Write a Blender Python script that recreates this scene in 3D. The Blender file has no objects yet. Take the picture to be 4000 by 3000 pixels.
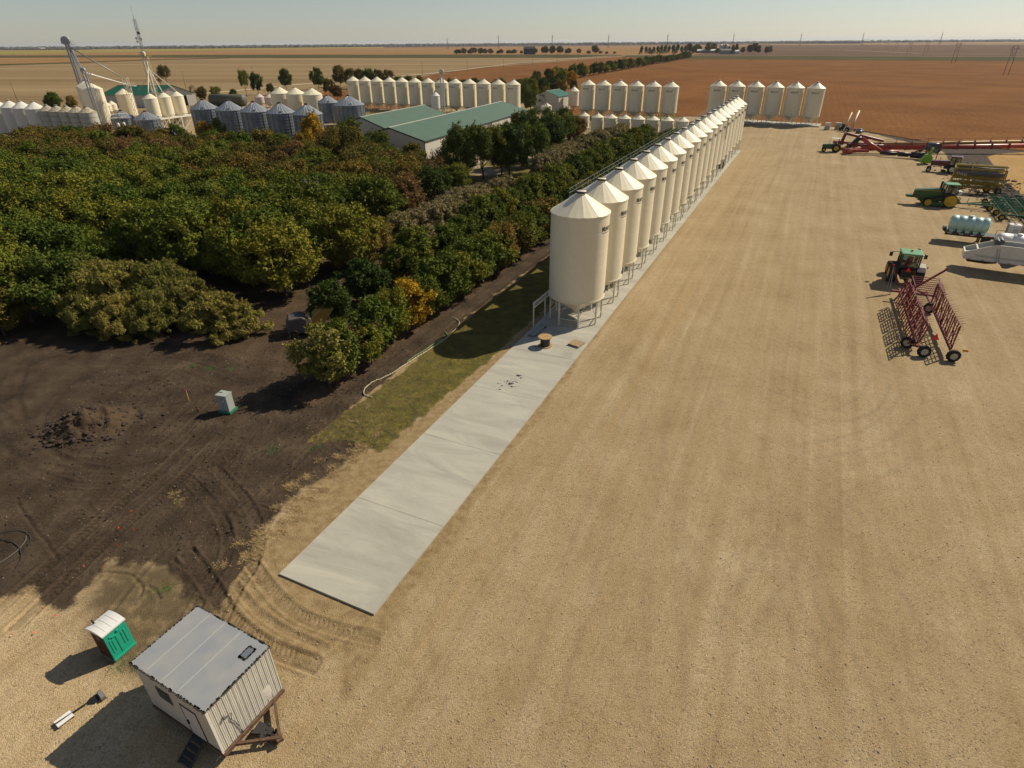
import bpy, bmesh, math, random
import numpy as np
from mathutils import Vector, Matrix
R=math.radians; PI=math.pi
sc=bpy.context.scene; col=sc.collection
# ---------------- camera
cam=bpy.data.cameras.new('camera'); co=bpy.data.objects.new('camera',cam); col.objects.link(co); sc.camera=co
cam.sensor_width=36.0; cam.lens=36.0*2300/4000; cam.clip_end=60000; cam.clip_start=0.5
PITCH=math.atan(1333/2300.0); ROLL=R(0.43)
co.location=(0,0,30)
co.matrix_world=Matrix.Translation((0,0,30))@Matrix.Rotation(PI/2-PITCH,4,'X')@Matrix.Rotation(-ROLL,4,'Z')
sc.render.resolution_x=1024; sc.render.resolution_y=768
# ---------------- light
SUN_AZ=29.0; SUN_EL=40.5        # direction towards the sun, degrees from +X
w=bpy.data.worlds.new('World'); sc.world=w; w.use_nodes=True
nt=w.node_tree; bg=nt.nodes['Background']; sky=nt.nodes.new('ShaderNodeTexSky'); sky.sky_type='NISHITA'
sky.sun_disc=False; sky.sun_elevation=R(SUN_EL); sky.sun_rotation=R(90-SUN_AZ); sky.altitude=300; sky.air_density=1.0; sky.dust_density=0.3; sky.ozone_density=2.2
hs=nt.nodes.new('ShaderNodeHueSaturation'); hs.inputs['Saturation'].default_value=.72; nt.links.new(sky.outputs[0],hs.inputs['Color']); nt.links.new(hs.outputs[0],bg.inputs[0]); bg.inputs[1].default_value=0.068
sl=bpy.data.lights.new('sun','SUN'); sl.energy=4.95; sl.angle=R(0.5); sl.color=(1.0,0.895,0.70)
so=bpy.data.objects.new('sun',sl); col.objects.link(so)
a,e=R(SUN_AZ),R(SUN_EL); sd=Vector((math.cos(a)*math.cos(e),math.sin(a)*math.cos(e),math.sin(e)))
so.rotation_euler=sd.to_track_quat('Z','Y').to_euler(); so.location=(60,40,80)
sc.view_settings.view_transform='Standard'; sc.view_settings.look='None'; sc.view_settings.exposure=0.10; sc.view_settings.gamma=1.0
sc.render.engine='CYCLES'; sc.cycles.max_bounces=6; sc.cycles.transparent_max_bounces=8
# ---------------- frame of the yard: s along the long bin row, t to its left
C0=(8.0,68.2); U=(.4237,.9058); N=(-.9058,.4237); ROWANG=math.atan2(.9058,.4237)
def ST(s,t): return (C0[0]+U[0]*s+N[0]*t, C0[1]+U[1]*s+N[1]*t)
# ---------------- helpers
def lin(c): return tuple(((x/255)/12.92 if x/255<=.04045 else ((x/255+.055)/1.055)**2.4) for x in c)
MATS={}
def mat(name,c,rough=.6,metal=0.,var=0.,scale=3.,bump=0.,bscale=20.,c2=None,spec=None,coords='Object'):
    if name in MATS: return MATS[name]
    m=bpy.data.materials.new(name); m.use_nodes=True; n=m.node_tree.nodes; l=m.node_tree.links; b=n['Principled BSDF']
    b.inputs['Roughness'].default_value=rough; b.inputs['Metallic'].default_value=metal
    if spec is not None: b.inputs['Specular IOR Level'].default_value=spec
    b.inputs['Base Color'].default_value=(*c,1)
    if var or c2 or bump:
        tc=n.new('ShaderNodeTexCoord')
    if var or c2:
        nz=n.new('ShaderNodeTexNoise'); nz.inputs['Scale'].default_value=scale; nz.inputs['Detail'].default_value=6
        l.new(tc.outputs[coords],nz.inputs['Vector'])
        cr=n.new('ShaderNodeValToRGB'); cr.color_ramp.elements[0].position=.35; cr.color_ramp.elements[1].position=.68
        cc=c2 if c2 else tuple(x*(1-var) for x in c)
        cr.color_ramp.elements[0].color=(*cc,1); cr.color_ramp.elements[1].color=(*c,1)
        l.new(nz.outputs[0],cr.inputs[0]); l.new(cr.outputs[0],b.inputs['Base Color'])
    if bump:
        nb=n.new('ShaderNodeTexNoise'); nb.inputs['Scale'].default_value=bscale; nb.inputs['Detail'].default_value=4
        l.new(tc.outputs[coords],nb.inputs['Vector']); bp=n.new('ShaderNodeBump'); bp.inputs['Strength'].default_value=bump; bp.inputs['Distance'].default_value=.05
        l.new(nb.outputs[0],bp.inputs['Height']); l.new(bp.outputs[0],b.inputs['Normal'])
    MATS[name]=m; return m
class MB:
    def __init__(s): s.v=[]; s.f=[]; s.sm=[]
    def add(s,vs,fs,smooth=False):
        o=len(s.v); s.v+=[tuple(p) for p in vs]; s.f+=[tuple(i+o for i in f) for f in fs]; s.sm+=[smooth]*len(fs); return s
    def box(s,c,d,rz=0.,M=None):
        x,y,z=d[0]/2,d[1]/2,d[2]/2; vs=[Vector((i*x,j*y,k*z)) for k in(-1,1) for j in(-1,1) for i in(-1,1)]
        if M is None: M=Matrix.Rotation(rz,3,'Z')
        vs=[M@p+Vector(c) for p in vs]
        return s.add(vs,[(0,2,3,1),(4,5,7,6),(0,1,5,4),(2,6,7,3),(0,4,6,2),(1,3,7,5)])
    def bar(s,p,q,w=.1,h=None):
        p=Vector(p);q=Vector(q);d=q-p;L=d.length
        if L<1e-6: return s
        h=h or w; z=d/L; up=Vector((0,0,1)) if abs(z.z)<.95 else Vector((0,1,0)); x=up.cross(z).normalized(); y=z.cross(x)
        vs=[]
        for t in(p,q):
            for i,j in((-1,-1),(1,-1),(1,1),(-1,1)): vs.append(t+x*(i*w/2)+y*(j*h/2))
        return s.add(vs,[(3,2,1,0),(4,5,6,7),(0,1,5,4),(1,2,6,5),(2,3,7,6),(3,0,4,7)])
    def tube(s,p,q,r,n=8,r2=None,cap=True):
        p=Vector(p);q=Vector(q);d=q-p;L=d.length
        if L<1e-6: return s
        r2=r if r2 is None else r2; z=d/L; up=Vector((0,0,1)) if abs(z.z)<.95 else Vector((0,1,0)); x=up.cross(z).normalized(); y=z.cross(x)
        o=len(s.v); A=[2*PI*i/n for i in range(n)]
        vs=[p+x*(math.cos(a)*r)+y*(math.sin(a)*r) for a in A]+[q+x*(math.cos(a)*r2)+y*(math.sin(a)*r2) for a in A]
        s.add(vs,[(i,(i+1)%n,n+(i+1)%n,n+i) for i in range(n)],True)
        if cap: s.f+=[tuple(o+i for i in range(n-1,-1,-1)),tuple(o+n+i for i in range(n))]; s.sm+=[False,False]
        return s
    def path(s,pts,r,n=6):
        for a,b in zip(pts,pts[1:]): s.tube(a,b,r,n)
        return s
    def lathe(s,prof,n=24,c=(0,0,0),M=None,smooth=True):
        vs=[]; 
        for r,z in prof:
            for i in range(n):
                a=2*PI*i/n; p=Vector((r*math.cos(a),r*math.sin(a),z)); 
                if M is not None: p=M@p
                vs.append(p+Vector(c))
        fs=[(k*n+i,k*n+(i+1)%n,(k+1)*n+(i+1)%n,(k+1)*n+i) for k in range(len(prof)-1) for i in range(n)]
        return s.add(vs,fs,smooth)
    def prism(s,poly,z0,z1,M=None):
        n=len(poly); vs=[Vector((x,y,z0)) for x,y in poly]+[Vector((x,y,z1)) for x,y in poly]
        if M is not None: vs=[M@p for p in vs]
        return s.add(vs,[tuple(range(n-1,-1,-1)),tuple(range(n,2*n))]+[(i,(i+1)%n,n+(i+1)%n,n+i) for i in range(n)])
    def build(s,name,m=None,parent=None,bevel=0.):
        me=bpy.data.meshes.new(name); me.from_pydata(s.v,[],s.f); 
        if m is not None: me.materials.append(m)
        me.polygons.foreach_set('use_smooth',s.sm)
        me.validate(); me.update()
        bm=bmesh.new(); bm.from_mesh(me); bmesh.ops.recalc_face_normals(bm,faces=bm.faces); bm.to_mesh(me); bm.free()
        o=bpy.data.objects.new(name,me); col.objects.link(o)
        if parent is not None: o.parent=parent
        if bevel:
            b=o.modifiers.new('bevel','BEVEL'); b.width=bevel; b.segments=2; b.limit_method='ANGLE'
        return o
def tag(o,label=None,cat=None,group=None,kind=None):
    if label: o['label']=label
    if cat: o['category']=cat
    if group: o['group']=group
    if kind: o['kind']=kind
    return o
def thing(name,label,cat,loc,rz=0.,group=None,scale=1.):
    o=bpy.data.objects.new(name,None); col.objects.link(o); o.location=(loc[0],loc[1],loc[2] if len(loc)>2 else 0); o.rotation_euler=(0,0,rz); o.scale=(scale,)*3
    o.empty_display_size=.5
    return tag(o,label,cat,group)
def copy_thing(o,loc,rz=None,label=None,group=None,scale=None,mats=None):
    r=o.copy(); col.objects.link(r); r.location=(loc[0],loc[1],loc[2] if len(loc)>2 else 0)
    if rz is not None: r.rotation_euler=(0,0,rz)
    if scale is not None: r.scale=scale if hasattr(scale,'__len__') else (scale,)*3
    if label: r['label']=label
    if group: r['group']=group
    for ch in list(o.children):
        c=ch.copy(); col.objects.link(c); c.parent=r
        if mats and ch.name.split('.')[0] in mats:
            c.material_slots[0].link='OBJECT'; c.material_slots[0].material=mats[ch.name.split('.')[0]]
        for g in list(ch.children):
            d=g.copy(); col.objects.link(d); d.parent=c
    return r
def ordinal(i): return ['first','second','third','fourth','fifth','sixth','seventh','eighth','ninth','tenth','eleventh','twelfth','thirteenth','fourteenth','fifteenth','sixteenth','seventeenth','eighteenth','nineteenth','twentieth'][i]
# numpy noise
def vnoise(x,y,seed=0):
    xi=np.floor(x).astype(np.int64); yi=np.floor(y).astype(np.int64); xf=x-xi; yf=y-yi
    def h(a,b):
        v=(a*374761393+b*668265263+seed*974711)&0xffffffff; v=((v^(v>>13))*1274126177)&0xffffffff; return ((v^(v>>16))&0xffff)/65535.
    u=xf*xf*(3-2*xf); v=yf*yf*(3-2*yf)
    return (h(xi,yi)*(1-u)+h(xi+1,yi)*u)*(1-v)+(h(xi,yi+1)*(1-u)+h(xi+1,yi+1)*u)*v
def fbm(x,y,seed=0,o=4):
    t=0;a=.5
    for k in range(o): t=t+a*vnoise(x*2**k,y*2**k,seed+k*7); a*=.5
    return t
def sdf(poly,X,Y):
    P=np.array(poly,float); n=len(P); d=np.full(X.shape,1e9); ins=np.zeros(X.shape,bool)
    for i in range(n):
        a=P[i]; b=P[(i+1)%n]; e=b-a; wx=X-a[0]; wy=Y-a[1]
        t=np.clip((wx*e[0]+wy*e[1])/(e@e+1e-9),0,1); d=np.minimum(d,(wx-e[0]*t)**2+(wy-e[1]*t)**2)
        c=((a[1]<=Y)&(b[1]>Y))|((b[1]<=Y)&(a[1]>Y)); xx=a[0]+(Y-a[1])/(e[1] if abs(e[1])>1e-9 else 1e-9)*e[0]; ins^=(c&(X<xx))
    d=np.sqrt(d); return np.where(ins,-d,d)
def plinedist(P,X,Y):
    P=np.array(P,float); D=np.full(X.shape,1e9); L=np.zeros(X.shape); side=np.zeros(X.shape); acc=0
    for a,b in zip(P,P[1:]):
        e=b-a; l=math.hypot(*e); wx=X-a[0]; wy=Y-a[1]; t=np.clip((wx*e[0]+wy*e[1])/(l*l),0,1); d=np.hypot(wx-e[0]*t,wy-e[1]*t)
        m=d<D; D=np.where(m,d,D); L=np.where(m,acc+t*l,L); side=np.where(m,(e[0]*wy-e[1]*wx)/l,side); acc+=l
    return D,L,side
def smooth_line(P,k=3):
    P=[np.array(p,float) for p in P]
    for _ in range(k):
        Q=[P[0]]
        for a,b in zip(P,P[1:]): Q+=[a*.75+b*.25,a*.25+b*.75]
        Q.append(P[-1]); P=Q
    return [tuple(p) for p in P]

# ---------------- ground: one fine sheet for the yard, zones carried as signed distances
def axis(segs):
    out=[segs[0][0]]
    for a,b,st in segs:
        n=max(1,int(round((b-a)/st))); out+=list(a+(b-a)*(np.arange(n)+1)/n)
    return np.array(out)
gx=axis([(-330,-120,3.),(-120,-62,1.),(-62,-38,.22),(-38,-30,.12),(-30,-4,.09),(-4,30,.22),(30,80,.5),(80,150,1.),(150,300,4.)])
gy=axis([(6,14,1.),(14,38,.09),(38,64,.16),(64,110,.4),(110,260,1.2),(260,420,4.)])
X,Y=np.meshgrid(gx,gy)
soil=[(-400,-100),(-70,12),(-38.91,23.87),(-34.49,26.15),(-32.57,25.77),(-31.79,25.62),(-31.20,26.18),(-29.12,25.06),(-27.77,24.03),(-27.37,24.53),(-27.43,25.48),(-26.87,26.28),(-27.06,28.00),(-23.92,27.85),(-21.94,27.29),(-20.68,25.42),(-19.28,25.11),(-18.07,24.15),(-18.04,25.20),(-18.30,26.62),(-17.77,27.79),(-17.64,29.75),(-17.07,32.81),(-16.12,35.99),(-14.32,39.23),(-12.64,41.37),ST(-32,5.4),ST(-30,12.5),ST(-10,12.3),ST(160,12.3),ST(160,16),ST(78,24),ST(62,60),ST(58,100),ST(40,160),ST(20,420),(-420,150)]
grass=[ST(-33.5,5.6),ST(-33,9),ST(-35,12.4),ST(-20,12.0),ST(0,12.2),ST(160,12.2),ST(160,4.6),ST(0,4.6),ST(-14,4.7),ST(-24,5.3)]
farm=[ST(160,16),ST(78,24),ST(62,60),ST(58,100),ST(80,150),(-90,330),(90,330),ST(230,30),ST(170,14)]
sand=[(-23.52,30.54),(-17.72,28.58),(-17.64,29.75),(-17.07,32.81),(-16.12,35.99),(-14.32,39.23),(-12.64,41.37),(-10.01,42.87),ST(-26,5.3),ST(-14,4.9),ST(6,4.4),ST(20,4.2),ST(20,-3),ST(-52,-5.5),(-9.84,21.21),(-11.65,19.98),(-12.98,20.61),(-15.23,19.12),(-19.19,23.51)]
mud=[(-24.88,21.34),(-26.95,25.48),(-28.75,28.24),(-26.33,29.13),(-22.48,28.40),(-18.13,26.20),(-17.88,24.05),(-14.94,21.26),(-18.42,20.03),(-20.97,20.05),(-24.06,21.66)]
mud2=[(-50.03,37.98),(-40.49,36.89),(-38.80,36.25),(-35.33,33.28),(-30.93,28.94),(-31.02,28.03),(-31.79,26.96),(-32.39,25.53),(-36.93,25.17)]
ditch=[(105.56,298.68),(113.25,281.37),(125.97,264.60),(134.23,236.17),(134.90,205.78),(134.26,194.21),(123.19,172.30),(118.17,160.48),(116.43,151.20),(112.71,142.35),(103.60,122.76),(100.13,109.09),(105.90,90.73),(199.73,186.30),(170.55,208.52),(151.05,224.92),(139.60,266.42),(132.20,286.17),(114.20,324.47)]
stub=[(140.79,183.45),(147.81,188.69),(166.48,192.69),(183.49,169.76),(123.29,108.45),(112.15,130.54),(120.40,147.95),(131.91,168.02)]
D=[sdf(p,X,Y) for p in (soil,grass,farm,sand,mud,mud2,ditch,stub)]
Dsoil,Dgrass,Dfarm,Dsand,Dmud,Dmud2,Dditch,Dstub=D; Dmud=np.minimum(Dmud,Dmud2)
wob=(fbm(X*.35,Y*.35,3)-.47)*3.2; wob2=(fbm(X*1.6,Y*1.6,9)-.47)*1.1
Dsoil=Dsoil+wob*.8+wob2; Dgrass=Dgrass+wob2*.8+wob*.15; Dsand=Dsand+wob*.5+wob2*.6; Dmud=Dmud+wob*.7+wob2; Dditch=Dditch+wob*.8+wob2; Dfarm=Dfarm+wob
S=(X-C0[0])*U[0]+(Y-C0[1])*U[1]; T=(X-C0[0])*N[0]+(Y-C0[1])*N[1]
# relief
near=np.clip((95-Y)/40,0,1)
ms=np.clip(.5-Dsoil/.8,0,1); mg=np.clip(.5-Dgrass/.5,0,1); msa=np.clip(.5-Dsand/.8,0,1); mm=np.clip(.5-Dmud/.8,0,1)
Z=(fbm(X*.5,Y*.5,1)-.47)*.05
lump=np.abs(fbm(X*2.2,Y*2.2,5,5)-.47)
Z+=ms*near*(lump*.32-.03)*(.45+.9*vnoise(X*.25,Y*.25,8))
Z+=mg*near*(fbm(X*3.2,Y*3.2,12)-.4)*.12
Z+=(1-ms)*(1-mg)*(1-msa)*near*(fbm(X*3,Y*3,21)-.47)*.035
Z+=mm*near*(fbm(X*.8,Y*.8,31)-.47)*.10
# tyre tracks: polylines with two wheel ruts and chevron lugs
rutmask=np.zeros_like(X)
def track(P,depth=.07,w=.38,lug=.05,gap=0.,berm=.05,mask=.7,pitch=.34):
    global Z,rutmask
    depth*=1.35; lug*=1.7; berm*=1.4; lug*=.5; berm*=.65; depth*=.8; P=smooth_line(P); d,L,side=plinedist(P,X,Y)
    for off in ((-gap,gap) if gap else (0,)):
        q=np.abs(side-off); q=np.where(d<gap+w*3,q,9.)
        ins=np.clip((w-q)/.10,0,1); rim=np.clip(1-np.abs(q-w-.10)/.14,0,1)
        lugs=(((L/pitch+np.abs(side-off)*1.6)%1.)<.5)*1.
        n=.5+vnoise(X*.9,Y*.9,44)
        Z+=-depth*ins*n+lug*ins*lugs*n+berm*rim*n
        rutmask=np.maximum(rutmask,ins*mask*n*(.55+.45*lugs)); rutmask=np.maximum(rutmask,rim*mask*.4)
track([(-21.34,28.16),(-18.61,25.40),(-17.10,23.68),(-14.60,21.91),(-12.41,21.07)],.10,.55,.06,0,.08,.9)
track([(-16.71,27.24),(-15.36,25.77),(-13.34,24.01),(-11.07,23.08),(-9.12,22.54)],.06,.45,.06,0,.05,.75)
track([(-17.56,25.99),(-15.98,24.41),(-13.76,22.93),(-11.34,21.88)],.05,.25,.02,0,.05,.6)
track([(-24.07,36.70),(-21.44,34.26),(-19.01,31.00),(-18.24,28.13),(-18.63,26.21),(-18.60,25.01)],.07,.4,.05,1.0,.05,.6)
track([(-30.44,25.51),(-29.98,28.02),(-29.48,30.85),(-28.78,33.49),(-27.75,36.75),(-27.19,40.82)],.08,.5,.06,1.1,.06,.6)
track([(-23.99,29.34),(-24.42,27.53),(-24.60,25.45),(-24.65,23.38)],.04,.2,.02,0,.03,.5)
track([(-53.44,55.86),(-50.08,49.50),(-43.76,42.53),(-38.15,39.53),(-33.64,39.12),(-30.91,41.23),(-30.22,47.36)],.05,.35,.04,1.0,.04,.5)
track([(-49.71,46.73),(-41.77,41.00),(-34.93,37.15),(-30.57,37.42),(-26.69,39.73)],.05,.35,.04,1.0,.04,.5)
track([(-45.57,55.17),(-42.55,58.06),(-36.24,56.76),(-30.30,53.28)],.04,.3,.03,1.0,.03,.4)
track([(-45.33,53.51),(-44.48,47.56),(-42.26,43.29),(-38.39,39.88),(-35.13,39.49)],.05,.35,.04,.0,.04,.5)
track([ST(-36,13.9),ST(-20,13.9),ST(0,14.1),ST(60,14.2),ST(150,14.2)],.05,.35,.01,1.0,.03,.6)
track([(-19.94,33.39),(-18.94,36.02),(-17.63,39.62),(-16.96,41.80)],.05,.28,.0,0,.03,.5)
# faint tyre marks and compacted wheel lanes on the gravel
markmask=np.zeros_like(X)
def mark(P,w=.32,k=.5,gap=1.0):
    global markmask
    d,L,side=plinedist(smooth_line(P),X,Y)
    for off in (-gap,gap): markmask=np.maximum(markmask,np.clip(1.2-np.abs(side-off)/w,0,1)*(d<gap+w*2.5)*k*(.4+.9*vnoise(X*.3,Y*.3,55)))
for tt,k in ((-9,.22),(-12.5,.34),(-16,.36),(-18.3,.3),(-23,.32),(-25,.36),(-31,.3),(-35,.32),(-42,.28)): mark([ST(-70,tt*1.5-9*math.sin(tt)),ST(-38,tt*1.1+3*math.sin(tt*2)),ST(-8,tt+1.6*math.sin(tt*3)),ST(22,tt*1.05+2.2*math.cos(tt*2)),ST(60,tt*.85+1.5*math.sin(tt)),ST(110,tt*.75-4),ST(150,tt*.8-6)],.30,k)
mark([(25.98,48.41),(29.21,44.79),(34.09,47.37),(37.72,52.24),(39.14,57.96),(37.99,63.30)],.26,.85); mark([(25.50,40.16),(31.01,41.57),(37.42,46.42),(41.47,53.26)],.26,.6); mark([(18.14,51.49),(24.96,52.44),(25.98,48.41),(27.40,44.40)],.22,.5)
mark([(58.06,136.11),(77.68,140.78),(101.55,154.99),(112.51,168.82)],.3,.6); mark([(79.71,174.14),(80.29,152.55),(70.49,130.69),(57.95,122.01)],.3,.5); mark([(59.01,78.10),(62.72,75.11),(66.88,71.41)],.25,.7); mark([(51.67,68.36),(56.46,65.92),(60.36,60.84)],.25,.6); mark([(11.53,26.75),(17.64,32.17),(26.11,36.12),(38.10,42.25)],.3,.35)
mark([(13.83,23.77),(19.57,30.10),(24.12,34.04)],.4,.5); mark([(79.24,191.85),(99.88,212.10),(116.71,211.25),(123.15,199.87)],.35,.6); mark([(61.37,153.26),(76.17,174.29),(94.66,191.14)],.35,.5)
# shrinkage cracks in the dried mud
for P in ([(-18.94,33.80),(-18.02,33.37),(-16.76,33.03)],[(-17.43,36.31),(-16.28,35.84),(-15.03,35.67)],[(-27.48,27.56),(-26.23,27.44),(-24.92,27.21),(-23.74,26.25),(-23.54,25.44)],[(-23.41,26.25),(-22.80,26.04),(-22.15,25.24)],[(-37.69,34.44),(-34.96,31.94),(-32.62,30.14),(-30.78,28.71)],[(-22.82,28.40),(-21.54,27.50)]):
    d,L,_=plinedist(P,X+wob2*.35,Y+wob*.1); Z-=.10*np.clip(1-d/.09,0,1); Z+=.03*np.clip(1-np.abs(d-.2)/.2,0,1)
# spill pile of dug soil
pc=(-38.55,44.87); r=np.hypot((X-pc[0])/1.08,(Y-pc[1])*1.0)
pile=np.clip(1-r/3.5,0,1); Z+=pile**1.1*1.75*(.35+1.3*fbm(X*1.2,Y*1.2,71))+pile*(np.abs(fbm(X*3,Y*3,73)-.47))*1.1
nx,ny=len(gx),len(gy); co_=np.empty((nx*ny,3)); co_[:,0]=X.ravel(); co_[:,1]=Y.ravel(); co_[:,2]=Z.ravel()
# keep the relief clear of the slabs
def keep_flat(poly,z=-.02):
    d=sdf(poly,X,Y).ravel(); k=np.clip(d/.5,0,1); co_[:,2]=np.where(d<.5,co_[:,2]*k+z*(1-k),co_[:,2])
keep_flat([ST(-46.9,3.55),ST(145,3.95),ST(145,-3.9),ST(-47,-3.75)])
idx=np.arange(nx*ny).reshape(ny,nx); q=np.stack([idx[:-1,:-1],idx[:-1,1:],idx[1:,1:],idx[1:,:-1]],-1).reshape(-1,4)
me=bpy.data.meshes.new('ground'); me.vertices.add(nx*ny); me.vertices.foreach_set('co',co_.astype(np.float32).ravel())
me.loops.add(q.size); me.loops.foreach_set('vertex_index',q.astype(np.int32).ravel()); me.polygons.add(len(q)); me.polygons.foreach_set('loop_start',np.arange(0,q.size,4,dtype=np.int32)); me.polygons.foreach_set('use_smooth',np.ones(len(q),bool))
me.update()
def attr(n,v):
    a=me.attributes.new(n,'FLOAT','POINT'); a.data.foreach_set('value',v.astype(np.float32).ravel())
for n_,v in (('d_soil',Dsoil),('d_grass',Dgrass),('d_farm',Dfarm),('d_sand',Dsand),('d_mud',Dmud),('d_ditch',Dditch),('d_stub',Dstub),('rut',rutmask)): attr(n_,np.clip(v,-8,8))
def tree_litter():
    return np.clip(1-np.abs(T-17)/1.8,0,1)*(S>-30)*(S<150)+np.clip((T-19)/3,0,1)*.28*(S>-26)+np.clip(1-np.abs(T-12.2)/.9,0,1)*.6*(S>-34)
attr('pale',np.clip(.5-(sdf([(-70,0),(-41.49,26.63),(-31.41,25.52),(-26.42,23.76),(-22.42,20.37),(-17.58,18.30),(-10.81,14.11),(-6,0)],X,Y)+wob)/3.5,0,1)); attr('pile',np.clip(1-r/3.8,0,1)); attr('mark',markmask); attr('litter',tree_litter()); attr('across',T); attr('along',S)
ground=bpy.data.objects.new('ground',me); col.objects.link(ground); tag(ground,kind='structure')
def zheight(x,y):
    i=int(np.searchsorted(gx,x)); j=int(np.searchsorted(gy,y)); return float(co_[:,2].reshape(ny,nx)[min(j,ny-1),min(i,nx-1)])
def gmat():
    m=bpy.data.materials.new('ground'); m.use_nodes=True; n=m.node_tree.nodes; l=m.node_tree.links; b=n['Principled BSDF']; b.inputs['Roughness'].default_value=.95; b.inputs['Specular IOR Level'].default_value=.15
    tc=n.new('ShaderNodeTexCoord')
    def noise(s,d=5,rough=.55,vec=None,dist=0):
        t=n.new('ShaderNodeTexNoise'); t.inputs['Scale'].default_value=s; t.inputs['Detail'].default_value=d; t.inputs['Roughness'].default_value=rough; t.inputs['Distortion'].default_value=dist
        l.new(vec if vec else tc.outputs['Object'],t.inputs['Vector']); return t.outputs[0]
    def ma(op,a,b_,c=None,cl=False):
        t=n.new('ShaderNodeMath'); t.operation=op; t.use_clamp=cl
        for i,v in enumerate((a,b_,c)):
            if v is None: continue
            if isinstance(v,(int,float)): t.inputs[i].default_value=v
            else: l.new(v,t.inputs[i])
        return t.outputs[0]
    def ramp(f,stops):
        t=n.new('ShaderNodeValToRGB'); cr=t.color_ramp
        while len(cr.elements)<len(stops): cr.elements.new(.5)
        for e_,(p,c) in zip(cr.elements,stops): e_.position=p; e_.color=(*c,1) if len(c)==3 else c
        l.new(f,t.inputs[0]); return t.outputs[0]
    def mix(f,a,b_,bl='MIX'):
        t=n.new('ShaderNodeMix'); t.data_type='RGBA'; t.blend_type=bl
        if isinstance(f,(int,float)): t.inputs[0].default_value=f
        else: l.new(f,t.inputs[0])
        for i,v in ((6,a),(7,b_)):
            if isinstance(v,tuple): t.inputs[i].default_value=(*v,1)
            else: l.new(v,t.inputs[i])
        return t.outputs[2]
    def at(nm): t=n.new('ShaderNodeAttribute'); t.attribute_name=nm; return t.outputs['Fac']
    fine=noise(9,8,.7); mid=noise(1.6,6,.6); big=noise(.11,5,.6); grain=noise(38,3,.8)
    def mask(nm,soft=.25,amp=.9):   # inside = negative distance
        v=ma('MULTIPLY_ADD',fine,amp,at(nm)); v=ma('SUBTRACT',v,amp*.5); v=ma('MULTIPLY',v,-1/soft); return ma('ADD',v,.5,cl=True)
    # gravel: pale limestone chips over tan fines, stretched streaks along the traffic
    mp=n.new('ShaderNodeMapping'); mp.inputs['Rotation'].default_value=(0,0,-ROWANG); mp.inputs['Scale'].default_value=(.022,1.25,1); l.new(tc.outputs['Object'],mp.inputs[0])
    # rotate first so streaks follow the row
    vr=n.new('ShaderNodeVectorRotate'); vr.rotation_type='Z_AXIS'; vr.inputs['Angle'].default_value=-ROWANG; l.new(tc.outputs['Object'],vr.inputs[0])
    mp.inputs['Rotation'].default_value=(0,0,0); l.new(vr.outputs[0],mp.inputs[0])
    streak=noise(.55,6,.65,mp.outputs[0],.6)
    wv=n.new('ShaderNodeTexWave'); wv.inputs['Scale'].default_value=.05; wv.inputs['Distortion'].default_value=9; wv.inputs['Detail'].default_value=4; wv.inputs['Detail Scale'].default_value=.6; l.new(tc.outputs['Object'],wv.inputs[0])
    arc=ramp(wv.outputs['Fac'],[(0,(0,0,0)),(.08,(1,1,1)),(.16,(0,0,0))])
    gcol=ramp(ma('ADD',ma('MULTIPLY',ma('ADD',big,ma('MULTIPLY',noise(.45,5,.7),.6)),.34),ma('MULTIPLY',streak,.48)),[(.36,(.262,.188,.100)),(.46,(.335,.246,.136)),(.54,(.372,.280,.164)),(.66,(.445,.352,.224))])
    vo=n.new('ShaderNodeTexVoronoi'); vo.inputs['Scale'].default_value=15.; vo.inputs['Randomness'].default_value=1; l.new(tc.outputs['Object'],vo.inputs[0])
    vsep=n.new('ShaderNodeSeparateColor'); l.new(vo.outputs['Color'],vsep.inputs[0])
    chip=ramp(vsep.outputs[0],[(0,(.52,.46,.38)),(.3,(.82,.78,.70)),(.65,(1,1,1)),(.9,(1.08,1.07,1.05)),(1,(1.35,1.34,1.32))])
    chips=ramp(ma('MULTIPLY',mid,ma('ADD',streak,.5)),[(.30,(0.12,)*3),(.62,(.8,)*3)])
    gcol=mix(chips,gcol,mix(1.0,gcol,chip,'MULTIPLY'))
    gcol=mix(ma('MULTIPLY',arc,.10),gcol,(.16,.115,.07))
    gcol=mix(1.0,gcol,ramp(grain,[(.3,(.72,.70,.66)),(.5,(1,1,1)),(.72,(1.22,1.22,1.2))]),'MULTIPLY')
    orange=ramp(noise(.22,4,.6,mp.outputs[0]),[(.55,(0,0,0)),(.75,(1,1,1))])
    nearslab=ramp(ma('DIVIDE',ma('ABSOLUTE',ma('ADD',at('across'),9.),0),8.),[(0,(1,1,1)),(1,(0,0,0))])
    gcol=mix(ma('MULTIPLY',ma('MULTIPLY',orange,nearslab),.55),gcol,(.40,.235,.075))
    scol=ramp(mid,[(.35,(.225,.155,.076)),(.55,(.305,.218,.112)),(.7,(.35,.26,.145))]); scol=mix(1.0,scol,ramp(grain,[(.3,(.85,)*3),(.7,(1.12,)*3)]),'MULTIPLY')
    mcol=ramp(ma('ADD',ma('MULTIPLY',mid,.5),ma('MULTIPLY',noise(.5,4),.5)),[(.38,(.085,.062,.036)),(.52,(.125,.092,.05)),(.62,(.22,.16,.088))])
    dcol=ramp(ma('ADD',ma('MULTIPLY',fine,.45),ma('MULTIPLY',noise(.35,4),.55)),[(.34,(.022,.015,.0098)),(.48,(.055,.038,.0245)),(.60,(.084,.059,.038)),(.74,(.16,.117,.074))])
    vo2=n.new('ShaderNodeTexVoronoi'); vo2.inputs['Scale'].default_value=3.2; l.new(tc.outputs['Object'],vo2.inputs[0])
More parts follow.
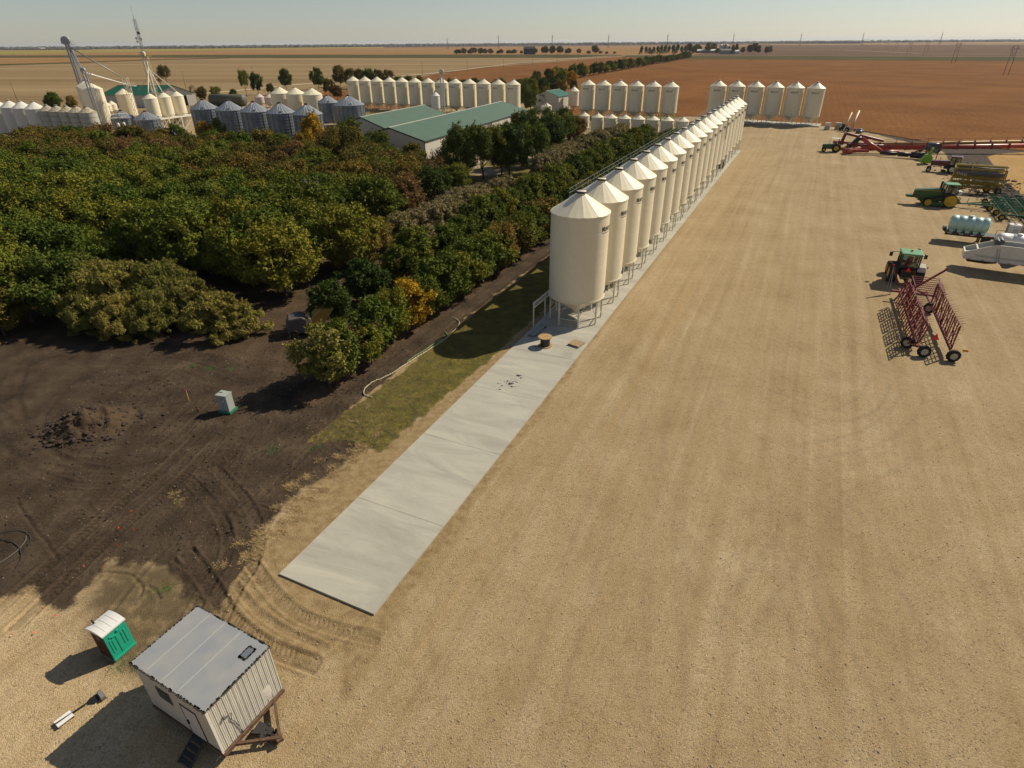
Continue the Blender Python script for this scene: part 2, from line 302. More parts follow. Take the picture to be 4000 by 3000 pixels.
    fl=ramp(vo2.outputs['Distance'],[(.0,(1,1,1)),(.06,(1,1,1)),(.085,(0,0,0))]); dcol=mix(ma('MULTIPLY',fl,.45),dcol,(.30,.25,.17))
    dcol=mix(ma('MULTIPLY',at('litter'),ramp(fine,[(.4,(0,0,0)),(.62,(.85,)*3)])),dcol,(.20,.115,.055))
    grs=ramp(ma('ADD',ma('MULTIPLY',fine,.5),ma('MULTIPLY',noise(.6,4),.5)),[(.36,(.045,.042,.012)),(.46,(.108,.100,.019)),(.55,(.185,.155,.028)),(.66,(.28,.21,.07))])
    grs=mix(ramp(ma('MULTIPLY',ma('SUBTRACT',12.6,at('across')),.12),[(0,(.75,)*3),(.35,(.3,)*3),(1,(0,0,0))]),grs,mix(ramp(fine,[(.4,(.2,)*3),(.6,(1,1,1))]),grs,(.17,.115,.045)))
    # bare patches at the near end of the grass
    bare=ma('MULTIPLY',ramp(noise(1.6,6,.7),[(.44,(0,0,0)),(.54,(.85,)*3)]),ramp(ma('DIVIDE',ma('ADD',at('along'),38.),26.),[(0,(1,1,1)),(1,(.05,)*3)]))
    grs=mix(bare,grs,(.062,.05,.034))
    gcol=mix(ma('MULTIPLY',at('pale'),.85),gcol,mix(1.0,gcol,(1.27,1.27,1.30),'MULTIPLY'))
    c=gcol
    c=mix(mask('d_farm',.6),c,mix(ramp(noise(.06,4),[(.42,(0,0,0)),(.5,(1,1,1))]),(.33,.26,.18),grs))
    c=mix(mask('d_sand',.5),c,scol)
    c=mix(ma('MULTIPLY',mask('d_mud',1.4,1.4),.93),c,mcol)
    c=mix(mask('d_soil',.5,1.2),c,dcol)
    c=mix(mask('d_ditch',.5),c,ramp(fine,[(.35,(.026,.019,.014)),(.55,(.062,.046,.034)),(.7,(.20,.15,.105))]))
    c=mix(mask('d_grass',.3,1.0),c,grs)
    c=mix(mask('d_stub',.4),c,ramp(ma('ADD',ma('MULTIPLY',mid,.5),ma('MULTIPLY',big,.5)),[(.35,(.30,.165,.05)),(.6,(.42,.26,.10))]))
    c=mix(ma('MULTIPLY',ramp(at('pile'),[(.05,(0,0,0)),(.3,(1,1,1))]),ramp(mid,[(.35,(.2,)*3),(.6,(1,)*3)])),c,(.078,.050,.030))
    c=mix(ma('MULTIPLY',at('mark'),.55),c,mix(.55,c,(.10,.078,.055)))
    c=mix(ma('MULTIPLY',at('rut'),.62),c,mix(.5,c,(.05,.037,.026)))
    l.new(c,b.inputs['Base Color'])
    # bump
    h=ma('ADD',ma('MULTIPLY',fine,.5),ma('MULTIPLY',grain,.22)); h=ma('ADD',h,ma('MULTIPLY',vo.outputs['Distance'],-.5))
    bp=n.new('ShaderNodeBump'); bp.inputs['Strength'].default_value=.8; bp.inputs['Distance'].default_value=.07; l.new(h,bp.inputs['Height']); l.new(bp.outputs[0],b.inputs['Normal'])
    return m
me.materials.append(gmat())
# far land reaching the horizon, laid under the yard sheet
def flat(name,poly,z,m):
    mb=MB(); mb.add([(x,y,z) for x,y in poly],[tuple(range(len(poly)))]); o=mb.build(name,m); tag(o,kind='structure'); return o
def fieldmat(name,c1,c2,sc_=.02,stretch=(1,1),rot=0.,rows=None,c3=None,fine_amp=.35):
    m=bpy.data.materials.new(name); m.use_nodes=True; n=m.node_tree.nodes; l=m.node_tree.links; b=n['Principled BSDF']; b.inputs['Roughness'].default_value=1; b.inputs['Specular IOR Level'].default_value=.05
    tc=n.new('ShaderNodeTexCoord'); vr=n.new('ShaderNodeVectorRotate'); vr.rotation_type='Z_AXIS'; vr.inputs['Angle'].default_value=-rot; l.new(tc.outputs['Object'],vr.inputs[0])
    mp=n.new('ShaderNodeMapping'); mp.inputs['Scale'].default_value=(stretch[0],stretch[1],1); l.new(vr.outputs[0],mp.inputs[0])
    nz=n.new('ShaderNodeTexNoise'); nz.inputs['Scale'].default_value=sc_; nz.inputs['Detail'].default_value=7; nz.inputs['Roughness'].default_value=.62; l.new(mp.outputs[0],nz.inputs['Vector'])
    cr=n.new('ShaderNodeValToRGB'); cr.color_ramp.elements[0].position=.36; cr.color_ramp.elements[1].position=.64; cr.color_ramp.elements[0].color=(*c1,1); cr.color_ramp.elements[1].color=(*c2,1); l.new(nz.outputs[0],cr.inputs[0])
    out=cr.outputs[0]
    n2=n.new('ShaderNodeTexNoise'); n2.inputs['Scale'].default_value=1.1; n2.inputs['Detail'].default_value=5; n2.inputs['Roughness'].default_value=.8; l.new(tc.outputs['Object'],n2.inputs['Vector'])
    r2=n.new('ShaderNodeValToRGB'); r2.color_ramp.elements[0].position=.35; r2.color_ramp.elements[1].position=.65; r2.color_ramp.elements[0].color=(1-fine_amp,)*3+(1,); r2.color_ramp.elements[1].color=(1+fine_amp*.6,)*3+(1,); l.new(n2.outputs[0],r2.inputs[0])
    mx=n.new('ShaderNodeMix'); mx.data_type='RGBA'; mx.blend_type='MULTIPLY'; mx.inputs[0].default_value=1; l.new(out,mx.inputs[6]); l.new(r2.outputs[0],mx.inputs[7]); out=mx.outputs[2]
    if rows:
        period,amp,dirx=rows
        wv=n.new('ShaderNodeTexWave'); wv.bands_direction=dirx; wv.inputs['Scale'].default_value=.314/period; wv.inputs['Distortion'].default_value=.6; wv.inputs['Detail'].default_value=2; wv.inputs['Detail Scale'].default_value=.2; l.new(vr.outputs[0],wv.inputs[0])
        r3=n.new('ShaderNodeValToRGB'); r3.color_ramp.elements[0].position=.3; r3.color_ramp.elements[1].position=.7; r3.color_ramp.elements[0].color=(1-amp,)*3+(1,); r3.color_ramp.elements[1].color=(1+amp*.5,)*3+(1,); l.new(wv.outputs['Fac'],r3.inputs[0])
        m2=n.new('ShaderNodeMix'); m2.data_type='RGBA'; m2.blend_type='MULTIPLY'; m2.inputs[0].default_value=1; l.new(out,m2.inputs[6]); l.new(r3.outputs[0],m2.inputs[7]); out=m2.outputs[2]
    l.new(out,b.inputs['Base Color']); return m
FROT=R(-26.5)
tan_far=fieldmat('far_land',(.22,.135,.075),(.34,.22,.115),.0015,(1,3.),FROT)
flat('far_ground',[(-22000,-600),(22000,-600),(22000,26000),(-22000,26000)],-.30,tan_far)
stubble=fieldmat('stubble',(.215,.148,.074),(.32,.228,.122),.012,(.06,1.2),R(-8),(14,.10,'Y'))
beans=fieldmat('soybean_crop',(.160,.066,.019),(.225,.098,.030),.02,(1,1),R(65),(3.2,.04,'Y'),fine_amp=.5)
beans2=fieldmat('soybean_crop_far',(.155,.068,.022),(.22,.098,.032),.02,(1,1),R(65))
brown=fieldmat('tilled_field',(.105,.062,.042),(.165,.098,.062),.004,(1,4),R(-3))
orange=fieldmat('orange_stubble',(.24,.132,.052),(.32,.185,.075),.003,(1,5),R(-3))
green=fieldmat('ditch_grass',(.052,.050,.016),(.098,.083,.028),.01,(1,1),0)
yellow=fieldmat('yellow_crop',(.24,.195,.035),(.29,.225,.04),.003,(1,3),0)
roadm=fieldmat('gravel_road',(.42,.34,.22),(.52,.43,.30),.05)
flat('field',[(-1318.99,987.08),(-958.31,1262.40),(-902.10,1360.41),(-865.25,1546.83),(-730.19,1762.76),(-237.37,1598.79),(107.07,1484.19),(231.67,1605.08),(-51.95,964.17),(-92.48,753.50),(-129.31,564.06),(-146.88,446.62),(-162.00,359.77),(-165.33,203.12),(-271.14,188.94)],0.07,stubble)
flat('soybean_field',[(382.69,1416.40),(641.40,1284.69),(809.75,1053.87),(980.59,747.24),(211.44,147.65),(183.49,169.76),(158.85,193.05),(141.72,209.98),(132.26,251.52),(119.54,269.51),(104.30,288.05),(83.68,296.91),(49.10,302.64),(25.33,306.57),(32.08,412.43),(60.15,577.36)],0.15,beans)
flat('soybean_field',[(240.55,1543.93),(364.22,1473.21),(366.32,1374.71),(60.15,577.36),(32.08,412.43),(-38.82,336.08),(-111.15,355.76),(-143.99,437.46),(-103.69,543.71),(-87.38,710.87),(-48.85,905.22),(216.42,1498.36)],0.11,beans2)
flat('verge',[(-2968.63,2243.58),(-1585.60,2100.34),(-1104.74,1953.10),(-744.56,1797.81),(-237.37,1598.79),(118.07,1480.53),(269.92,1652.84),(309.72,1813.76),(-227.33,2064.07),(-868.64,2314.35),(-1386.19,2455.24),(-1942.58,2577.21),(-3933.33,2978.38)],0.10,green)
flat('verge',[(251.66,1539.97),(350.00,1294.01),(583.67,1167.53),(791.35,1029.54),(964.58,734.76),(1224.39,937.30),(980.76,1280.04),(692.77,1505.14),(445.02,1649.78),(298.37,1708.34)],0.17,green)
flat('verge',[(-1225.53,915.89),(-932.42,1227.82),(-875.92,1320.41),(-850.82,1520.73),(-716.36,1729.03),(-740.19,1787.15),(-903.57,1616.13),(-944.44,1425.09),(-1014.64,1337.65),(-1394.98,1044.96)],0.13,green)
flat('field',[(-1394.98,1044.96),(-1014.64,1337.65),(-944.44,1425.09),(-903.57,1616.13),(-903.45,1761.09),(-744.56,1797.81),(-1104.74,1953.10),(-1585.60,2100.34),(-2968.63,2243.58)],0.09,orange)
flat('field',[(-3933.33,2978.38),(-1970.30,2614.25),(-875.28,2332.18),(-229.92,2087.84),(312.83,1832.13),(453.23,1680.49),(413.04,2136.84),(-1043.63,5643.00),(-1852.65,4956.55),(-2004.43,3558.24),(-2089.60,2773.61),(-4206.75,3186.64)],0.05,orange)
flat('field',[(-4206.75,3186.64),(-2189.01,2906.40),(-2044.07,3628.96),(-1904.01,5094.47),(-1076.68,5822.29),(-1399.93,7278.22),(-3111.92,8337.89),(-3496.04,6219.40),(-4052.87,5396.20),(-9477.27,7201.14)],0.06,yellow)
flat('field',[(-1043.63,5643.00),(22.81,6112.57),(1867.09,6110.92),(2238.58,5597.20),(2566.88,7481.70),(52.80,14082.63),(-1830.22,9910.38)],0.06,brown)
flat('field',[(453.23,1680.49),(2058.79,5684.19),(3023.88,3982.13),(3577.02,2771.30),(1365.88,1047.60),(994.77,1298.57),(746.95,1498.87)],0.08,brown)
flat('field',[(413.04,2136.84),(453.23,1680.49),(2058.79,5684.19),(22.81,6112.57),(-1043.63,5643.00)],0.04,orange)
flat('field',[(2111.02,5828.84),(3077.29,4052.77),(3631.96,2814.13),(4370.37,3389.76),(4088.24,5389.77),(2980.69,8236.98)],0.06,orange)
def road(name,pts,w,z,m=roadm):
    P=[np.array(p) for p in pts]; mb=MB(); L=[];Rr=[]
    for i,p in enumerate(P):
        d=P[min(i+1,len(P)-1)]-P[max(i-1,0)]; d=d/np.hypot(*d); nn=np.array((-d[1],d[0]))*w/2; L.append(p+nn); Rr.append(p-nn)
    k=len(P); mb.add([(a[0],a[1],z) for a in L]+[(a[0],a[1],z) for a in Rr],[(i,i+1,k+i+1,k+i) for i in range(k-1)]); o=mb.build(name,m); tag(o,kind='structure'); return o
road('gravel_road',[(-250.13,428.40),(-229.33,454.65),(-211.20,474.48),(-180.44,566.74),(-147.94,648.00),(-91.71,747.11),(3.97,1106.24),(240.13,1664.28),(313.03,1793.08),(402.91,1896.43)],8,.30)
road('section_road',[(-532.98,2195.31),(-164.32,2059.36),(309.72,1813.76),(445.02,1649.78),(692.77,1505.14),(987.72,1289.24),(1152.39,1000.58)],10,.32)
road('farm_lane',[(1058.93,3076.70),(1170.69,2358.73),(1032.74,1688.20),(1105.24,1444.67)],10,.29)
# ---------------- concrete
conc=mat('concrete',(.40,.385,.34),.85,var=.16,scale=.5,bump=.15,bscale=6,c2=(.335,.325,.295))
def concmat():
    m=conc; n=m.node_tree.nodes; l=m.node_tree.links; b=n['Principled BSDF']
    tc=n.new('ShaderNodeTexCoord'); vr=n.new('ShaderNodeVectorRotate'); vr.rotation_type='Z_AXIS'; vr.inputs['Angle'].default_value=-ROWANG; l.new(tc.outputs['Object'],vr.inputs[0])
    nz=n.new('ShaderNodeTexNoise'); nz.inputs['Scale'].default_value=1.; nz.inputs['Detail'].default_value=8; nz.inputs['Roughness'].default_value=.68; nz.inputs['Distortion'].default_value=1.2
    mp=n.new('ShaderNodeMapping'); mp.inputs['Scale'].default_value=(.5,.12,1); l.new(vr.outputs[0],mp.inputs[0]); l.new(mp.outputs[0],nz.inputs['Vector'])
    cr=n.new('ShaderNodeValToRGB'); e=cr.color_ramp.elements; e[0].position=.32; e[1].position=.7; e[0].color=(.31,.293,.248,1); e[1].color=(.455,.428,.350,1); cr.color_ramp.elements.new(.5).color=(.378,.359,.302,1)
    l.new(nz.outputs[0],cr.inputs[0]); 
    l.new(cr.outputs[0],b.inputs['Base Color'])
concmat()
def slab(pts,z0,z1,name='bin_pad'):
    mb=MB(); mb.prism(pts,z0,z1); o=mb.build(name,conc); return o
# long pad in poured bays with open joints between them
joints=[-47.1,-38.9,-29.6,-20.3,-11]+[ -1.7+9.3*i for i in range(16)]+[144.9]
pad=thing('bin_pad','long pale concrete pad under the long row of bins','concrete pad',(0,0,0))
for i,(a_,b_) in enumerate(zip(joints,joints[1:])):
    e=.014 if i else 0; o=slab([ST(a_+e,3.68),ST(b_-.014,3.68),ST(b_-.014,-3.85),ST(a_+e,-3.85)],-.15,.12,'bay'); o.parent=pad
mb=MB(); mb.prism([ST(-47,3.6),ST(144.8,3.6),ST(144.8,-3.8),ST(-47,-3.8)],-.16,.10); o=mb.build('joint_filler',mat('joint',(.12,.11,.1),.9),pad)
# oil drips and damp stains
st=MB(); rng=random.Random(4)
for (px,sp,k) in ((ST(-18.2,.5),.8,26),(ST(-19.5,.6),1.0,10),(ST(-16.5,.2),.4,8)):
    for _ in range(k):
        x=px[0]+rng.gauss(0,sp*.6); y=px[1]+rng.gauss(0,sp*.35); r_=abs(rng.gauss(.05,.06))+.02; nn=9
        st.add([(x+r_*math.cos(2*PI*i/nn)*rng.uniform(.7,1.2),y+r_*math.sin(2*PI*i/nn)*rng.uniform(.7,1.2),.124) for i in range(nn)],[tuple(range(nn))])
o=st.build('oil_stain',mat('oil',(.09,.08,.068),.6),pad); tag(o,kind='stuff')

# ---------------- grain bins
cream=mat('cream_paint',(.75,.675,.50),.42,var=.05,scale=1.2)
creamleg=mat('cream_leg',(.60,.55,.42),.5)
darkm=mat('dark_rubber',(.03,.03,.032),.6)
steelg=mat('galvanised',(.42,.44,.46),.38,metal=.75,var=.12,scale=2)
letter=mat('dark_lettering',(.035,.035,.035),.5)
BR=3.38; ZB=3.25; ZE=13.2; ZC=15.45
def text_mesh(body,size):
    cu=bpy.data.curves.new('t','FONT'); cu.body=body; cu.size=size; cu.align_x='CENTER'; cu.extrude=0; cu.resolution_u=2; cu.offset=size*.018
    o=bpy.data.objects.new('t',cu); col.objects.link(o); dg=bpy.context.evaluated_depsgraph_get(); m=bpy.data.meshes.new_from_object(o.evaluated_get(dg)); bpy.data.objects.remove(o); return m
def wrapped_text(parent,size,r,z,ang,body='MERIDIAN',name='lettering'):
    m=text_mesh(body,size); bm=bmesh.new(); bm.from_mesh(m)
    # cap first letter bigger, underline swoosh and star
    w_=max(v.co.x for v in bm.verts)
    x0=-w_; 
    for v in bm.verts:
        if v.co.x<x0+size*.78: v.co.y*=1.28
    k=14
    for (y0,y1,a0,a1) in ((-.32*size,-.24*size,-.98,.9),):
        vs=[bm.verts.new((w_*(a0+(a1-a0)*i/k),(y0 if j==0 else y1)-.10*size*math.sin(PI*i/k),0)) for i in range(k+1) for j in (0,1)]
        for i in range(k): bm.faces.new((vs[2*i],vs[2*i+2],vs[2*i+3],vs[2*i+1]))
    st_=[bm.verts.new((w_*.97+size*(.26 if i%2==0 else .10)*math.sin(i*PI/5),size*1.05+size*(.26 if i%2==0 else .10)*math.cos(i*PI/5),0)) for i in range(10)]; bm.faces.new(st_)
    bmesh.ops.triangulate(bm,faces=bm.faces)
    bmesh.ops.subdivide_edges(bm,edges=[e for e in bm.edges if e.calc_length()>size*.35],cuts=2)
    for v in bm.verts:
        a=ang+v.co.x/r; v.co=Vector(((r+.018)*math.cos(a),(r+.018)*math.sin(a),z+v.co.y))
    bm.to_mesh(m); bm.free(); m.name=name; m.materials.clear(); m.materials.append(letter)
    o=bpy.data.objects.new(name,m); col.objects.link(o); o.parent=parent; return o
def cone_roof(mb,r,z0,z1,r1,ribs=16,h=.04):
    n=ribs*4; vs=[]
    prof=[(r+.07,z0-.12),(r+.07,z0),(r*.62+r1*.38,z0+(z1-z0)*.38),(r1,z1)]
    for k,(rr,z) in enumerate(prof):
        for i in range(n):
            a=2*PI*i/n; up=h if (i%4==0 and 0<k) else 0; vs.append((rr*math.cos(a),rr*math.sin(a),z+up*(1 if k<3 else .4)))
    fs=[(k*n+i,k*n+(i+1)%n,(k+1)*n+(i+1)%n,(k+1)*n+i) for k in range(3) for i in range(n)]; mb.add(vs,fs,False)
def make_bin(name,label,cat,r,zb,ze,zc,legs=8,rot=0.,text_ang=None,tsize=.62,tz=None,group=None,bodymat=None,roofm=None,hop=True,capr=.56,capd=True,legr=.94,hopz=.75,ribs=12,seams=True,ladder=None,braces=True):
    t=thing(name,label,cat,(0,0,0),0,group); bodymat=bodymat or cream; roofm=roofm or bodymat
    mb=MB(); prof=[(r+.05,zb-.14),(r+.05,zb),(r,zb+.002)]
    prof=[(r,zb-.02),(r,ze)]
    mb.lathe(prof,64); mb.lathe([(r,zb-.14),(r+.05,zb-.14),(r+.05,zb),(r,zb+.004)],64,smooth=False)
    if seams:
        for i in range(1,5): z=zb+(ze-zb)*i/5; mb.lathe([(r+.002,z-.012),(r+.008,z-.006),(r+.008,z+.006),(r+.002,z+.012)],64,smooth=False)
    mb.build('body',bodymat,t)
    mb=MB(); cone_roof(mb,r,ze,zc-.35,capr*.92,ribs); mb.build('roof',roofm,t)
    mb=MB(); mb.lathe([(capr*.92,zc-.45),(capr*.92,zc-.22),(capr,zc-.2),(capr,zc-.06),(capr*.85,zc),(0.001,zc+.03)],24); cp=mb.build('fill_lid',bodymat,t)
    if capd:
        mb=MB(); mb.lathe([(capr+.05,zc-.24),(capr+.05,zc-.04),(capr,zc-.035)],24); mb.tube((-capr*1.1,0,zc+.06),(capr*1.1,0,zc+.06),.02); mb.build('lid_band',darkm,cp)
    if hop:
        mb=MB(); mb.lathe([(r-.02,zb-.10),(.30,hopz+.25),(.30,hopz)],40); mb.build('hopper',bodymat,t)
        mb=MB(); mb.box((0,0,hopz-.04),(.8,.55,.10)); mb.tube((.4,0,hopz-.04),(.75,0,hopz-.04),.03); mb.build('slide_gate',creamleg,t)
    lr=r*legr
    A=[rot+2*PI*i/legs for i in range(legs)]
    for i,a in enumerate(A):
        x,y=lr*math.cos(a),lr*math.sin(a); mb=MB(); mb.box((x,y,zb*.5),(.16,.16,zb),a); mb.box((x,y,.012),(.34,.34,.024),a)
        mb.box(((lr+.05)*math.cos(a),(lr+.05)*math.sin(a),zb+.12),(.2,.14,.55),a); mb.build('leg',creamleg,t)
    if braces:
        mb=MB()
        for i,a in enumerate(A):
            b_=A[(i+1)%legs]; p=Vector((lr*math.cos(a),lr*math.sin(a),0)); q=Vector((lr*math.cos(b_),lr*math.sin(b_),0))
            if i%2==0: mb.bar(p+Vector((0,0,.85)),q+Vector((0,0,.85)),.07)
            mid=(p+q)/2; mb.bar(p+Vector((0,0,1.2)),mid+Vector((0,0,zb-.12)),.05); mb.bar(q+Vector((0,0,1.2)),mid+Vector((0,0,zb-.12)),.05)
            mb.bar(p+Vector((0,0,zb*.62)),Vector((p.x*.42,p.y*.42,zb*.52)),.05)
        mb.build('bracing',creamleg,t)
    if text_ang is not None: wrapped_text(t,tsize,r,tz or ze-1.75,text_ang)
    mb=MB()
    a=(text_ang or 0)+.12
    mb.box(((r+.02)*math.cos(a),(r+.02)*math.sin(a),zb+.55),(.08,.22,.3),a); mb.build('sample_port',darkm if 0 else letter,t)
    mb=MB(); mb.lathe([(.05,0),(.05,.03),(.001,.04)],8,c=((r*.82)*math.cos((text_ang or 0)-.5),(r*.82)*math.sin((text_ang or 0)-.5),ze+(zc-ze)*.2)); mb.build('roof_fitting',steelg,t)
    return t
rowlab='cream hopper bin in the long near row, %s from the camera'
YARD=ROWANG-PI/2; BACK=ROWANG+PI
big=make_bin('hopper_bin',rowlab%'first','grain bin',BR,ZB,ZE,ZC,8,ROWANG+R(-20),YARD,group='cream hopper bins in the long near row')
facing=make_bin('hopper_bin','x','grain bin',BR,ZB,ZE,ZC,8,ROWANG+R(-20),BACK,group='x')
RS=144.7/19
for i in range(20):
    x,y=ST(i*RS,0)
    if i==0: big.location=(x,y,.12)
    else: copy_thing(big,(x,y,.12),None,rowlab%ordinal(i))
def row(src,n,p0,p1,lab,group,z=0.,first=False,sc=None,order=None):
    out=[]
    for i in range(n):
        k=i/(n-1) if n>1 else 0; x=p0[0]+(p1[0]-p0[0])*k; y=p0[1]+(p1[1]-p0[1])*k
        L=lab%ordinal(i)
        if first and i==0: src.location=(x,y,z); src['label']=L; src['group']=group; out.append(src)
        else: out.append(copy_thing(src,(x,y,z),None,L,group,scale=sc))
    return out
SIX=((88.6,279.2),(121.6,260.2))
row(facing,6,SIX[0],SIX[1],'cream bin in the row of six at the yard end, %s from left','row of six cream bins at the yard end',z=.45,first=True)
row(facing,6,(35.9,302.0),(69.4,282.8),'cream bin in the middle rear row, %s from left','middle rear row of tall cream bins')
row(facing,13,(-83,350.7),(1.6,307.3),'cream bin in the long rear row of thirteen, %s from left','long rear row of cream bins')
# pad of the six
ax=np.array(SIX[1])-np.array(SIX[0]); ax=ax/np.hypot(*ax); an=np.array((-ax[1],ax[0])); 
def P6(a,b_): p=np.array(SIX[0])+ax*a+an*b_; return (p[0],p[1])
o=slab([P6(-5,-4.6),P6(42.5,-4.6),P6(42.5,4.6),P6(-5,4.6)],-.3,.45); tag(o,'raised concrete pad under the row of six bins','concrete pad')
# small bins in front of the middle row
small=make_bin('hopper_bin','x','grain bin',2.3,1.6,5.9,7.5,6,0,None,group='x',capr=.3,hopz=.5,tsize=.4)
row(small,7,(32.6,239.0),(60.4,224.3),'small cream bin in the low row, %s from left','low row of small cream bins',first=True)
copy_thing(small,(16,283.4,0),None,'small cream bin with pointed roof in front of the green roofed shed','x')
sb=copy_thing(small,(28.5,247.0,0),None,'small cream bin half hidden by a dark tree beside the low row','x',scale=(.9,.9,.95))
sb=copy_thing(small,(32.2,329.5,0),None,'short cream hopper bin between the green roofed shed and the middle rear row','x',scale=(1.15,1.15,1.5))
for o in col.objects:
    if o.get('group')=='x': del o['group']

# ---------------- trees
def leafmat(name,c1,c2,c3=None,tw=False):
    m=bpy.data.materials.new(name); m.use_nodes=True; n=m.node_tree.nodes; l=m.node_tree.links; b=n['Principled BSDF']; b.inputs['Roughness'].default_value=.75; b.inputs['Specular IOR Level'].default_value=.12
    oi=n.new('ShaderNodeObjectInfo'); tc=n.new('ShaderNodeTexCoord'); nz=n.new('ShaderNodeTexNoise'); nz.inputs['Scale'].default_value=3.2 if not tw else 2; nz.inputs['Detail'].default_value=5; nz.inputs['Roughness'].default_value=.75
    ad=n.new('ShaderNodeVectorMath'); ad.operation='ADD'; l.new(tc.outputs['Object'],ad.inputs[0]); l.new(oi.outputs['Location'],ad.inputs[1]); l.new(ad.outputs[0],nz.inputs['Vector'])
    s_=n.new('ShaderNodeMath'); s_.operation='MULTIPLY_ADD'; l.new(oi.outputs['Random'],s_.inputs[0]); s_.inputs[1].default_value=.34; l.new(nz.outputs[0],s_.inputs[2])
    cr=n.new('ShaderNodeValToRGB'); e=cr.color_ramp.elements; e[0].position=.42; e[0].color=(*c1,1); e[1].position=.86; e[1].color=(*(c3 or c2),1)
    if c3: cr.color_ramp.elements.new(.66).color=(*c2,1)
    l.new(s_.outputs[0],cr.inputs[0]); l.new(cr.outputs[0],b.inputs['Base Color'])
    tr=n.new('ShaderNodeBsdfTranslucent'); l.new(cr.outputs[0],tr.inputs[0]); mx=n.new('ShaderNodeMixShader'); mx.inputs[0].default_value=.16; l.new(b.outputs[0],mx.inputs[1]); l.new(tr.outputs[0],mx.inputs[2]); l.new(mx.outputs[0],n['Material Output'].inputs[0])
    return m
LM=dict(green=leafmat('leaf_green',(.056,.095,.012),(.112,.142,.017),(.185,.182,.022)),
 dark=leafmat('leaf_dark_green',(0.032,0.055,0.009),(0.059,0.090,0.014),(0.106,0.122,0.019)),
 yg=leafmat('leaf_yellow_green',(.066,.096,.011),(.125,.145,.016),(.205,.185,.020)),
 olive=leafmat('leaf_olive',(0.082,0.077,0.015),(0.139,0.115,0.021),(0.191,0.135,0.025)),
 gold=leafmat('leaf_gold_brown',(0.116,0.100,0.019),(0.191,0.147,0.027),(0.251,0.165,0.029)),
 grey=leafmat('leaf_grey_olive',(0.158,0.140,0.061),(0.251,0.206,0.089),(0.317,0.256,0.116)),
 orange=leafmat('leaf_orange_yellow',(0.251,0.169,0.013),(0.422,0.250,0.015),(0.488,0.250,0.015)),
 brown=leafmat('leaf_brown',(0.112,0.073,0.023),(0.172,0.106,0.036),(0.211,0.125,0.047)))
LM['willow']=leafmat('leaf_willow',(.125,.125,.028),(.205,.190,.042),(.265,.215,.048))
bark=mat('bark',(.085,.062,.045),.9,var=.4,scale=3); palebark=mat('pale_bark',(.36,.31,.24),.9,var=.3,scale=3); greytwig=mat('grey_twigs',(.15,.115,.085),.9)
def crown(seed,h0=.22,rx=.42,clumps=34,leaves=190,ls=.035,asp=1.6,wind=(0,0),shape='round',csz=.13,flat_=.85):
    r=np.random.RandomState(seed); V=[];
    for k in range(clumps):
        u=r.rand(); 
        if shape=='round': zc=h0+(1-h0)*(.10+.84*u); prof=math.sin(PI*min(1,(.12+.82*u)))**.6
        elif shape=='cone': zc=h0+(1-h0)*.95*u; prof=(1-u)**.8*.95+.06
        elif shape=='bush': zc=h0+(1-h0)*.92*u; prof=math.cos(u*PI/2*.93)**.55
        elif shape=='spread': zc=h0+(1-h0)*(.25+.7*u); prof=math.sin(PI*(.22+.6*u))**.5
        a=r.rand()*2*PI; rr=rx*prof*(.30+.70*math.sqrt(r.rand()))*(1+.22*math.sin(a*2+seed)+.12*math.sin(a*3+seed*2)); c=np.array((rr*math.cos(a),rr*math.sin(a),zc)); c[0]+=wind[0]*(zc-h0); c[1]+=wind[1]*(zc-h0)
        cs=csz*(.45+.95*r.rand()**1.3); m=int(leaves*(cs/csz)**2*1.25)+14
        d=r.normal(size=(m,3)); d/=np.linalg.norm(d,axis=1)[:,None]; d[:,2]*=flat_; lob=1+.28*np.sin(d[:,0]*5+k)*np.cos(d[:,1]*4+k*2.1)+.2*np.sin(d[:,2]*7+k*3); rad=(cs*(.5+.62*r.rand(m)**.6)*lob)[:,None]; p=c+d*rad+r.normal(size=(m,3))*cs*.2
        # leaf frames: normals lean outwards and up
        nrm=d*.7+np.array((0,0,.6))+r.normal(size=(m,3))*.55; nrm/=np.linalg.norm(nrm,axis=1)[:,None]
        t=r.normal(size=(m,3))
        if wind!=(0,0): t=t*.35+np.array((wind[0],wind[1],.25))*2.2
        t-=nrm*(t*nrm).sum(1)[:,None]; t/=np.linalg.norm(t,axis=1)[:,None]+1e-9; b=np.cross(nrm,t)
        s=ls*.78*(.5+1.0*r.rand(m))[:,None]; L=t*s*asp*.5; W=b*s*.5
        V.append(np.stack([p-L,p+W-L*.1,p+L,p-W-L*.1],1))
        # sprigs reaching past the clump
        for _ in range(3 if shape!='cone' else 1):
            dv=r.normal(size=3); dv[2]=abs(dv[2])*.9+.25; dv/=np.linalg.norm(dv); m2=int(9+leaves*.05); q_=r.rand(m2)[:,None]; p=c+dv*cs*(.7+1.15*q_)+r.normal(size=(m2,3))*cs*.16*(1.2-q_)
            t=r.normal(size=(m2,3)); t/=np.linalg.norm(t,axis=1)[:,None]; nrm=r.normal(size=(m2,3)); nrm-=t*(t*nrm).sum(1)[:,None]; nrm/=np.linalg.norm(nrm,axis=1)[:,None]; s=ls*.75*(.6+.8*r.rand(m2))[:,None]; L=t*s*asp*.5; W=nrm*s*.5
            V.append(np.stack([p-L,p+W,p+L,p-W],1))
    V=np.concatenate(V); V=V[V[:,:,2].min(1)>.03]; n=len(V)
    me=bpy.data.meshes.new('crown'); me.vertices.add(n*4); me.vertices.foreach_set('co',V.astype(np.float32).ravel()); me.loops.add(n*4); me.loops.foreach_set('vertex_index',np.arange(n*4,dtype=np.int32)); me.polygons.add(n); me.polygons.foreach_set('loop_start',np.arange(0,n*4,4,dtype=np.int32)); me.update(); return me
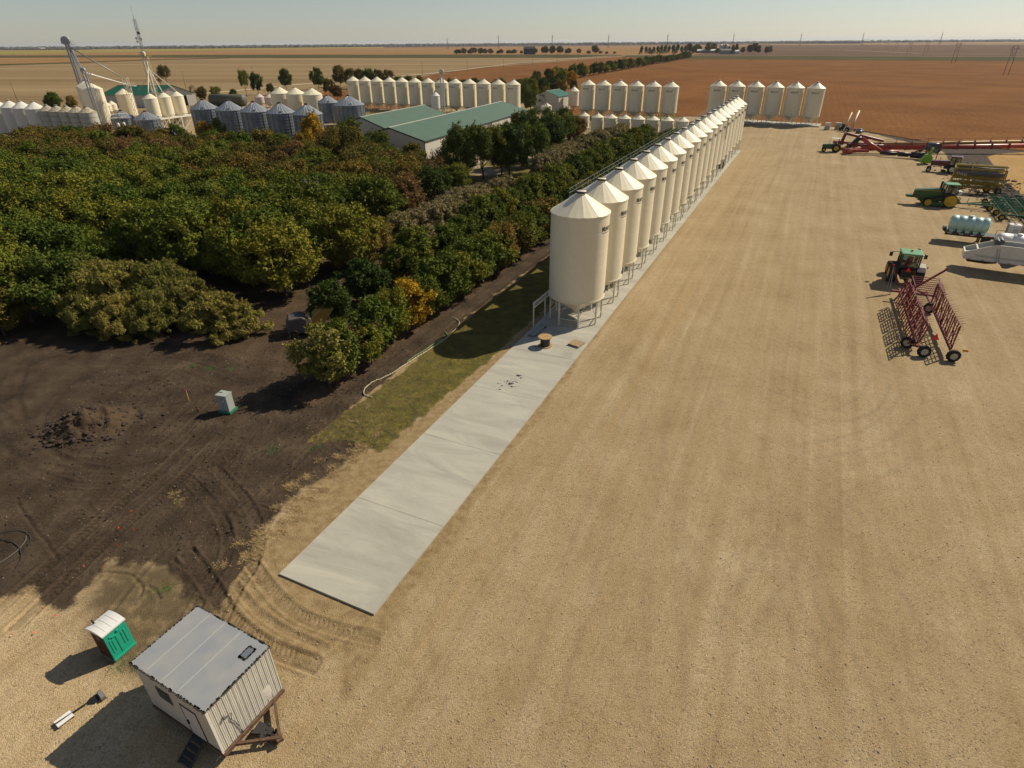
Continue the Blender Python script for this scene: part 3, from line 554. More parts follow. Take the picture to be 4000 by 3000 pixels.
def limbs(seed,h0=.22,rx=.42,top=.8,n=7,r0=.028,lean=(0,0),twigs=0,fork=0):
    r=random.Random(seed); mb=MB(); pts=[(0,0,-.02)]
    for k in range(1,5): t=k/4; pts.append((r.uniform(-.02,.02)*k+lean[0]*t*top,r.uniform(-.02,.02)*k+lean[1]*t*top,top*t))
    for k in range(4): mb.tube(pts[k],pts[k+1],r0*(1-.2*k),7,r0*(1-.2*(k+1)),False)
    for i in range(n):
        t=h0*.8+(top-h0)*i/n*.9; a=i*2.4+r.random(); k=min(3,int(t/top*4)); f=t/top*4-k; p=Vector(pts[k]).lerp(Vector(pts[k+1]),f)
        L=rx*(.75+.3*r.random())*(1-.45*i/n); q=p+Vector((math.cos(a)*L*.5,math.sin(a)*L*.5,L*.35)); e=q+Vector((math.cos(a+.3)*L*.45,math.sin(a+.3)*L*.45,L*.4))
        mb.tube(p,q,r0*.45,5,r0*.28,False); mb.tube(q,e,r0*.28,4,r0*.08,False)
        for _ in range(twigs):
            s=q.lerp(e,r.random()); d=Vector((r.uniform(-1,1),r.uniform(-1,1),r.uniform(-.1,1.2))).normalized()*L*r.uniform(.25,.55); mb.tube(s,s+d,r0*.11,3,r0*.03,False)
            for _ in range(2): s2=s+d*r.uniform(.3,.9); d2=Vector((r.uniform(-1,1),r.uniform(-1,1),r.uniform(0,1))).normalized()*L*.22; mb.tube(s2,s2+d2,r0*.06,3,r0*.02,False)
    return mb
def proto(name,kind,m,**k):
    lk={x:k.pop(x) for x in ('top','n','r0','lean','twigs') if x in k}; bk=k.pop('bark',bark)
    t=bpy.data.objects.new(name,None); col.objects.link(t)
    o=limbs(k.get('seed',1),k.get('h0',.22),k.get('rx',.42),**lk).build('trunk',bk,t)
    if k.get('clumps',1)>0:
        me=crown(**k); me.materials.append(m); c=bpy.data.objects.new('crown',me); col.objects.link(c); c.parent=t
    t.location=(0,0,-500); return t
PR={}
for i in range(3): PR['maple%d'%i]=proto('maple_tree','',LM['green'],seed=10+i,h0=.15,rx=.40,clumps=78,leaves=150,ls=.034,csz=.088,shape='round',r0=.022)
for i in range(4): PR['grove%d'%i]=proto('deciduous_tree','',LM['olive'],seed=20+i,h0=.20,rx=.46,clumps=92,leaves=150,ls=.029,csz=.088,shape='round',flat_=.75,r0=.022,top=.85)
for i in range(2): PR['spread%d'%i]=proto('spreading_tree','',LM['dark'],seed=30+i,h0=.30,rx=.48,clumps=70,leaves=150,ls=.025,csz=.082,shape='spread',r0=.024,top=.9,n=10)
for i in range(2): PR['olive%d'%i]=proto('silvery_shrub','',LM['grey'],seed=40+i,h0=.10,rx=.66,clumps=90,leaves=170,ls=.032,asp=3.0,csz=.095,shape='bush',r0=.02,n=9,wind=(.10,-.05))
for i in range(2): PR['willow%d'%i]=proto('willow_bush','',LM['gold'],seed=50+i,h0=.04,rx=.62,clumps=130,leaves=330,ls=.0175,asp=3.6,csz=.082,shape='bush',flat_=.7,r0=.015,n=12,wind=(-.30,.22))
PR['sparse']=proto('thin_tree','',LM['brown'],seed=60,h0=.35,rx=.40,clumps=26,leaves=80,ls=.028,csz=.10,shape='spread',r0=.022,twigs=9,n=14,top=.9)
PR['bare']=proto('bare_tree','',LM['brown'],seed=61,h0=.2,rx=.42,clumps=0,r0=.02,twigs=10,n=14,top=.92,bark=palebark)
PR['twig']=proto('leafless_shrub','',LM['brown'],seed=62,h0=.15,rx=.62,clumps=14,leaves=60,ls=.03,csz=.12,shape='bush',r0=.014,twigs=14,n=18,top=.8,bark=greytwig)
PR['poplar']=proto('poplar_tree','',LM['yg'],seed=63,h0=.12,rx=.24,clumps=44,leaves=170,ls=.030,csz=.085,shape='round',r0=.018,top=.9)
PR['spruce']=proto('spruce_tree','',LM['dark'],seed=64,h0=.06,rx=.24,clumps=46,leaves=120,ls=.03,csz=.07,shape='cone',r0=.018,top=.95)
used=set(); tr=random.Random(77)
def plant(kind,xy,h,m=None,label='',cat='tree',group=None,wide=1.,name=None):
    if kind in('maple','grove'): key=kind+str(tr.randrange(3 if kind=='maple' else 4))
    elif kind in('spread','olive','willow'): key=kind+str(tr.randrange(2))
    else: key=kind
    s=h*1.0; w_=s*wide*tr.uniform(.9,1.12)
    o=copy_thing(PR[key],(xy[0],xy[1],0),tr.uniform(0,2*PI) if kind not in('willow',) else tr.uniform(-.25,.25),label,group,scale=(w_,w_,s),mats={'crown':LM[m]} if m else None)
    o['category']=cat
    nm={'long shelterbelt':'shelterbelt_tree','trees at the head of the shelterbelt':'shelterbelt_tree','belt behind the rear bins':'belt_tree','broad trees of the distant farmstead':'farmstead_tree','distant roadside wood':'roadside_tree','trees by the road junction':'roadside_tree','trees of the left edge clump':'ash_tree'}.get(group)
    if nm: o.name=nm
    if name: o.name=name
    return o
def vis(x,y,z=4,mx=.12):
    q=Vector((x,y,z-30)); cz=q.y*math.cos(PITCH)-q.z*math.sin(PITCH); 
    if cz<1: return False
    return abs(q.x/cz*2300/4000)<.5+mx
# front row of maples beside the lane
fr=[(-26.2,6.3,'willow','olive-yellow maple nearest the camera at the row end, low branches'),(-24.6,6.2,'yg','olive maple second in the lane side row'),(-20.8,4.6,'brown','small brown thin tree between two fuller trees of the lane side row'),(-17.5,6.3,'green','deep green round maple fourth in the lane side row'),(-14.7,6.2,'yg','yellow-green maple fifth in the lane side row'),(-11.4,6.0,'orange','bright yellow-orange maple in the lane side row'),(-8.3,5.6,'yg','low golden maple beside the bright yellow one'),(-5.4,6.8,'yg','broad yellow-green maple right of the golden ones'),(-1.9,6.6,'yg','tall yellow-green maple ninth in the lane side row'),(.9,6.0,'green','green maple tenth in the lane side row')]
for s,h,m,lb in fr: plant('sparse' if m=='brown' else 'maple',ST(s,17),h,m,lb,'maple tree' if m!='brown' else 'tree','trees in the lane side row',1.02 if h>4 else .7)
plant('maple',ST(-20.6,15.9),4.4,'yg','short yellow-green young tree filling the gap after the nearest maple','maple tree',wide=.9)
s=4.0; i=10
while s<142:
    k=tr.choice(['green','green','yg','yg','gold','green','dark']) if s<60 else tr.choice(['green','yg','green','dark'])
    plant('maple',ST(s,17+tr.uniform(-.3,.3)),tr.uniform(5.6,6.8),k,'green to gold maple farther along the lane side row behind the bins','maple tree','trees in the lane side row',1.0); s+=3.1
plant('maple',ST(-14.1,26.7),5.5,'dark','small dark green tree alone in front of the second row','tree',wide=1.05)
plant('maple',ST(-6.7,27.3),5.9,'dark','round dark green tree second from the end of the second row','tree',wide=1.1)
s=1.
while s<150:
    if not(9<s<13): plant('maple',ST(s,27+tr.uniform(-.5,.5)),tr.uniform(5.5,7.2),tr.choice(['green','dark','green','yg']),'green tree in the second row behind the lane side row','tree','trees in the second shelter row',1.05)
    s+=4.2
for s in (2.2,5.4,8.8): plant('grove',ST(s,37+tr.uniform(-.6,.6)),6.3,'gold','gold-brown leafy tree between the dense grove and the second row','tree','gold-brown trees',1.05)
s=16.
while s<152:
    if s<58 or s>74: plant('olive',ST(s,36+tr.uniform(-.8,.8)),tr.uniform(4.8,6.0) if s<60 else tr.uniform(5.6,6.8),'grey','grey-green silvery shrub in the third shelter row','shrub','silvery shrubs of the third row',1.0)
    s+=4.3
# dense grove
s=-8.6
rows_=0
cnt=0
while s<62:
    t=38.+(3 if rows_%2 else 0)
    while t<196:
        x,y=ST(s+tr.uniform(-1.3,1.3),t+tr.uniform(-1.5,1.5))
        ok=vis(x,y) and not(s>52 and 74<t<94) and not (s>14 and t<46) and not(s>36 and t<52) and not (t<45 and s>4)
        if ok and cnt<262:
            if s<14: m=tr.choice(['green','green','green','yg','yg']); h=tr.uniform(8.2,11.0)
            elif s<26: m=tr.choice(['green','yg','yg','olive','green']); h=tr.uniform(7.6,9.4)
            else: m=tr.choice(['olive','olive','gold','green','olive','brown']); h=tr.uniform(6.8,9.8)
            kd='grove'
            if s>26 and tr.random()<.13: kd='twig'; h*=.8
            plant(kd,(x,y),h,m if kd!='twig' else 'brown',{'green':'leafy green tree in the dense grove','dark':'dark green tree in the dense grove','yg':'yellow-green tree in the dense grove','olive':'dull olive tree in the far part of the grove','gold':'gold-brown tree in the far part of the grove','brown':'brownish thinning tree in the far part of the grove'}[m] if kd!='twig' else 'grey leafless twiggy shrub in the far part of the grove','tree' if kd!='twig' else 'shrub','trees of the dense grove' if kd!='twig' else 'leafless shrubs of the grove',1.0); cnt+=1
        t+=6.1 if s<20 else 6.8
    s+=5.7 if rows_ not in (3,) else 9.0
    rows_+=1
# left cluster and the wind swept willow thicket
for (px,h,m) in (((-67.29,74.93),9.6,'yg'),((-65.26,79.68),9.6,'green'),((-61.46,80.62),8.6,'green'),((-68.12,70.61),9.5,'olive'),((-60.04,68.04),9.0,'green'),((-55.60,69.15),8.2,'dark'),((-60.81,64.32),6.5,'olive'),((-72.89,73.25),9,'dark'),((-80.24,85.33),8.5,'green'),((-74.89,88.70),8.5,'green'),((-65.76,65.13),6.5,'olive'),((-61.45,84.92),7.5,'green'),((-56.46,81.56),7.0,'green'),((-70.43,89.81),8.5,'green'),((-55.49,73.80),6.5,'dark')):
    plant('grove',px,h,m,'broad tree in the dark clump at the left edge','tree','trees of the left edge clump',1.0)
for i,(px,h) in enumerate((((-50.57,69.46),7.2),((-46.51,68.58),7.4),((-42.66,69.31),7.0),((-41.95,64.71),5.2),((-45.29,64.05),5.0),((-49.89,65.58),5.0),((-38.65,67.65),5.6))):
    plant('willow',px,h,'willow','wind-swept olive-gold willow bush in the thicket before the grove','willow bush','wind-swept willow thicket',1.05)
plant('willow',(-33.26,63.84),5.2,'willow','low rounded olive-green bush right of the willow thicket','bush',wide=1.1)
plant('willow',(-38.68,68.44),4.2,'olive','upright olive bush between the thicket and the rounded bush','bush',wide=.8)
plant('bare',(-36.02,109.35),9.84,None,'pale bare dead tree standing out of the grove','dead tree')
# tall trees round the long sheds
for px,h,k,m,lb,w_ in (((-40.89,153.25),12.5,'spread','olive','tall olive tree with a dark leaning trunk left of the long shed',.9),((-51.07,175.57),9.5,'poplar','gold','narrow gold-brown tree left of the tall leaning tree',1.0),((-60.80,180.06),8.5,'poplar','gold','slim gold tree in front of the steel bins',.9),
  ((-33.68,156.82),7.5,'grove','yg','yellow-green tree before the end wall of the long shed',.95),((-26.43,144.41),7,'grove','dark','dark green low tree beside the shed wall',.95),((-23.14,156.43),6.5,'grove','olive','olive tree before the near corner of the long shed',1.),
  ((-16.13,151.41),9,'sparse','brown','thin reddish tree against the pale shed wall',.85),((-17.87,138.66),8,'sparse','brown','thin brown tree left of the big dark tree',.8),((-10.60,154.35),12.5,'spread','dark','large dark green tree with a thin top before the shed wall',.95),((-8.01,169.92),11,'sparse','brown','half bare tall tree rising over the shed eave',.9),
  ((-2.25,158.95),12,'grove','dark','large dark green tree second from the shed',.72),((4.76,173.27),13,'grove','dark','largest dark round tree right of the long shed',.72),((11.19,185.61),11.5,'grove','dark','dark tree right of the largest round tree',.72),((1.31,190.64),10,'sparse','brown','reddish thinning tree behind the dark round trees',1.),
  ((20.28,242.61),8.5,'grove','dark','dark tree in front of the small cream bins',.8),((24.38,225.20),7,'grove','gold','gold tree beside the small cream bins',.8),((21.15,210.31),6.5,'grove','brown','reddish low tree below the dark tree by the small bins',.8),
  ((-36.79,173.01),9,'spread','dark','dark leafy tree between the steel bins and the shed',.9),((-47.04,188.18),11,'poplar','yg','yellow-green upright tree before the wide steel bin',1.2),((-61.94,198.36),12,'poplar','orange','gold-leaved tree in front of the fifth steel bin',1.1),
  ((-106.79,222.60),7,'grove','orange','bright orange-yellow tree before the steel bins',.75),((-108.50,205.66),8,'grove','green','green tree between the two groups of steel bins',.9),((-100.33,222.27),8,'grove','green','green tree before the first steel bins',.8),((-143.09,215.55),6,'grove','green','green tree below the stained bins',.8),((-87.47,221.62),8,'grove','green','leafy green tree before the middle steel bins',.8),((-110.13,200.58),7.5,'poplar','olive','olive tree right of the ribbed steel bins',1.3),((-138.63,267.75),8,'poplar','gold','gold shrub beside the raised bins',1.4)):
    plant(k,px,h,m,lb,'tree',wide=w_)
for i,(px,h,m) in enumerate((((-89.35,175.16),8.5,'olive'),((-82.84,176.89),9,'green'),((-75.37,174.59),9,'olive'),((-68.75,176.30),9.5,'gold'),((-61.28,169.05),9,'green'),((-54.60,160.95),8.5,'olive'),((-48.25,157.37),9,'olive'),((-46.69,164.12),9.5,'brown'),((-35.63,144.73),8,'yg'),((-28.61,136.43),8,'green'),((-22.07,131.28),7.5,'olive'),((-36.35,160.25),8,'olive'),((-30.29,160.02),7,'green'),((-26.43,170.66),6.5,'olive'),((-16.20,128.75),7.5,'dark'),((-12.37,135.89),7,'green'))):
    plant('grove',px,h,m,'mixed tree in the belt between the grove and the steel bins or sheds','tree','belt between the grove and the sheds',1.0,name='boundary_tree')
for i,(px,h,m) in enumerate((((-12.95,151.30),10.5,'dark'),((-6.78,155.81),12,'green'),((-0.26,158.88),12,'dark'),((5.94,165.64),11.5,'green'),((11.44,177.02),11,'dark'),((9.56,200.09),12,'dark'),((3.14,208.40),10.5,'olive'),((16.47,205.02),10,'green'))):
    plant('spread' if i%2 else 'grove',px,h,m,'dark green tree filling the gap beside the long shed wall','tree','dark trees beside the long shed',.85,name='yard_tree')
for px,h,k,m,lb,w_ in (((-243.40,348.82),8.71,'grove','green','round green tree behind the left bin row',.85),((-234.00,348.11),7,'grove','gold','orange-green tree right of the round green one',.8),((-248.28,351.97),7,'grove','dark','dark green tree left behind the left bin row',.8),
  ((-293.36,566.24),14.80,'spread','olive','feathery willow standing behind the green roofed barn',.75),((-290.02,548.98),9,'sparse','brown','thin tree behind the barn beside the feathery willow',.8),((-190.09,394.55),9.5,'twig','brown','dark bare shrub right of the barn',.6),((-186.92,397.85),8,'grove','brown','reddish-brown tree right of the barn',.9),((-178.00,397.08),8,'spread','green','small green tree by the farm road',.8),
  ((-175.12,436.10),15,'spread','green','tall ragged tree beside the farm road',.5),((-173.99,453.86),13,'grove','dark','dark green tree with golden side beside the ragged tree',.65),((-165.21,392.42),7,'grove','dark','low dark tree by the culvert tank',.8),((-169.33,499.22),14,'grove','dark','round very dark tree alone at the farm road',.72),((-145.91,502.31),14.5,'grove','dark','second round very dark tree by the rear bins',.7),((-163.15,448.21),7,'grove','olive','low olive bush between the dark round trees',.8),((-120.00,437.35),10,'grove','olive','olive tree left of the rear bin row',.8),((-106.87,405.58),8,'grove','brown','reddish tree left of the rear bin row',.8),((-136.48,531.27),15,'grove','olive','tall olive tree behind the rear bin row',.8)):
    plant(k,px,h,m,lb,'tree',wide=w_)
# belt behind the rear bin rows
BELT=[(-123.28,514.38),(-116.78,516.65),(-108.33,509.74),(-99.54,500.08),(-90.09,490.67),(-80.54,478.91),(-72.18,472.84),(-63.36,461.88),(-55.49,456.21),(-47.80,450.68),(-39.41,445.19),(-31.22,439.83),(-23.21,434.59),(-15.39,429.46),(-6.84,420.18),(6.50,431.69),(11.10,447.11)]
for i,p in enumerate(BELT): plant('grove',p,tr.uniform(8,10.5) if i>4 else 13,tr.choice(['green','yg','olive','dark']),'leafy tree in the belt behind the rear bin rows','tree','belt behind the rear bins',.85)
SH=[(11.55,431.20),(19.34,478.87),(29.62,512.11),(29.16,429.49),(31.34,402.63),(19.43,385.25),(12.36,377.22),(7.95,346.37),(9.88,319.57),(18.13,331.76),(46.04,495.39),(37.34,482.33),(41.65,428.27)]
for i,p in enumerate(SH): plant('grove',p,[9,12,12,11,10,12,12,11,10,10,11,12,9][i],['green','yg','dark','dark','gold','dark','green','green','dark','olive','orange','yg','gold'][i],'mixed green and gold tree between the bin rows and the shelterbelt','tree','trees at the head of the shelterbelt',.7)
a_=np.array((34.60,561.76)); b_=np.array((366.32,1374.71)); nb=64
for i in range(nb):
    k=i/(nb-1); p=a_*(1-k)+b_*k; plant('poplar' if i%3 else 'grove',(p[0]+tr.uniform(-2,2),p[1]+tr.uniform(-2,2)),tr.uniform(9,12.5),tr.choice(['green','green','yg','dark','yg','olive']) if i>8 else tr.choice(['yg','orange','green']),'upright tree in the long shelterbelt between the brown fields','tree','long shelterbelt',1.5 if i%3 else .75)
# farmstead and woods far off
FARM=[(365.48,1870.47),(392.62,1945.75),(385.66,1861.52),(421.74,1978.69),(406.29,1852.36),(451.85,2012.75),(433.57,1882.51),(472.42,2002.73),(453.55,1873.44),(484.25,1948.97),(465.11,1826.26),(514.96,1982.02),(612.57,1887.96),(585.63,1772.79),(644.40,1918.97),(496.09,1854.14),(566.85,2006.14),(656.41,2065.68)]
for i,p in enumerate(FARM): plant('spruce',p,tr.uniform(17,24),'dark','dark spruce in the shelter of the distant farmstead','spruce','spruces of the distant farmstead',1.3)
FARM2=[(495.45,1812.80),(570.71,2056.10),(586.78,1996.19),(627.29,2080.99),(550.03,1788.58),(633.49,1833.90),(635.73,1790.77),(673.79,1858.85),(643.59,1747.07),(661.78,1738.99),(695.60,1805.06),(376.16,1785.53),(548.72,2067.36)]
for i,p in enumerate(FARM2): plant('grove',p,[20,22,27,24,14,16,21,24,19,17,18,12,25][i],['yg','olive','yg','green','green','green','brown','brown','olive','brown','grey','grey','dark'][i],'broad tree at the distant farmstead','tree','broad trees of the distant farmstead',.8)
W0=np.array((-165.94,2060.06)); W1=np.array((196.11,1990.28)); 
for i in range(36):
    k=i/35; p=W0*(1-k)+W1*k
    if .55<k<.66: continue
    plant('grove' if i%4 else 'poplar',(p[0]+tr.uniform(-8,8),p[1]+tr.uniform(-12,30)),(tr.uniform(13,18) if k<.3 or k>.66 else tr.uniform(9,13))*(1.25 if k>.68 and k<.9 else 1),tr.choice(['dark','olive','green','olive']),'tree in the distant roadside wood','tree','distant roadside wood',.95 if i%4 else 1.8)
for p,h in (((249.69,1965.96),22),((227.06,1931.89),9),((263.76,1959.58),8),((275.33,1910.47),7),((301.98,1942.23),6)): plant('poplar' if h>20 else 'grove',p,h,'olive','lone tree by the road junction beyond the fields','tree','trees by the road junction',1.5)
for k,o in PR.items():
    for c in list(o.children): bpy.data.objects.remove(c)
    bpy.data.objects.remove(o)
# far treelines under the skyline: strips of ragged crowns too far to count
def farwood(name,pts,h,label,m,seed,width=120,n=900):
    r=np.random.RandomState(seed); P=np.array(pts,float); seg=np.hypot(*(P[1:]-P[:-1]).T); tot=seg.sum(); V=[];F=[]
    for i in range(n):
        u=r.rand()*tot; k=0
        while u>seg[k] and k<len(seg)-1: u-=seg[k]; k+=1
        p=P[k]+(P[k+1]-P[k])*(u/seg[k]); p=p+r.normal(size=2)*width*.3
        hh=h*(.45+.6*r.rand())*(.7+.5*math.sin(i*.37)**2); w_=hh*(.6+.9*r.rand())
        o=len(V)
        for a in range(6): V.append((p[0]+w_*math.cos(a*PI/3+i),p[1]+w_*math.sin(a*PI/3+i),0))
        for a in range(6): V.append((p[0]+w_*.85*math.cos(a*PI/3+i),p[1]+w_*.85*math.sin(a*PI/3+i),hh*.62))
        V.append((p[0],p[1],hh)); F+=[(o+a,o+(a+1)%6,o+6+(a+1)%6,o+6+a) for a in range(6)]+[(o+6+a,o+6+(a+1)%6,o+12) for a in range(6)]
    me=bpy.data.meshes.new(name); me.from_pydata(V,[],F); me.materials.append(m); o=bpy.data.objects.new(name,me); col.objects.link(o); tag(o,label,'woodland',kind='stuff')
fwm=mat('far_foliage',(.055,.052,.030),.9,var=.3,scale=.01)
farwood('distant_wood',[(-3895.46,7223.58),(-3049.79,6794.84),(-2185.93,7337.26),(-1505.91,8150.92)],20,'dark wood strip beyond the yellow field at left',fwm,1,60,700)
farwood('distant_wood',[(-4968.81,4892.59),(-4919.59,6553.98),(-3924.75,6305.30)],16,'dark wood strip at the left edge under the skyline',fwm,2,90,700)
farwood('distant_treeline',[(-9000,6500),(-4000,7500),(0,8500),(5000,9000),(10000,9000)],26,'hazy treeline along the whole skyline',fwm,3,900,3500)
farwood('distant_treeline',[(-12000,12000),(-4000,14000),(3000,15000),(14000,14000)],28,'faint second treeline on the horizon',fwm,4,1500,3500)
farwood('distant_wood',[(1441.80,12760.45),(1820.44,11238.19)],18,'thin wood on the skyline right of centre',fwm,5,60,160)
farwood('distant_wood',[(3171.38,8330.23),(3574.81,7022.26)],26,'dark wood on the skyline above the tilled field',fwm,6,90,220)
farwood('distant_wood',[(-297.73,19753.90),(1269.14,16854.47)],14,'low scrub strip around the far white buildings',fwm,7,60,160)
farwood('hedge_dots',[(-1794.91,12215.27),(-929.72,12336.65)],9,'dotted low bushes on the far orange field',fwm,8,40,60)

# ---------------- steel bins, elevator legs, sheds, poles
sheet=mat('corrugated_steel',(.20,.225,.26),.42,metal=.55,var=.25,scale=.6)
sheetroof=mat('steel_roof',(.34,.36,.39),.4,metal=.55,var=.15,scale=1)
greyw=mat('weathered_white',(.46,.435,.375),.6,var=.12,scale=1.5); streakroof=mat('streaked_roof',(.50,.45,.34),.6,c2=(.22,.17,.11),scale=1.4)
redp=mat('red_paint',(.30,.025,.02),.5); whitep=mat('white_paint',(.66,.635,.565),.5,var=.06); galv=mat('galv_frame',(.30,.31,.32),.5,metal=.5)
wallm=mat('white_metal_siding',(.52,.49,.43),.55,var=.05); greenroof=mat('green_metal_roof',(.058,.112,.074),.6,var=.12,scale=.3,c2=(.070,.125,.086))
greenroof2=mat('bright_green_roof',(.012,.11,.065),.45); trimd=mat('dark_green_trim',(.015,.035,.028),.6); dark=mat('dark_opening',(.012,.012,.014),.8)
yel=mat('yellow_rail',(.45,.30,.03),.5)
def steel_bin(name,label,c,r,he,hc,group=None,stiff=16,base=0,body=None,redcap=True,ribs=24):
    t=thing(name,label,'grain bin',(c[0],c[1],base),0,group); body=body or sheet; mb=MB(); prof=[]
    k=int(he/.45)
    for i in range(k+1): z=he*i/k; prof+=[(r+(.022 if i%2 else -.022),z)]
    mb.lathe(prof,48,smooth=False); mb.build('wall',body,t)
    mb=MB(); cone_roof(mb,r+.05,he,hc,.55,ribs,.09); mb.build('roof',sheetroof,t)
    mb=MB()
    for i in range(stiff):
        a=2*PI*i/stiff+.1; mb.box(((r+.07)*math.cos(a),(r+.07)*math.sin(a),he/2),(.10,.10,he-.2),a)
    mb.build('stiffeners',sheet,t)
    mb=MB(); a=R(-60); d=Vector((math.cos(a),math.sin(a),0)); e=Vector((-d.y,d.x,0))
    for s in (-.22,.22): mb.bar(d*(r+.2)+e*s+Vector((0,0,.2)),d*(r+.2)+e*s+Vector((0,0,he)),.05)
    mb.build('ladder',trimd if 0 else sheet,t)
    mb=MB(); mb.lathe([(.56,hc-.05),(.56,hc+.22),(.62,hc+.24),(.45,hc+.42),(.001,hc+.46)],16); cpp=mb.build('cap',trimd,t)
    if redcap: mb=MB(); mb.lathe([(.62,hc-.04),(.66,hc+.04),(.6,hc+.06)],16); mb.build('cap_ring',redp,cpp)
    for i,aa in enumerate((R(-70),R(20),R(200))):
        rr=r*.88; mb=MB(); z=he+(hc-he)*.14; mb.box((rr*math.cos(aa),rr*math.sin(aa),z+.22),(.55,.5,.4),aa); mb.build('roof_vent',sheetroof,t)
    return t
for i,c in enumerate(((-108.3,229.8),(-97.2,224.7),(-86.2,218.6),(-75.6,213.2),(-65.2,208))):
    steel_bin('steel_bin','blue-grey steel grain bin in the row behind the grove, %s from left'%ordinal(i),c,4.55,10.6,13.3,'blue-grey steel bins')
steel_bin('steel_bin','wide weathered steel bin beside the green roofed sheds',(-67.5,272.9),6.25,8,11.3,None,20,redcap=False,ribs=28)
steel_bin('steel_bin','smaller steel bin partly behind the wide steel bin',(-79.5,284.5),4.3,8,10.6,redcap=False)
steel_bin('steel_bin','dark ribbed steel bin right of the transformer pole, nearest the grove',(-133.24,236.20),4.3,6.7,9.1,'dark ribbed steel bins')
p=(-146.72,243.91); steel_bin('steel_bin','dark ribbed steel bin directly behind the transformer pole',p,3.9,6.5,8.7,'dark ribbed steel bins')
steel_bin('steel_bin','low steel bin whose roof just shows above the trees',(-117.90,223.16),4.0,2.6,4.6,redcap=False)
steel_bin('steel_bin','small steel hopper just right of the dark ribbed bin',(-125.11,233.09),1.6,2.3,3.4,redcap=False,ribs=12)
# cream bins among the trees
def simple(label,c,r,he,hc,group=None,zb=2.2,m=None,rm=None,legs=8,base=0,text=None,**k):
    b=make_bin('hopper_bin',label,'grain bin',r,zb,he,hc,legs,0,text,tsize=.5,group=group,bodymat=m,roofm=rm,hopz=.6,**k); b.location=(c[0],c[1],base); return b
b=simple('first of three stout cream bins behind the steel bins',(-109.3,312),4.45,10,12.9,'three stout cream bins',capr=.5)
copy_thing(b,(-100.4,307.2),None,'middle of three stout cream bins behind the steel bins'); copy_thing(b,(-91.2,302.3),None,'rightmost of three stout cream bins behind the steel bins')
b=simple('small pinkish white bin left of the stout cream bins',(-138.29,360.89),2.6,5,6.9,'small pinkish bins',m=mat('pinkish_white',(.52,.44,.39),.6)); copy_thing(b,(*(-131.65,357.38),0),None,'small pinkish white bin touching the stout cream bins')
b=simple('white hopper bin in the left edge row, first beside the stained bins',(-169.4,231.6),3.25,10.8,13.2,'white bins of the left edge row',m=whitep)
for i,c in enumerate(((-176.3,234.9),(-182.9,238.1),(-190,241.2),(-197,244))): copy_thing(b,(*c,0),None,'white hopper bin in the left edge row, %s from the stained bins'%ordinal(i+1))
b=simple('stained white bin with black seams, rightmost and nearest of five',(-145.5,222.9),2.75,10.2,12.2,'stained white bins with black seams',zb=1.6,m=greyw,rm=streakroof)
mb=MB()
for z in (3.4,5.2,7,8.7): mb.lathe([(2.77,z-.05),(2.79,z),(2.77,z+.05)],48)
mb.build('seam_band',mat('black_seam',(.06,.055,.05),.7),b)
for i in range(4): copy_thing(b,(-145.5-4.75*(i+1),222.9+1.95*(i+1),0),None,'stained white bin with black seams, %s from the right of five'%ordinal(i+1))
b=simple('tall cream bin with the elevator leg running down its side',(-168.3,265),3.9,15,17.4,'tall cream bins under the elevator',zb=2)
copy_thing(b,(-175.2,274.5),None,'middle tall cream bin under the elevator spouts'); copy_thing(b,(-182.4,284.4),None,'farthest tall cream bin under the elevator tower')
simple('single cream hopper bin between the two elevator towers',(-184.8+8,314.5-14),3.45,10.9,13.2)
b=simple('low cream bin at the foot of the tall elevator bins',(-199.49,326.07),2.2,4.6,6.4,'low cream bins at the elevator foot'); copy_thing(b,(*(-198.49,319.97),0),None,'low cream bin right against the tall elevator bins')
RB=simple('raised cream bin on the white steel platform, left of three',(-137,249),2.45,12.6,14.5,'three raised cream bins',zb=6.6,braces=False); 
copy_thing(RB,(-134.7,254.6,0),None,'raised cream bin on the white steel platform, middle of three'); copy_thing(RB,(-132.6,260.6,0),None,'raised cream bin on the white steel platform, right of three')
t=thing('loading_platform','white braced steel platform under the three raised bins','platform',(-134.8,254.8,0),R(69))
mb=MB(); mb.box((0,0,5.4),(19,6.4,.4)); mb.build('deck',whitep,t)
for x in (-9,-3,3,9):
    for y in (-3,3): mb=MB(); mb.box((x,y,2.6),(.35,.35,5.2)); mb.build('column',whitep,t)
mb=MB()
for x in (-9,-3,3): mb.bar((x,3.2,.4),(x+6,3.2,5.2),.14); mb.bar((x,3.2,5.2),(x+6,3.2,.4),.14); mb.bar((x,-3.2,.4),(x+6,-3.2,5.2),.14)
mb.build('cross_brace',whitep,t)
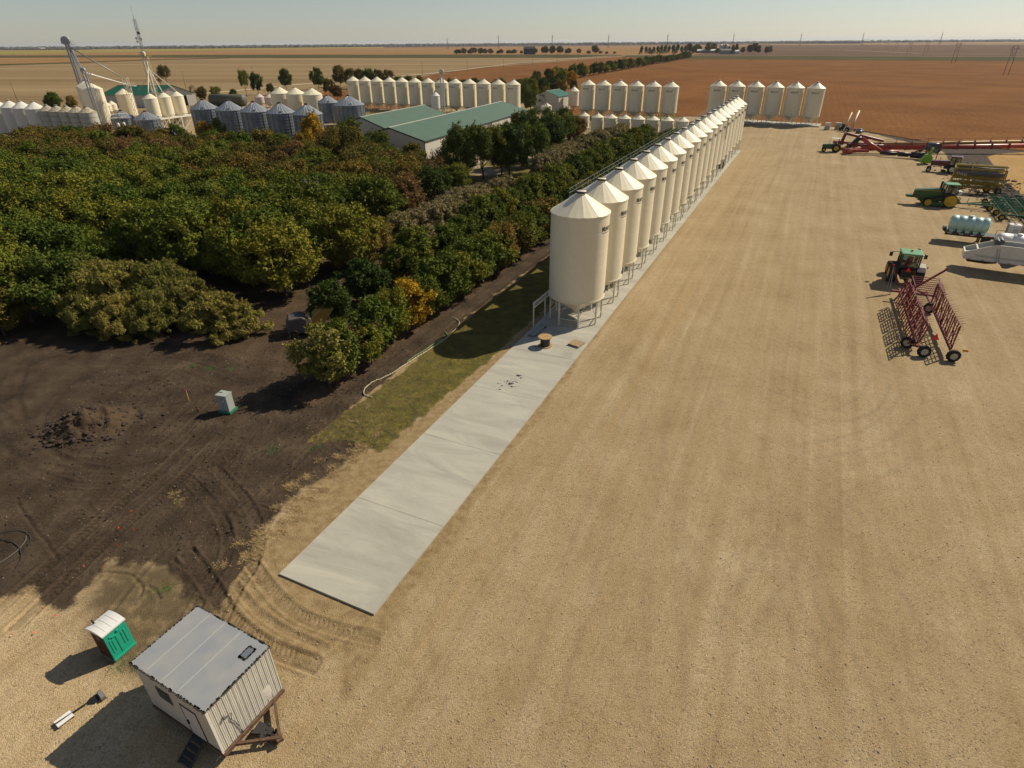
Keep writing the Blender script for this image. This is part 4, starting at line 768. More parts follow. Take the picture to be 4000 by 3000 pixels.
# elevator legs
def lattice(mb,x,y,z0,z1,w,step=1.6,t=.07):
    c=[(x-w/2,y-w/2),(x+w/2,y-w/2),(x+w/2,y+w/2),(x-w/2,y+w/2)]
    for cx,cy in c: mb.bar((cx,cy,z0),(cx,cy,z1),t)
    z=z0;k=0
    while z<z1-.1:
        z2=min(z+step,z1)
        for i in range(4): a=c[i];b=c[(i+1)%4]; mb.bar((*a,z2),(*b,z2),t*.7); mb.bar((*(a if k%2 else b),z),(*(b if k%2 else a),z2),t*.6)
        z=z2;k+=1
def leg_tower(label,c,ztop,m,head,wid=.5,lat=1.7,plat=None,dark_head=False,zdist=None):
    t=thing('bucket_elevator',label,'grain elevator',(c[0],c[1],0))
    for s in (-.55,.55): mb=MB(); mb.box((s,0,(ztop-1)/2),(wid,wid*.8,ztop-1)); mb.build('trunking',m,t)
    mb=MB(); lattice(mb,0,1.2,0,ztop-1.5,lat); mb.build('lattice',galv if m is galv or dark_head else m,t)
    mb=MB(); mb.prism([(-head,0),(-head,head*.6)]+[(-head*math.cos(a),head*.6+head*math.sin(a)*.9) for a in [PI*i/8 for i in range(1,8)]]+[(head,head*.6),(head,0)],-.5,.5,Matrix.Translation((0,0,ztop-1))@Matrix.Rotation(PI/2,4,'X')); mb.build('head_housing',m,t,bevel=.05)
    if plat: mb=MB(); mb.box((plat*.3,0,ztop-1.3),(plat,2,.12)); 
    if plat:
        for k in range(5): mb.bar((plat*(-.2+.25*k),-1,ztop-1.3),(plat*(-.2+.25*k),-1,ztop-.2),.05)
        mb.bar((-plat*.2,-1,ztop-.2),(plat*.8,-1,ztop-.2),.05); mb.bar((-plat*.2,-1,ztop-.7),(plat*.8,-1,ztop-.7),.05); mb.build('work_platform',yel if m is not galv else galv,t)
    return t
def spout(label,a,b,r,m=None,sup=None):
    mb=MB(); mb.tube(a,b,r,8); 
    A=Vector(a);B=Vector(b); mb.tube(A,A+(B-A).normalized()*.5,r*1.4,8); o=mb.build('grain_spout',m or creamleg); return tag(o,label,'grain spout')
E1=(-189,291); z1=31.80
t=leg_tower('tallest grey elevator tower with a drum shaped head above the tall cream bins',E1,z1,galv,1.9,.6,2.0,5.0)
zd=z1-6
spout('grey spout from the tallest elevator head down to the middle tall bin',(-187.5,290,z1-3),(-175.2,274.5,17.6),.26,galv); spout('grey spout from the tallest elevator head to the near tall bin',(-187.2,290,z1-3),(-168.3,265,17.6),.26,galv)
E3=(-172,297)
spout('long thin grey spout sloping right from the tallest elevator head',(-187,290,z1-2.5),(*E3,16.92),.24,galv)
E2=(-165.6,259.5); z2=22.46
leg_tower('shorter grey elevator leg with ladder cage against the near tall bin',E2,z2,galv,.9,.4,1.4)
spout('bright white shiny spout sloping right from the shorter elevator leg',(-164.8,259.5,z2-1.5),(*E3,14.93),.20,mat('shiny_white',(.85,.85,.85),.2))
t=thing('support_tower','cream lattice support tower with a white cage platform between the elevators','lattice tower',(*E3,0)); zt=17.52
mb=MB(); lattice(mb,0,0,0,zt,1.8,2.2,.12); mb.build('lattice',yel if 0 else creamleg,t); mb=MB(); mb.box((2.2,0,zt-3.2),(3,2,.2)); 
for x in (.8,1.8,2.8,3.7): mb.bar((x,-1,zt-3.2),(x,-1,zt-1.4),.12)
for z in (1.4,2.3): mb.bar((.8,-1,zt-z),(3.7,-1,zt-z),.12)
mb.build('cage_platform',whitep,t); mb=MB(); mb.lathe([(.2,0),(1.1,1),(1.1,2),(.2,2.6)],12,c=(0,0,zt-6)); mb.build('hopper',whitep,t)
E4=(-147.5,272); z4=27.60
t=leg_tower('cream elevator leg with a curved head and yellow platform, radio mast on top',E4,z4,creamleg,.95,.5,1.6,3.5)
zm=44.14
m_=thing('radio_mast','thin lattice radio mast with dishes standing on the cream elevator','radio mast',(E4[0],E4[1]+.8,z4-2)); hm=zm-z4+2
mb=MB(); lattice(mb,0,0,0,hm*.72,.75,.9,.09); mb.build('lattice',galv,m_); mb=MB(); mb.tube((0,0,hm*.72),(0,0,hm*.86),.09); mb.tube((0,0,hm*.86),(0,0,hm),.045); mb.build('whip_antenna',galv,m_)
for (x,y,z,r_) in ((.9,-.5,hm*.36,.62),(-.9,-.3,hm*.37,.5),(-.8,-.4,hm*.31,.45)): mb=MB(); mb.lathe([(.001,0),(r_*.6,.1),(r_,.3),(r_*.98,.34),(.001,.36)],16,c=(x,y,z),M=Matrix.Rotation(PI/2,3,'X')); mb.build('dish',whitep,m_)
mb=MB(); mb.box((.35,-.2,hm*.47),(.8,.6,.9)); mb.build('antenna_drum',darkm,m_)
mb=MB(); mb.bar((-1.1,0,hm*.56),(1.1,0,hm*.53),.07); mb.bar((-1.1,0,hm*.56),(-1.1,0,hm*.6),.05); mb.build('side_arm',galv,m_)
for (q,zz,lb) in (((-137,249),14.6,'left'),((-134.7,254.6),14.6,'middle'),((-132.6,260.6),14.6,'right')): spout('cream spout from the mast elevator to the %s raised bin'%lb,(E4[0]+.9,E4[1]-.6,z4-5.5-.4*(lb=='right')),(*q,zz),.2)
spout('cream inclined tube from the bin top to the mast elevator foot',(-146,270,13.2),(-163,290,9.5),.3)
for (q,lb) in (((-161,285,13),'left'),((-157,292,11.5),'right')):
    mb=MB(); mb.bar((E4[0],E4[1],z4-8.5),q,.12); o=mb.build('guy_strut',galv); tag(o,'thin %s guy strut running down left from the mast elevator'%lb,'strut')
# centre leg and small hopper
cb=(-33.00,289.03); cl=(-29.83,290.86)
b=simple('small white hopper bin raised on tall legs before the rear row',cb,2.0,10,12,zb=5.2,m=whitep,capr=.25,braces=True)
bx,by=cl
t=leg_tower('white twin elevator leg with round head rising before the rear bin row',cl,20.11 if 0 else 19.86,whitep,1.0,.5,1.3,3.2)
# sheds
def gable(label,name,nl,nr,npk,fl,fr,fpk,roofm,over=.35,wall=None,group=None,cat='shed',trim=True,doors=()):
    t=thing(name,label,cat,(nl[0],nl[1],0),0,group); o=Vector((nl[0],nl[1],0)); W=wall or wallm
    V=[Vector(p)-o for p in (nl,nr,npk,fl,fr,fpk)]; g=lambda p:Vector((p.x,p.y,-.1))
    mb=MB(); mb.add([g(V[0]),g(V[1]),V[1],V[2],V[0]],[(0,1,2,3,4)]); mb.add([g(V[3]),g(V[4]),V[4],V[5],V[3]],[(4,3,2,1,0)])
    mb.add([g(V[1]),g(V[4]),V[4],V[1]],[(0,1,2,3)]); mb.add([g(V[0]),V[0],V[3],g(V[3])],[(0,1,2,3)]); mb.build('wall',W,t)
    ax=(V[5]-V[2]).normalized(); mb=MB()
    for e0,e1 in ((V[0],V[3]),(V[1],V[4])):
        s=(e0-V[2]); s=s.normalized()*over; a=V[2]-ax*over; b=V[5]+ax*over; c=e1+s+ax*over; d=e0+s-ax*over; up=Vector((0,0,.12)); dn=Vector((0,0,.02))
        mb.add([a+up,b+up,c+up,d+up,a+dn,b+dn,c+dn,d+dn],[(0,1,2,3),(7,6,5,4),(0,3,7,4),(3,2,6,7),(2,1,5,6),(1,0,4,5)])
        k=int((b-a).length/.9)
    rf=mb.build('roof',roofm,t)
    mb=MB(); mb.bar(V[2]-ax*over+Vector((0,0,.15)),V[5]+ax*over+Vector((0,0,.15)),.45,.12); mb.build('ridge_cap',wallm,rf)
    if trim:
        mb=MB()
        for a,b in ((V[0],V[2]),(V[2],V[1])): mb.bar(a-ax*(over+.03)+Vector((0,0,.0)),b-ax*(over+.03)+Vector((0,0,.0)),.06,.34)
        s=(V[1]-V[2]).normalized()*(over+.03); mb.bar(V[1]+s-ax*over,V[4]+s+ax*over,.06,.30); mb.bar(g(V[1])-ax*.04,V[1]-ax*.04,.18); mb.build('trim',trimd,t)
    return t
def P3(p,z): return (p[0],p[1],z)
def off(p,d): return (p[0]+d[0],p[1]+d[1],p[2])
nl=P3((-46.91,195.53),5.2); nr=P3((-25.08,185.02),5.2); fr_=P3((7.45,272.64),5.2)
dd=(fr_[0]-nr[0],fr_[1]-nr[1]); npk=((nl[0]+nr[0])/2,(nl[1]+nr[1])/2,8.3)
gable('long white shed with a green roof and dark gable trim, right of two','machine_shed',nl,nr,npk,off(nl,dd),off(nr,dd),off(npk,dd),greenroof)
L_=math.hypot(*dd); ux,uy=dd[0]/L_,dd[1]/L_; vx,vy=(nr[0]-nl[0]),(nr[1]-nl[1]); vl=math.hypot(vx,vy); vx/=vl; vy/=vl
n2r=(nl[0]+ux*18-vx*.25,nl[1]+uy*18-vy*.25,5.2); n2l=(n2r[0]-vx*21,n2r[1]-vy*21,5.2); pk2=((n2l[0]+n2r[0])/2,(n2l[1]+n2r[1])/2,8.6); d2=(ux*46,uy*46)
gable('second green roofed shed joined behind the long one, with a pale end wall','machine_shed',n2l,n2r,pk2,off(n2l,d2),off(n2r,d2),off(pk2,d2),greenroof)
hl=P3((12.04,330.34),6.6); hr=P3((24.41,325.41),6.6); hb=P3((30.13,334.62),6.6); dh=(hb[0]-hr[0],hb[1]-hr[1]); hp=((hl[0]+hr[0])/2,(hl[1]+hr[1])/2,9.0); k=1.3; dh=(dh[0]*k,dh[1]*k)
h=gable('small white workshop with a bright green roof beside the middle rear bins','workshop',hl,hr,hp,off(hl,dh),off(hr,dh),off(hp,dh),greenroof2,trim=False)
mb=MB(); mb.box((2.2,-.75+.0,1.6),(2.4,.12,3.2),math.atan2(hr[1]-hl[1],hr[0]-hl[0])); mb.build('door',dark,h); mb=MB(); mb.box((7.5,-2.9+.1,5.2),(1.3,.2,.8),math.atan2(hr[1]-hl[1],hr[0]-hl[0])); mb.build('gable_vent',galv,h)
bn=[P3((-227.78,366.39),6.5),P3((-196.63,362.57),6.5)]; bf=P3((-182.23,376.17),6.5)
nr_=bn[1]; fr2=bf; nl_=bn[0]
# ridge runs left to right: near eave from nl_ to nr_, gable end at right between nr_ and fr2
ml=(fr2[0]-nr_[0],fr2[1]-nr_[1]); rp=(nr_[0]+ml[0]/2,nr_[1]+ml[1]/2,10.6); lp=(nl_[0]+ml[0]/2,nl_[1]+ml[1]/2,10.6)
bt=gable('large white barn with a dark green roof behind the elevator','barn',off(nr_,ml),nr_,rp,off(nl_,ml),nl_,lp,greenroof2,over=.9,trim=False)
mb=MB(); mx_,my_=nr_[0]-(nr_[0]+ml[0]),nr_[1]-(nr_[1]+ml[1]); mb.box((mx_*.32+.2,my_*.32-.2,2.6),(9,.3,5.2),math.atan2(my_,mx_)); mb.build('open_bay',dark,bt)
mb=MB(); mb.box((mx_*.05+.4,my_*.05-.4,2.8),(5,.3,5.4),math.atan2(my_,mx_)); mb.build('sliding_door',whitep,bt)
# dark culvert tank
ct=(-159.30,368.71); t=thing('storage_tank','long dark grey-green horizontal tank behind the steel bins','tank',(ct[0],ct[1],0),R(-12)); mb=MB(); mb.lathe([(.001,-11.2),(2,-11),(3,-10.2),(3,10.2),(2,11),(.001,11.2)],24,c=(0,0,3.1),M=Matrix.Rotation(PI/2,3,'Y')); mb.build('shell',mat('tank_green_grey',(.10,.10,.065),.6,var=.2),t)
mb=MB()
for x in (-7,0,7): mb.box((x,0,.4),(.6,4.4,.8))
mb.build('cradle',conc,t)
# ---- poles
wood=mat('pole_wood',(.13,.10,.075),.9,var=.25)
def pole(p,h,label,group='power poles along the farm road',arms=1,tf=False,cat='power pole'):
    t=thing('utility_pole',label,cat,(*p,0),R(60),group); mb=MB(); mb.tube((0,0,-.1),(0,0,h),.17,8,.11); mb.build('pole',wood,t)
    for k in range(arms): mb=MB(); mb.box((0,0,h-.4-1.1*k),(2.6 if not tf else 5.2,.14,.16)); mb.build('crossarm',wood if not tf else creamleg,t)
    if tf:
        for x in (-1.0,1.0): mb=MB(); mb.lathe([(.001,0),(.45,.02),(.45,1.3),(.3,1.45),(.001,1.5)],14,c=(x,-.3,h-4.6)); mb.build('transformer',whitep,t)
        mb=MB(); mb.box((0,-.2,h-7),(1.8,.1,.1)); mb.build('guy_bracket',whitep,t)
    return t
for i,(p,h) in enumerate((((-97.08,741.80),12.2),((-50.71,800.30),12.3),((-8.25,906.35),12.3),((34.76,1028.56),12.6),((81.62,1159.11),12.6),((130.68,1281.39),12.4),((181.97,1411.60),12.4),((243.24,1600.80),12.4),((306.84,1776.78),12),((-257.15,523.31),12.4),((-241.21,625.07),12),((-184.90,553.35),12),((-138.72,637.55),12))):
    pole(p,h,['wooden power pole beside the gravel road, nearest the rear bins','power pole by the gravel road, second from the rear bins','power pole by the gravel road, third from the rear bins','power pole by the gravel road, fourth from the rear bins','power pole by the gravel road, fifth from the rear bins','power pole by the gravel road, sixth from the rear bins','power pole by the gravel road, seventh from the rear bins','power pole at the bend before the road junction','power pole at the road junction','bare pole standing right of the barn before the stubble','pole behind the ragged tree by the farm road','pole behind the round dark tree','pole behind the tall olive tree by the rear row'][i])
pole((-317.00,420.46),11.29,'lone bare pole behind the left edge bins before the stubble',None,0); pole((-193.77,249.42),8.68,'wooden pole with short arms in front of the left edge bins',None)
pole((-136.15,224.09),9.94,'power pole carrying two white transformers before the ribbed steel bins',None,2,True)
# H-frame transmission line
hw=mat('h_frame_wood',(.085,.06,.055),.9)
for i,(p,h,w_) in enumerate((((467.81,624.98),25,8),((638.93,963.65),27,9),((890.16,1442.81),29,10),((952.84,1609.85),25,9.5),((1297.33,2271.50),29,11),((1417.23,2542.45),32,13),((1678.56,3077.46),34,14),((1845.60,3450.33),34,15),((2064.16,3916.52),36,16),((2192.89,4207.25),36,16))):
    t=thing('transmission_tower','H-frame transmission tower over the brown field, %s from the right'%ordinal(i),'transmission tower',(*p,0),R(25),'H-frame transmission line'); w2=w_/2; tk=.18+.012*i
    for s in (-1,1): mb=MB(); mb.tube((s*w2,0,0),(s*w2*.93,0,h),tk*1.2,6,tk*.8); mb.build('pole',hw,t)
    mb=MB(); mb.bar((-w2*1.9,0,h*.87),(w2*1.9,0,h*.87),tk*1.5); mb.bar((-w2*.93,0,h),(w2*.93,0,h),tk); mb.bar((-w2*1.7,0,h*.87),(-w2*.93,0,h*.97),tk); mb.bar((w2*1.7,0,h*.87),(w2*.93,0,h*.97),tk); mb.bar((-w2*.93,0,h*.97),(-w2*.2,0,h*.87),tk); mb.bar((w2*.93,0,h*.97),(w2*.2,0,h*.87),tk); mb.build('crossarm',hw,t)
    mb=MB(); mb.bar((-w2,0,h*.84),(w2,0,h*.52),tk); mb.bar((w2,0,h*.84),(-w2,0,h*.52),tk); mb.build('cross_brace',hw,t)
# lattice pylons on the skyline
for i,x in enumerate((1766,1958,2164,2383,2618,2886,3167,3432,3777)):
    D=3900; X_=(x-2000)/2300*(D*.865+5); hh=74 if i>0 else 60
    t=thing('pylon','slender lattice pylon on the skyline, %s from the left'%ordinal(i),'pylon',(X_,D+(X_-800)*.12,0),R(20),'pylons on the skyline')
    mb=MB(); 
    for sx,sy in ((-1,-1),(1,-1),(1,1),(-1,1)): mb.bar((sx*5,sy*5,0),(sx*.6,sy*.6,hh*.8),.5); mb.bar((sx*.6,sy*.6,hh*.8),(0,0,hh),.4)
    for k in range(5): z=hh*.8*k/5; w_=5-4.4*k/5; mb.bar((-w_,-w_,z),(w_*.85,-w_*.85,z+hh*.16),.5); mb.bar((w_,-w_,z),(-w_*.85,-w_*.85,z+hh*.16),.5)
    mb.build('mast',hw,t); mb=MB(); mb.bar((-9,0,hh*.8),(9,0,hh*.8),.7); mb.build('crossarm',hw,t)
# distant white buildings
def far_house(p,w_,d_,h,label,m=None,rz=0,roof=None,name='farm_building'):
    t=thing(name,label,'building',(*p,0),rz); mb=MB(); mb.box((0,0,h/2),(w_,d_,h)); mb.build('wall',m or whitep,t)
    mb=MB(); mb.add([(-w_/2-.4,-d_/2-.4,h),(w_/2+.4,-d_/2-.4,h),(w_/2+.4,d_/2+.4,h),(-w_/2-.4,d_/2+.4,h),(-w_/2,0,h+d_*.22),(w_/2,0,h+d_*.22)],[(0,1,5,4),(2,3,4,5),(1,2,5),(3,0,4),(0,3,2,1)]); mb.build('roof',roof or whitep,t)
far_house((-4597.46,6678.89),62,30,11,'largest white farm building on the left skyline'); far_house((-5790.64,8139.76),26,20,9,'small white farm building at far left of the skyline'); far_house((-6991.06,10295.38),40,20,9,'white farm building just right of the largest one',roof=greenroof2)
far_house((-4318.61,8916.03),26,20,9,'small white house in the wood beyond the yellow field'); far_house((-4418.06,9491.78),18,16,8,'tiny white house right of another in the far wood'); far_house((-4223.82,9805.43),16,16,8,'third tiny white house in the far wood')
far_house((249.68,19521.83),75,40,16,'white shed among low buildings on the centre skyline'); far_house((456.56,22060.10),60,30,10,'grey low shed right of the white skyline shed',galv); far_house((753.98,22259.23),40,30,14,'dark farm building on the centre skyline',dark)
far_house((58.48,1984.43),34,24,15,'dark blue building inside the distant roadside wood',mat('dark_blue',(.02,.022,.05),.5),roof=dark)
far_house((583.47,1997.84),60,18,6,'long grey shed at the distant farmstead',mat('dull_shed',(.16,.15,.14),.8)); far_house((576.49,1797.02),34,16,9,'pale shed at the distant farmstead beside three silos',mat('pale_shed',(.34,.33,.31),.7),roof=mat('dull_shed',(.16,.15,.14),.8)); far_house((616.59,1841.75),16,14,6,'small white shed at the right of the distant farmstead')
for i in range(3): 
    b=steel_bin('steel_bin','small silver silo at the distant farmstead, %s from left'%ordinal(i),((646.30,2071.00),(654.39,2066.74),(661.78,2062.86))[i],4.5,19,22,'silos of the distant farmstead',redcap=False,body=whitep)

# ---------------- machinery
rub=mat('tyre_rubber',(.016,.015,.014),.85,var=.2,scale=6); jdg=mat('tractor_green',(.020,.085,.018),.35,var=.1); jdl=mat('roof_green',(.11,.30,.13),.4); jdy=mat('rim_yellow',(.55,.34,.015),.45); blackm=mat('black_paint',(.012,.012,.012),.5)
glass=mat('cab_glass',(.03,.04,.04),.08,spec=.8); offw=mat('off_white',(.62,.60,.54),.5); redh=mat('harrow_red',(.17,.012,.014),.45); redo=mat('auger_red',(.36,.045,.022),.4); maroon=mat('maroon_paint',(.10,.012,.025),.3); redsign=mat('slow_sign_red',(.8,.03,.02),.6); lime=mat('lime_green',(.16,.36,.02),.5)
dimrim=mat('cream_rim',(.50,.46,.32),.5); implg=mat('implement_green',(.016,.11,.05),.4); imply=mat('implement_yellow',(.36,.25,.015),.45,var=.25,scale=2); rust=mat('rusty_steel',(.10,.05,.028),.8,var=.4); bluetank=mat('blue_green_poly',(.36,.55,.50),.35); whitepoly=mat('white_poly',(.68,.67,.63),.4); orangeo=mat('orange_lamp',(.6,.2,.02),.4)
def wheel(parent,c,r,w,rim=jdy,axis='y',lugs=18,rr=.55,yaw=0.):
    M=Matrix.Rotation(PI/2,3,'X'); M=Matrix.Rotation(yaw,3,'Z')@M
    mb=MB(); mb.lathe([(r*rr,-w/2),(r*.9,-w/2),(r,-w*.32),(r,w*.32),(r*.9,w/2),(r*rr,w/2),(r*rr,-w/2)],28,c=c,M=M)
    for i in range(lugs):
        for s in (-1,1):
            a=2*PI*(i+(.5 if s>0 else 0))/lugs; A=M@Vector((math.cos(a)*r,math.sin(a)*r,s*w*.02)); B=M@Vector((math.cos(a+.16)*r*.985,math.sin(a+.16)*r*.985,s*w*.46)); mb.bar(A+Vector(c),B+Vector(c),r*.06,r*.07)
    t=mb.build('wheel',rub,parent)
    mb=MB(); 
    for s in (-1,1): mb.lathe([(r*rr,s*w*.46),(r*rr*.92,s*w*.42),(r*rr*.75,s*w*.18),(r*rr*.4,s*w*.16),(r*rr*.33,s*w*.34),(.001,s*w*.36)],20,c=c,M=M)
    mb.build('rim',rim,t); return t
def boxes(parent,name,m,lst,bevel=.03):
    mb=MB()
    for a in lst: mb.box(*a)
    return mb.build(name,m,parent,bevel=bevel)
def hood(parent,name,m,prof,w,bevel=.05,taper=1.):
    mb=MB(); n=len(prof); vs=[(x,-w/2,z) for x,z in prof]+[(x,w/2,z) for x,z in prof]
    mb.add(vs,[tuple(range(n)),tuple(range(2*n-1,n-1,-1))]+[(i,(i+1)%n,n+(i+1)%n,n+i) for i in range(n)]); return mb.build(name,m,parent,bevel=bevel)
def cab(parent,x0,x1,w,z0,z1,roofm,frame,lean=.15,roofh=.2,rover=.15):
    mb=MB(); 
    for s in (-1,1):
        for a,b in (((x0,z0),(x0+lean,z1)),((x1,z0),(x1-lean,z1)),(((x0+x1)/2,z0),((x0+x1)/2,z1))): mb.bar((a[0],s*w/2,a[1]),(b[0],s*w/2,b[1]),.11)
    for x in (x0,x1): mb.bar((x,-w/2,z0),(x,w/2,z0),.1)
    mb.box(((x0+x1)/2,0,z0-.05),(x1-x0+.1,w+.05,.14)); c=mb.build('cab',frame,parent)
    mb=MB(); mb.add([(x0+.03,-w/2+.04,z0),(x1-.03,-w/2+.04,z0),(x1-.03,w/2-.04,z0),(x0+.03,w/2-.04,z0),(x0+lean+.03,-w/2+.06,z1),(x1-lean-.03,-w/2+.06,z1),(x1-lean-.03,w/2-.06,z1),(x0+lean+.03,w/2-.06,z1)],[(0,1,5,4),(1,2,6,5),(2,3,7,6),(3,0,4,7)]); mb.build('window',glassy,c)
    mb=MB(); mb.box(((x0+x1)/2-.1,0,z0+.25),(.5,.5,.5)); mb.box(((x0+x1)/2-.35,0,z0+.65),(.16,.5,.7)); mb.build('seat',blackm,c)
    mb=MB(); mb.box(((x0+x1)/2,0,z1+roofh/2),(x1-x0+rover*2-lean,w+rover*2,roofh)); mb.build('cab_roof',roofm,parent,bevel=.09); return c
glassy=bpy.data.materials.new('tinted_window'); glassy.use_nodes=True; n_=glassy.node_tree.nodes; l_=glassy.node_tree.links
g_=n_.new('ShaderNodeBsdfTransparent'); g_.inputs[0].default_value=(.55,.62,.58,1); mx_=n_.new('ShaderNodeMixShader'); gl_=n_.new('ShaderNodeBsdfGlossy'); gl_.inputs['Roughness'].default_value=.05; mx_.inputs[0].default_value=.12; l_.new(g_.outputs[0],mx_.inputs[1]); l_.new(gl_.outputs[0],mx_.inputs[2]); l_.new(mx_.outputs[0],n_['Material Output'].inputs[0])
# small tractor with canopy
t=thing('tractor','small green tractor with a white sun canopy hitched to the red auger','tractor',(100.9,194,0),R(156),scale=1.42)
hood(t,'hood',jdg,[(.75,.75),(2.75,.78),(2.85,1.2),(2.7,1.5),(.7,1.62),(.5,1.2)],.72); boxes(t,'chassis',jdg,[((1.2,0,.72),(2.9,.5,.3)),((0,0,.85),(.9,1.2,.35))])
for s in (-1,1): wheel(t,(0,s*.82,.86),.86,.42); wheel(t,(2.35,s*.75,.44),.44,.24,lugs=12)
boxes(t,'fender',jdg,[((0,-.62,1.55),(1.0,.3,.12)),((0,.62,1.55),(1.0,.3,.12))]); boxes(t,'seat',offw,[((.25,0,1.45),(.45,.5,.12)),((.02,0,1.75),(.1,.5,.5))])
boxes(t,'canopy',offw,[((.4,0,2.75),(1.7,1.4,.08))]); boxes(t,'canopy_post',blackm,[((-.25,-.3,2.1),(.1,.12,1.3)),((-.25,.3,2.1),(.1,.12,1.3))]); boxes(t,'exhaust',blackm,[((1.5,0,2.0),(.07,.07,.9))]); boxes(t,'dash_panel',offw,[((.85,0,1.5),(.12,.5,.6))])
# tracked tractor
t=thing('tracked_tractor','big green tracked tractor with yellow drive wheels pulling the cultivator','tracked tractor',(90.8,124.5,0),R(160),scale=1.27)
hood(t,'hood',jdg,[(.9,1.0),(4.9,1.05),(5.1,1.4),(5.05,2.25),(4.7,2.42),(1.2,2.75),(.9,2.3)],1.15,.08); hood(t,'grille',blackm,[(5.06,1.1),(5.14,1.1),(5.12,2.1),(5.04,2.1)],1.0); boxes(t,'chassis',jdg,[((1.6,0,.95),(5.6,1.0,.5))]); boxes(t,'hood_stripe',jdy,[((3.0,-.585,2.36),(3.5,.02,.06)),((3.0,.585,2.36),(3.5,.02,.06))],0)
for s in (-1,1):
    pts=[]; 
    for k in range(13): a=PI/2+PI*k/12; pts.append((math.cos(a)*.98,1.0+math.sin(a)*.98))
    for k in range(13): a=-PI/2+PI*k/12; pts.append((3.1+math.cos(a)*.60,.62+math.sin(a)*.60))
    mb=MB(); n=len(pts); vs=[]
    for yy in (-.33,.33):
        for x,z in pts: vs.append((x,s*1.15+yy,z))
        for x,z in pts: cx,cz=(0,1.0) if x<1.5 else (3.1,.62); d=Vector((x-cx,z-cz)); d=d.normalized()*(d.length-.09); vs.append((cx+d.x,s*1.15+yy,cz+d.y))
    fs=[]
    for i in range(n):
        j=(i+1)%n; fs+=[(i,j,2*n+j,2*n+i),(n+i,3*n+i,3*n+j,n+j),(i,n+i,n+j,j),(2*n+i,2*n+j,3*n+j,3*n+i)]
    mb.add(vs,fs)
    for i in range(n):
        A=Vector(pts[i]);B=Vector(pts[(i+1)%n]); k=max(1,int((B-A).length/.22))
        for q in range(k): p=A.lerp(B,q/k); mb.box((p.x,s*1.15,p.y),(.07,.68,.07))
    tk=mb.build('track',rub,t)
    M=Matrix.Rotation(PI/2,3,'X')
    for (x,z,r) in ((0,1.0,.88),(3.1,.62,.50)):
        mb=MB()
        for q in (-1,1): mb.lathe([(r,q*.2),(r,q*.34),(r*.86,q*.36),(r*.8,q*.28),(r*.5,q*.26),(r*.45,q*.34),(.001,q*.36)],28,c=(x,s*1.15,z),M=M)
        mb.build('drive_wheel',jdy,tk)
    mb=MB()
    for x in (1.2,1.75,2.3): mb.lathe([(.26,-.25),(.26,.25),(.1,.27),(.001,.27)],14,c=(x,s*1.15,.32),M=M); mb.lathe([(.001,-.27),(.1,-.27),(.26,-.25)],14,c=(x,s*1.15,.32),M=M)
    mb.box((1.6,s*1.15,.6),(2.4,.3,.3)); mb.build('bogie',jdg,tk)
    hood(t,'fender',blackm,[(-1.0,2.0),(-.9,2.1),(1.2,2.2),(1.4,2.05)],.3).location=(0,s*.95,0)
cab(t,-.75,1.15,1.7,2.1,3.35,jdl,blackm); boxes(t,'roof_tank',offw,[((-1.05,0,2.15),(.8,1.3,.7))],.2); boxes(t,'exhaust_stack',blackm,[((1.45,-.62,2.95),(.28,.22,1.5)),((1.5,.62,2.9),(.16,.16,1.4))]); boxes(t,'front_weight',jdg,[((5.7,0,1.3),(.9,1.0,.35)),((5.3,0,1.15),(.5,.4,.2))])
boxes(t,'hitch',blackm,[((-1.3,0,.7),(.9,.9,.2)),((-1.5,.3,1.0),(.1,.1,.9)),((-1.5,-.3,1.0),(.1,.1,.9))])
# rear tractor hitched to the harrow
t=thing('tractor','large green tractor seen from behind with a bright green cab roof and wide tyres','tractor',(55.9,79.9,0),R(67),scale=1.3)
for s in (-1,1): wheel(t,(0,s*1.25,.98),.98,.80,lugs=20); wheel(t,(2.7,s*1.15,.72),.72,.55,lugs=16)
for s in (-1,1): wheel(t,(0,s*1.9 if s>0 else 0,.98),.9,.3,lugs=4) if False else None
hood(t,'hood',jdg,[(.9,1.0),(3.6,1.05),(3.7,1.8),(3.4,2.0),(.9,2.25)],.95,.08); boxes(t,'rear_body',blackm,[((-.1,0,1.25),(1.3,1.3,.9)),((.3,0,1.75),(1.4,1.7,.3))],.06)
hood(t,'fender',blackm,[(-.85,1.55),(-.6,2.0),(.1,2.25),(.9,2.0),(1.0,1.9),(.1,2.12),(-.5,1.9)],.75).location=(0,1.2,0); hood(t,'fender',greyw,[(-.85,1.55),(-.6,2.0),(.1,2.25),(.9,2.0),(1.0,1.9),(.1,2.12),(-.5,1.9)],.75).location=(0,-1.2,0)
cab(t,-.7,1.2,1.75,1.95,3.2,jdl,blackm); boxes(t,'beacon',orangeo,[((.3,0,3.5),(.2,.2,.2))],.05); boxes(t,'exhaust_stack',blackm,[((1.45,-.85,2.7),(.22,.22,1.5))])
mb=MB(); 
for s in (-1,1): mb.bar((1.2,s*.9,3.0),(1.3,s*1.6,2.9),.05); mb.box((1.3,s*1.65,2.65),(.08,.3,.45))
mb.build('mirror',blackm,t); mb=MB(); mb.add([(-.83,-.28,1.5),(-.83,.28,1.5),(-.86,0,1.98)],[(0,1,2)]); mb.build('slow_vehicle_sign',redsign,t)
boxes(t,'tail_light',redsign,[((-.65,1.45,2.05),(.05,.25,.12)),((-.65,-1.7,2.05),(.05,.1,.25))],0); boxes(t,'drawbar',blackm,[((-1.1,0,.55),(1.2,.25,.15))])
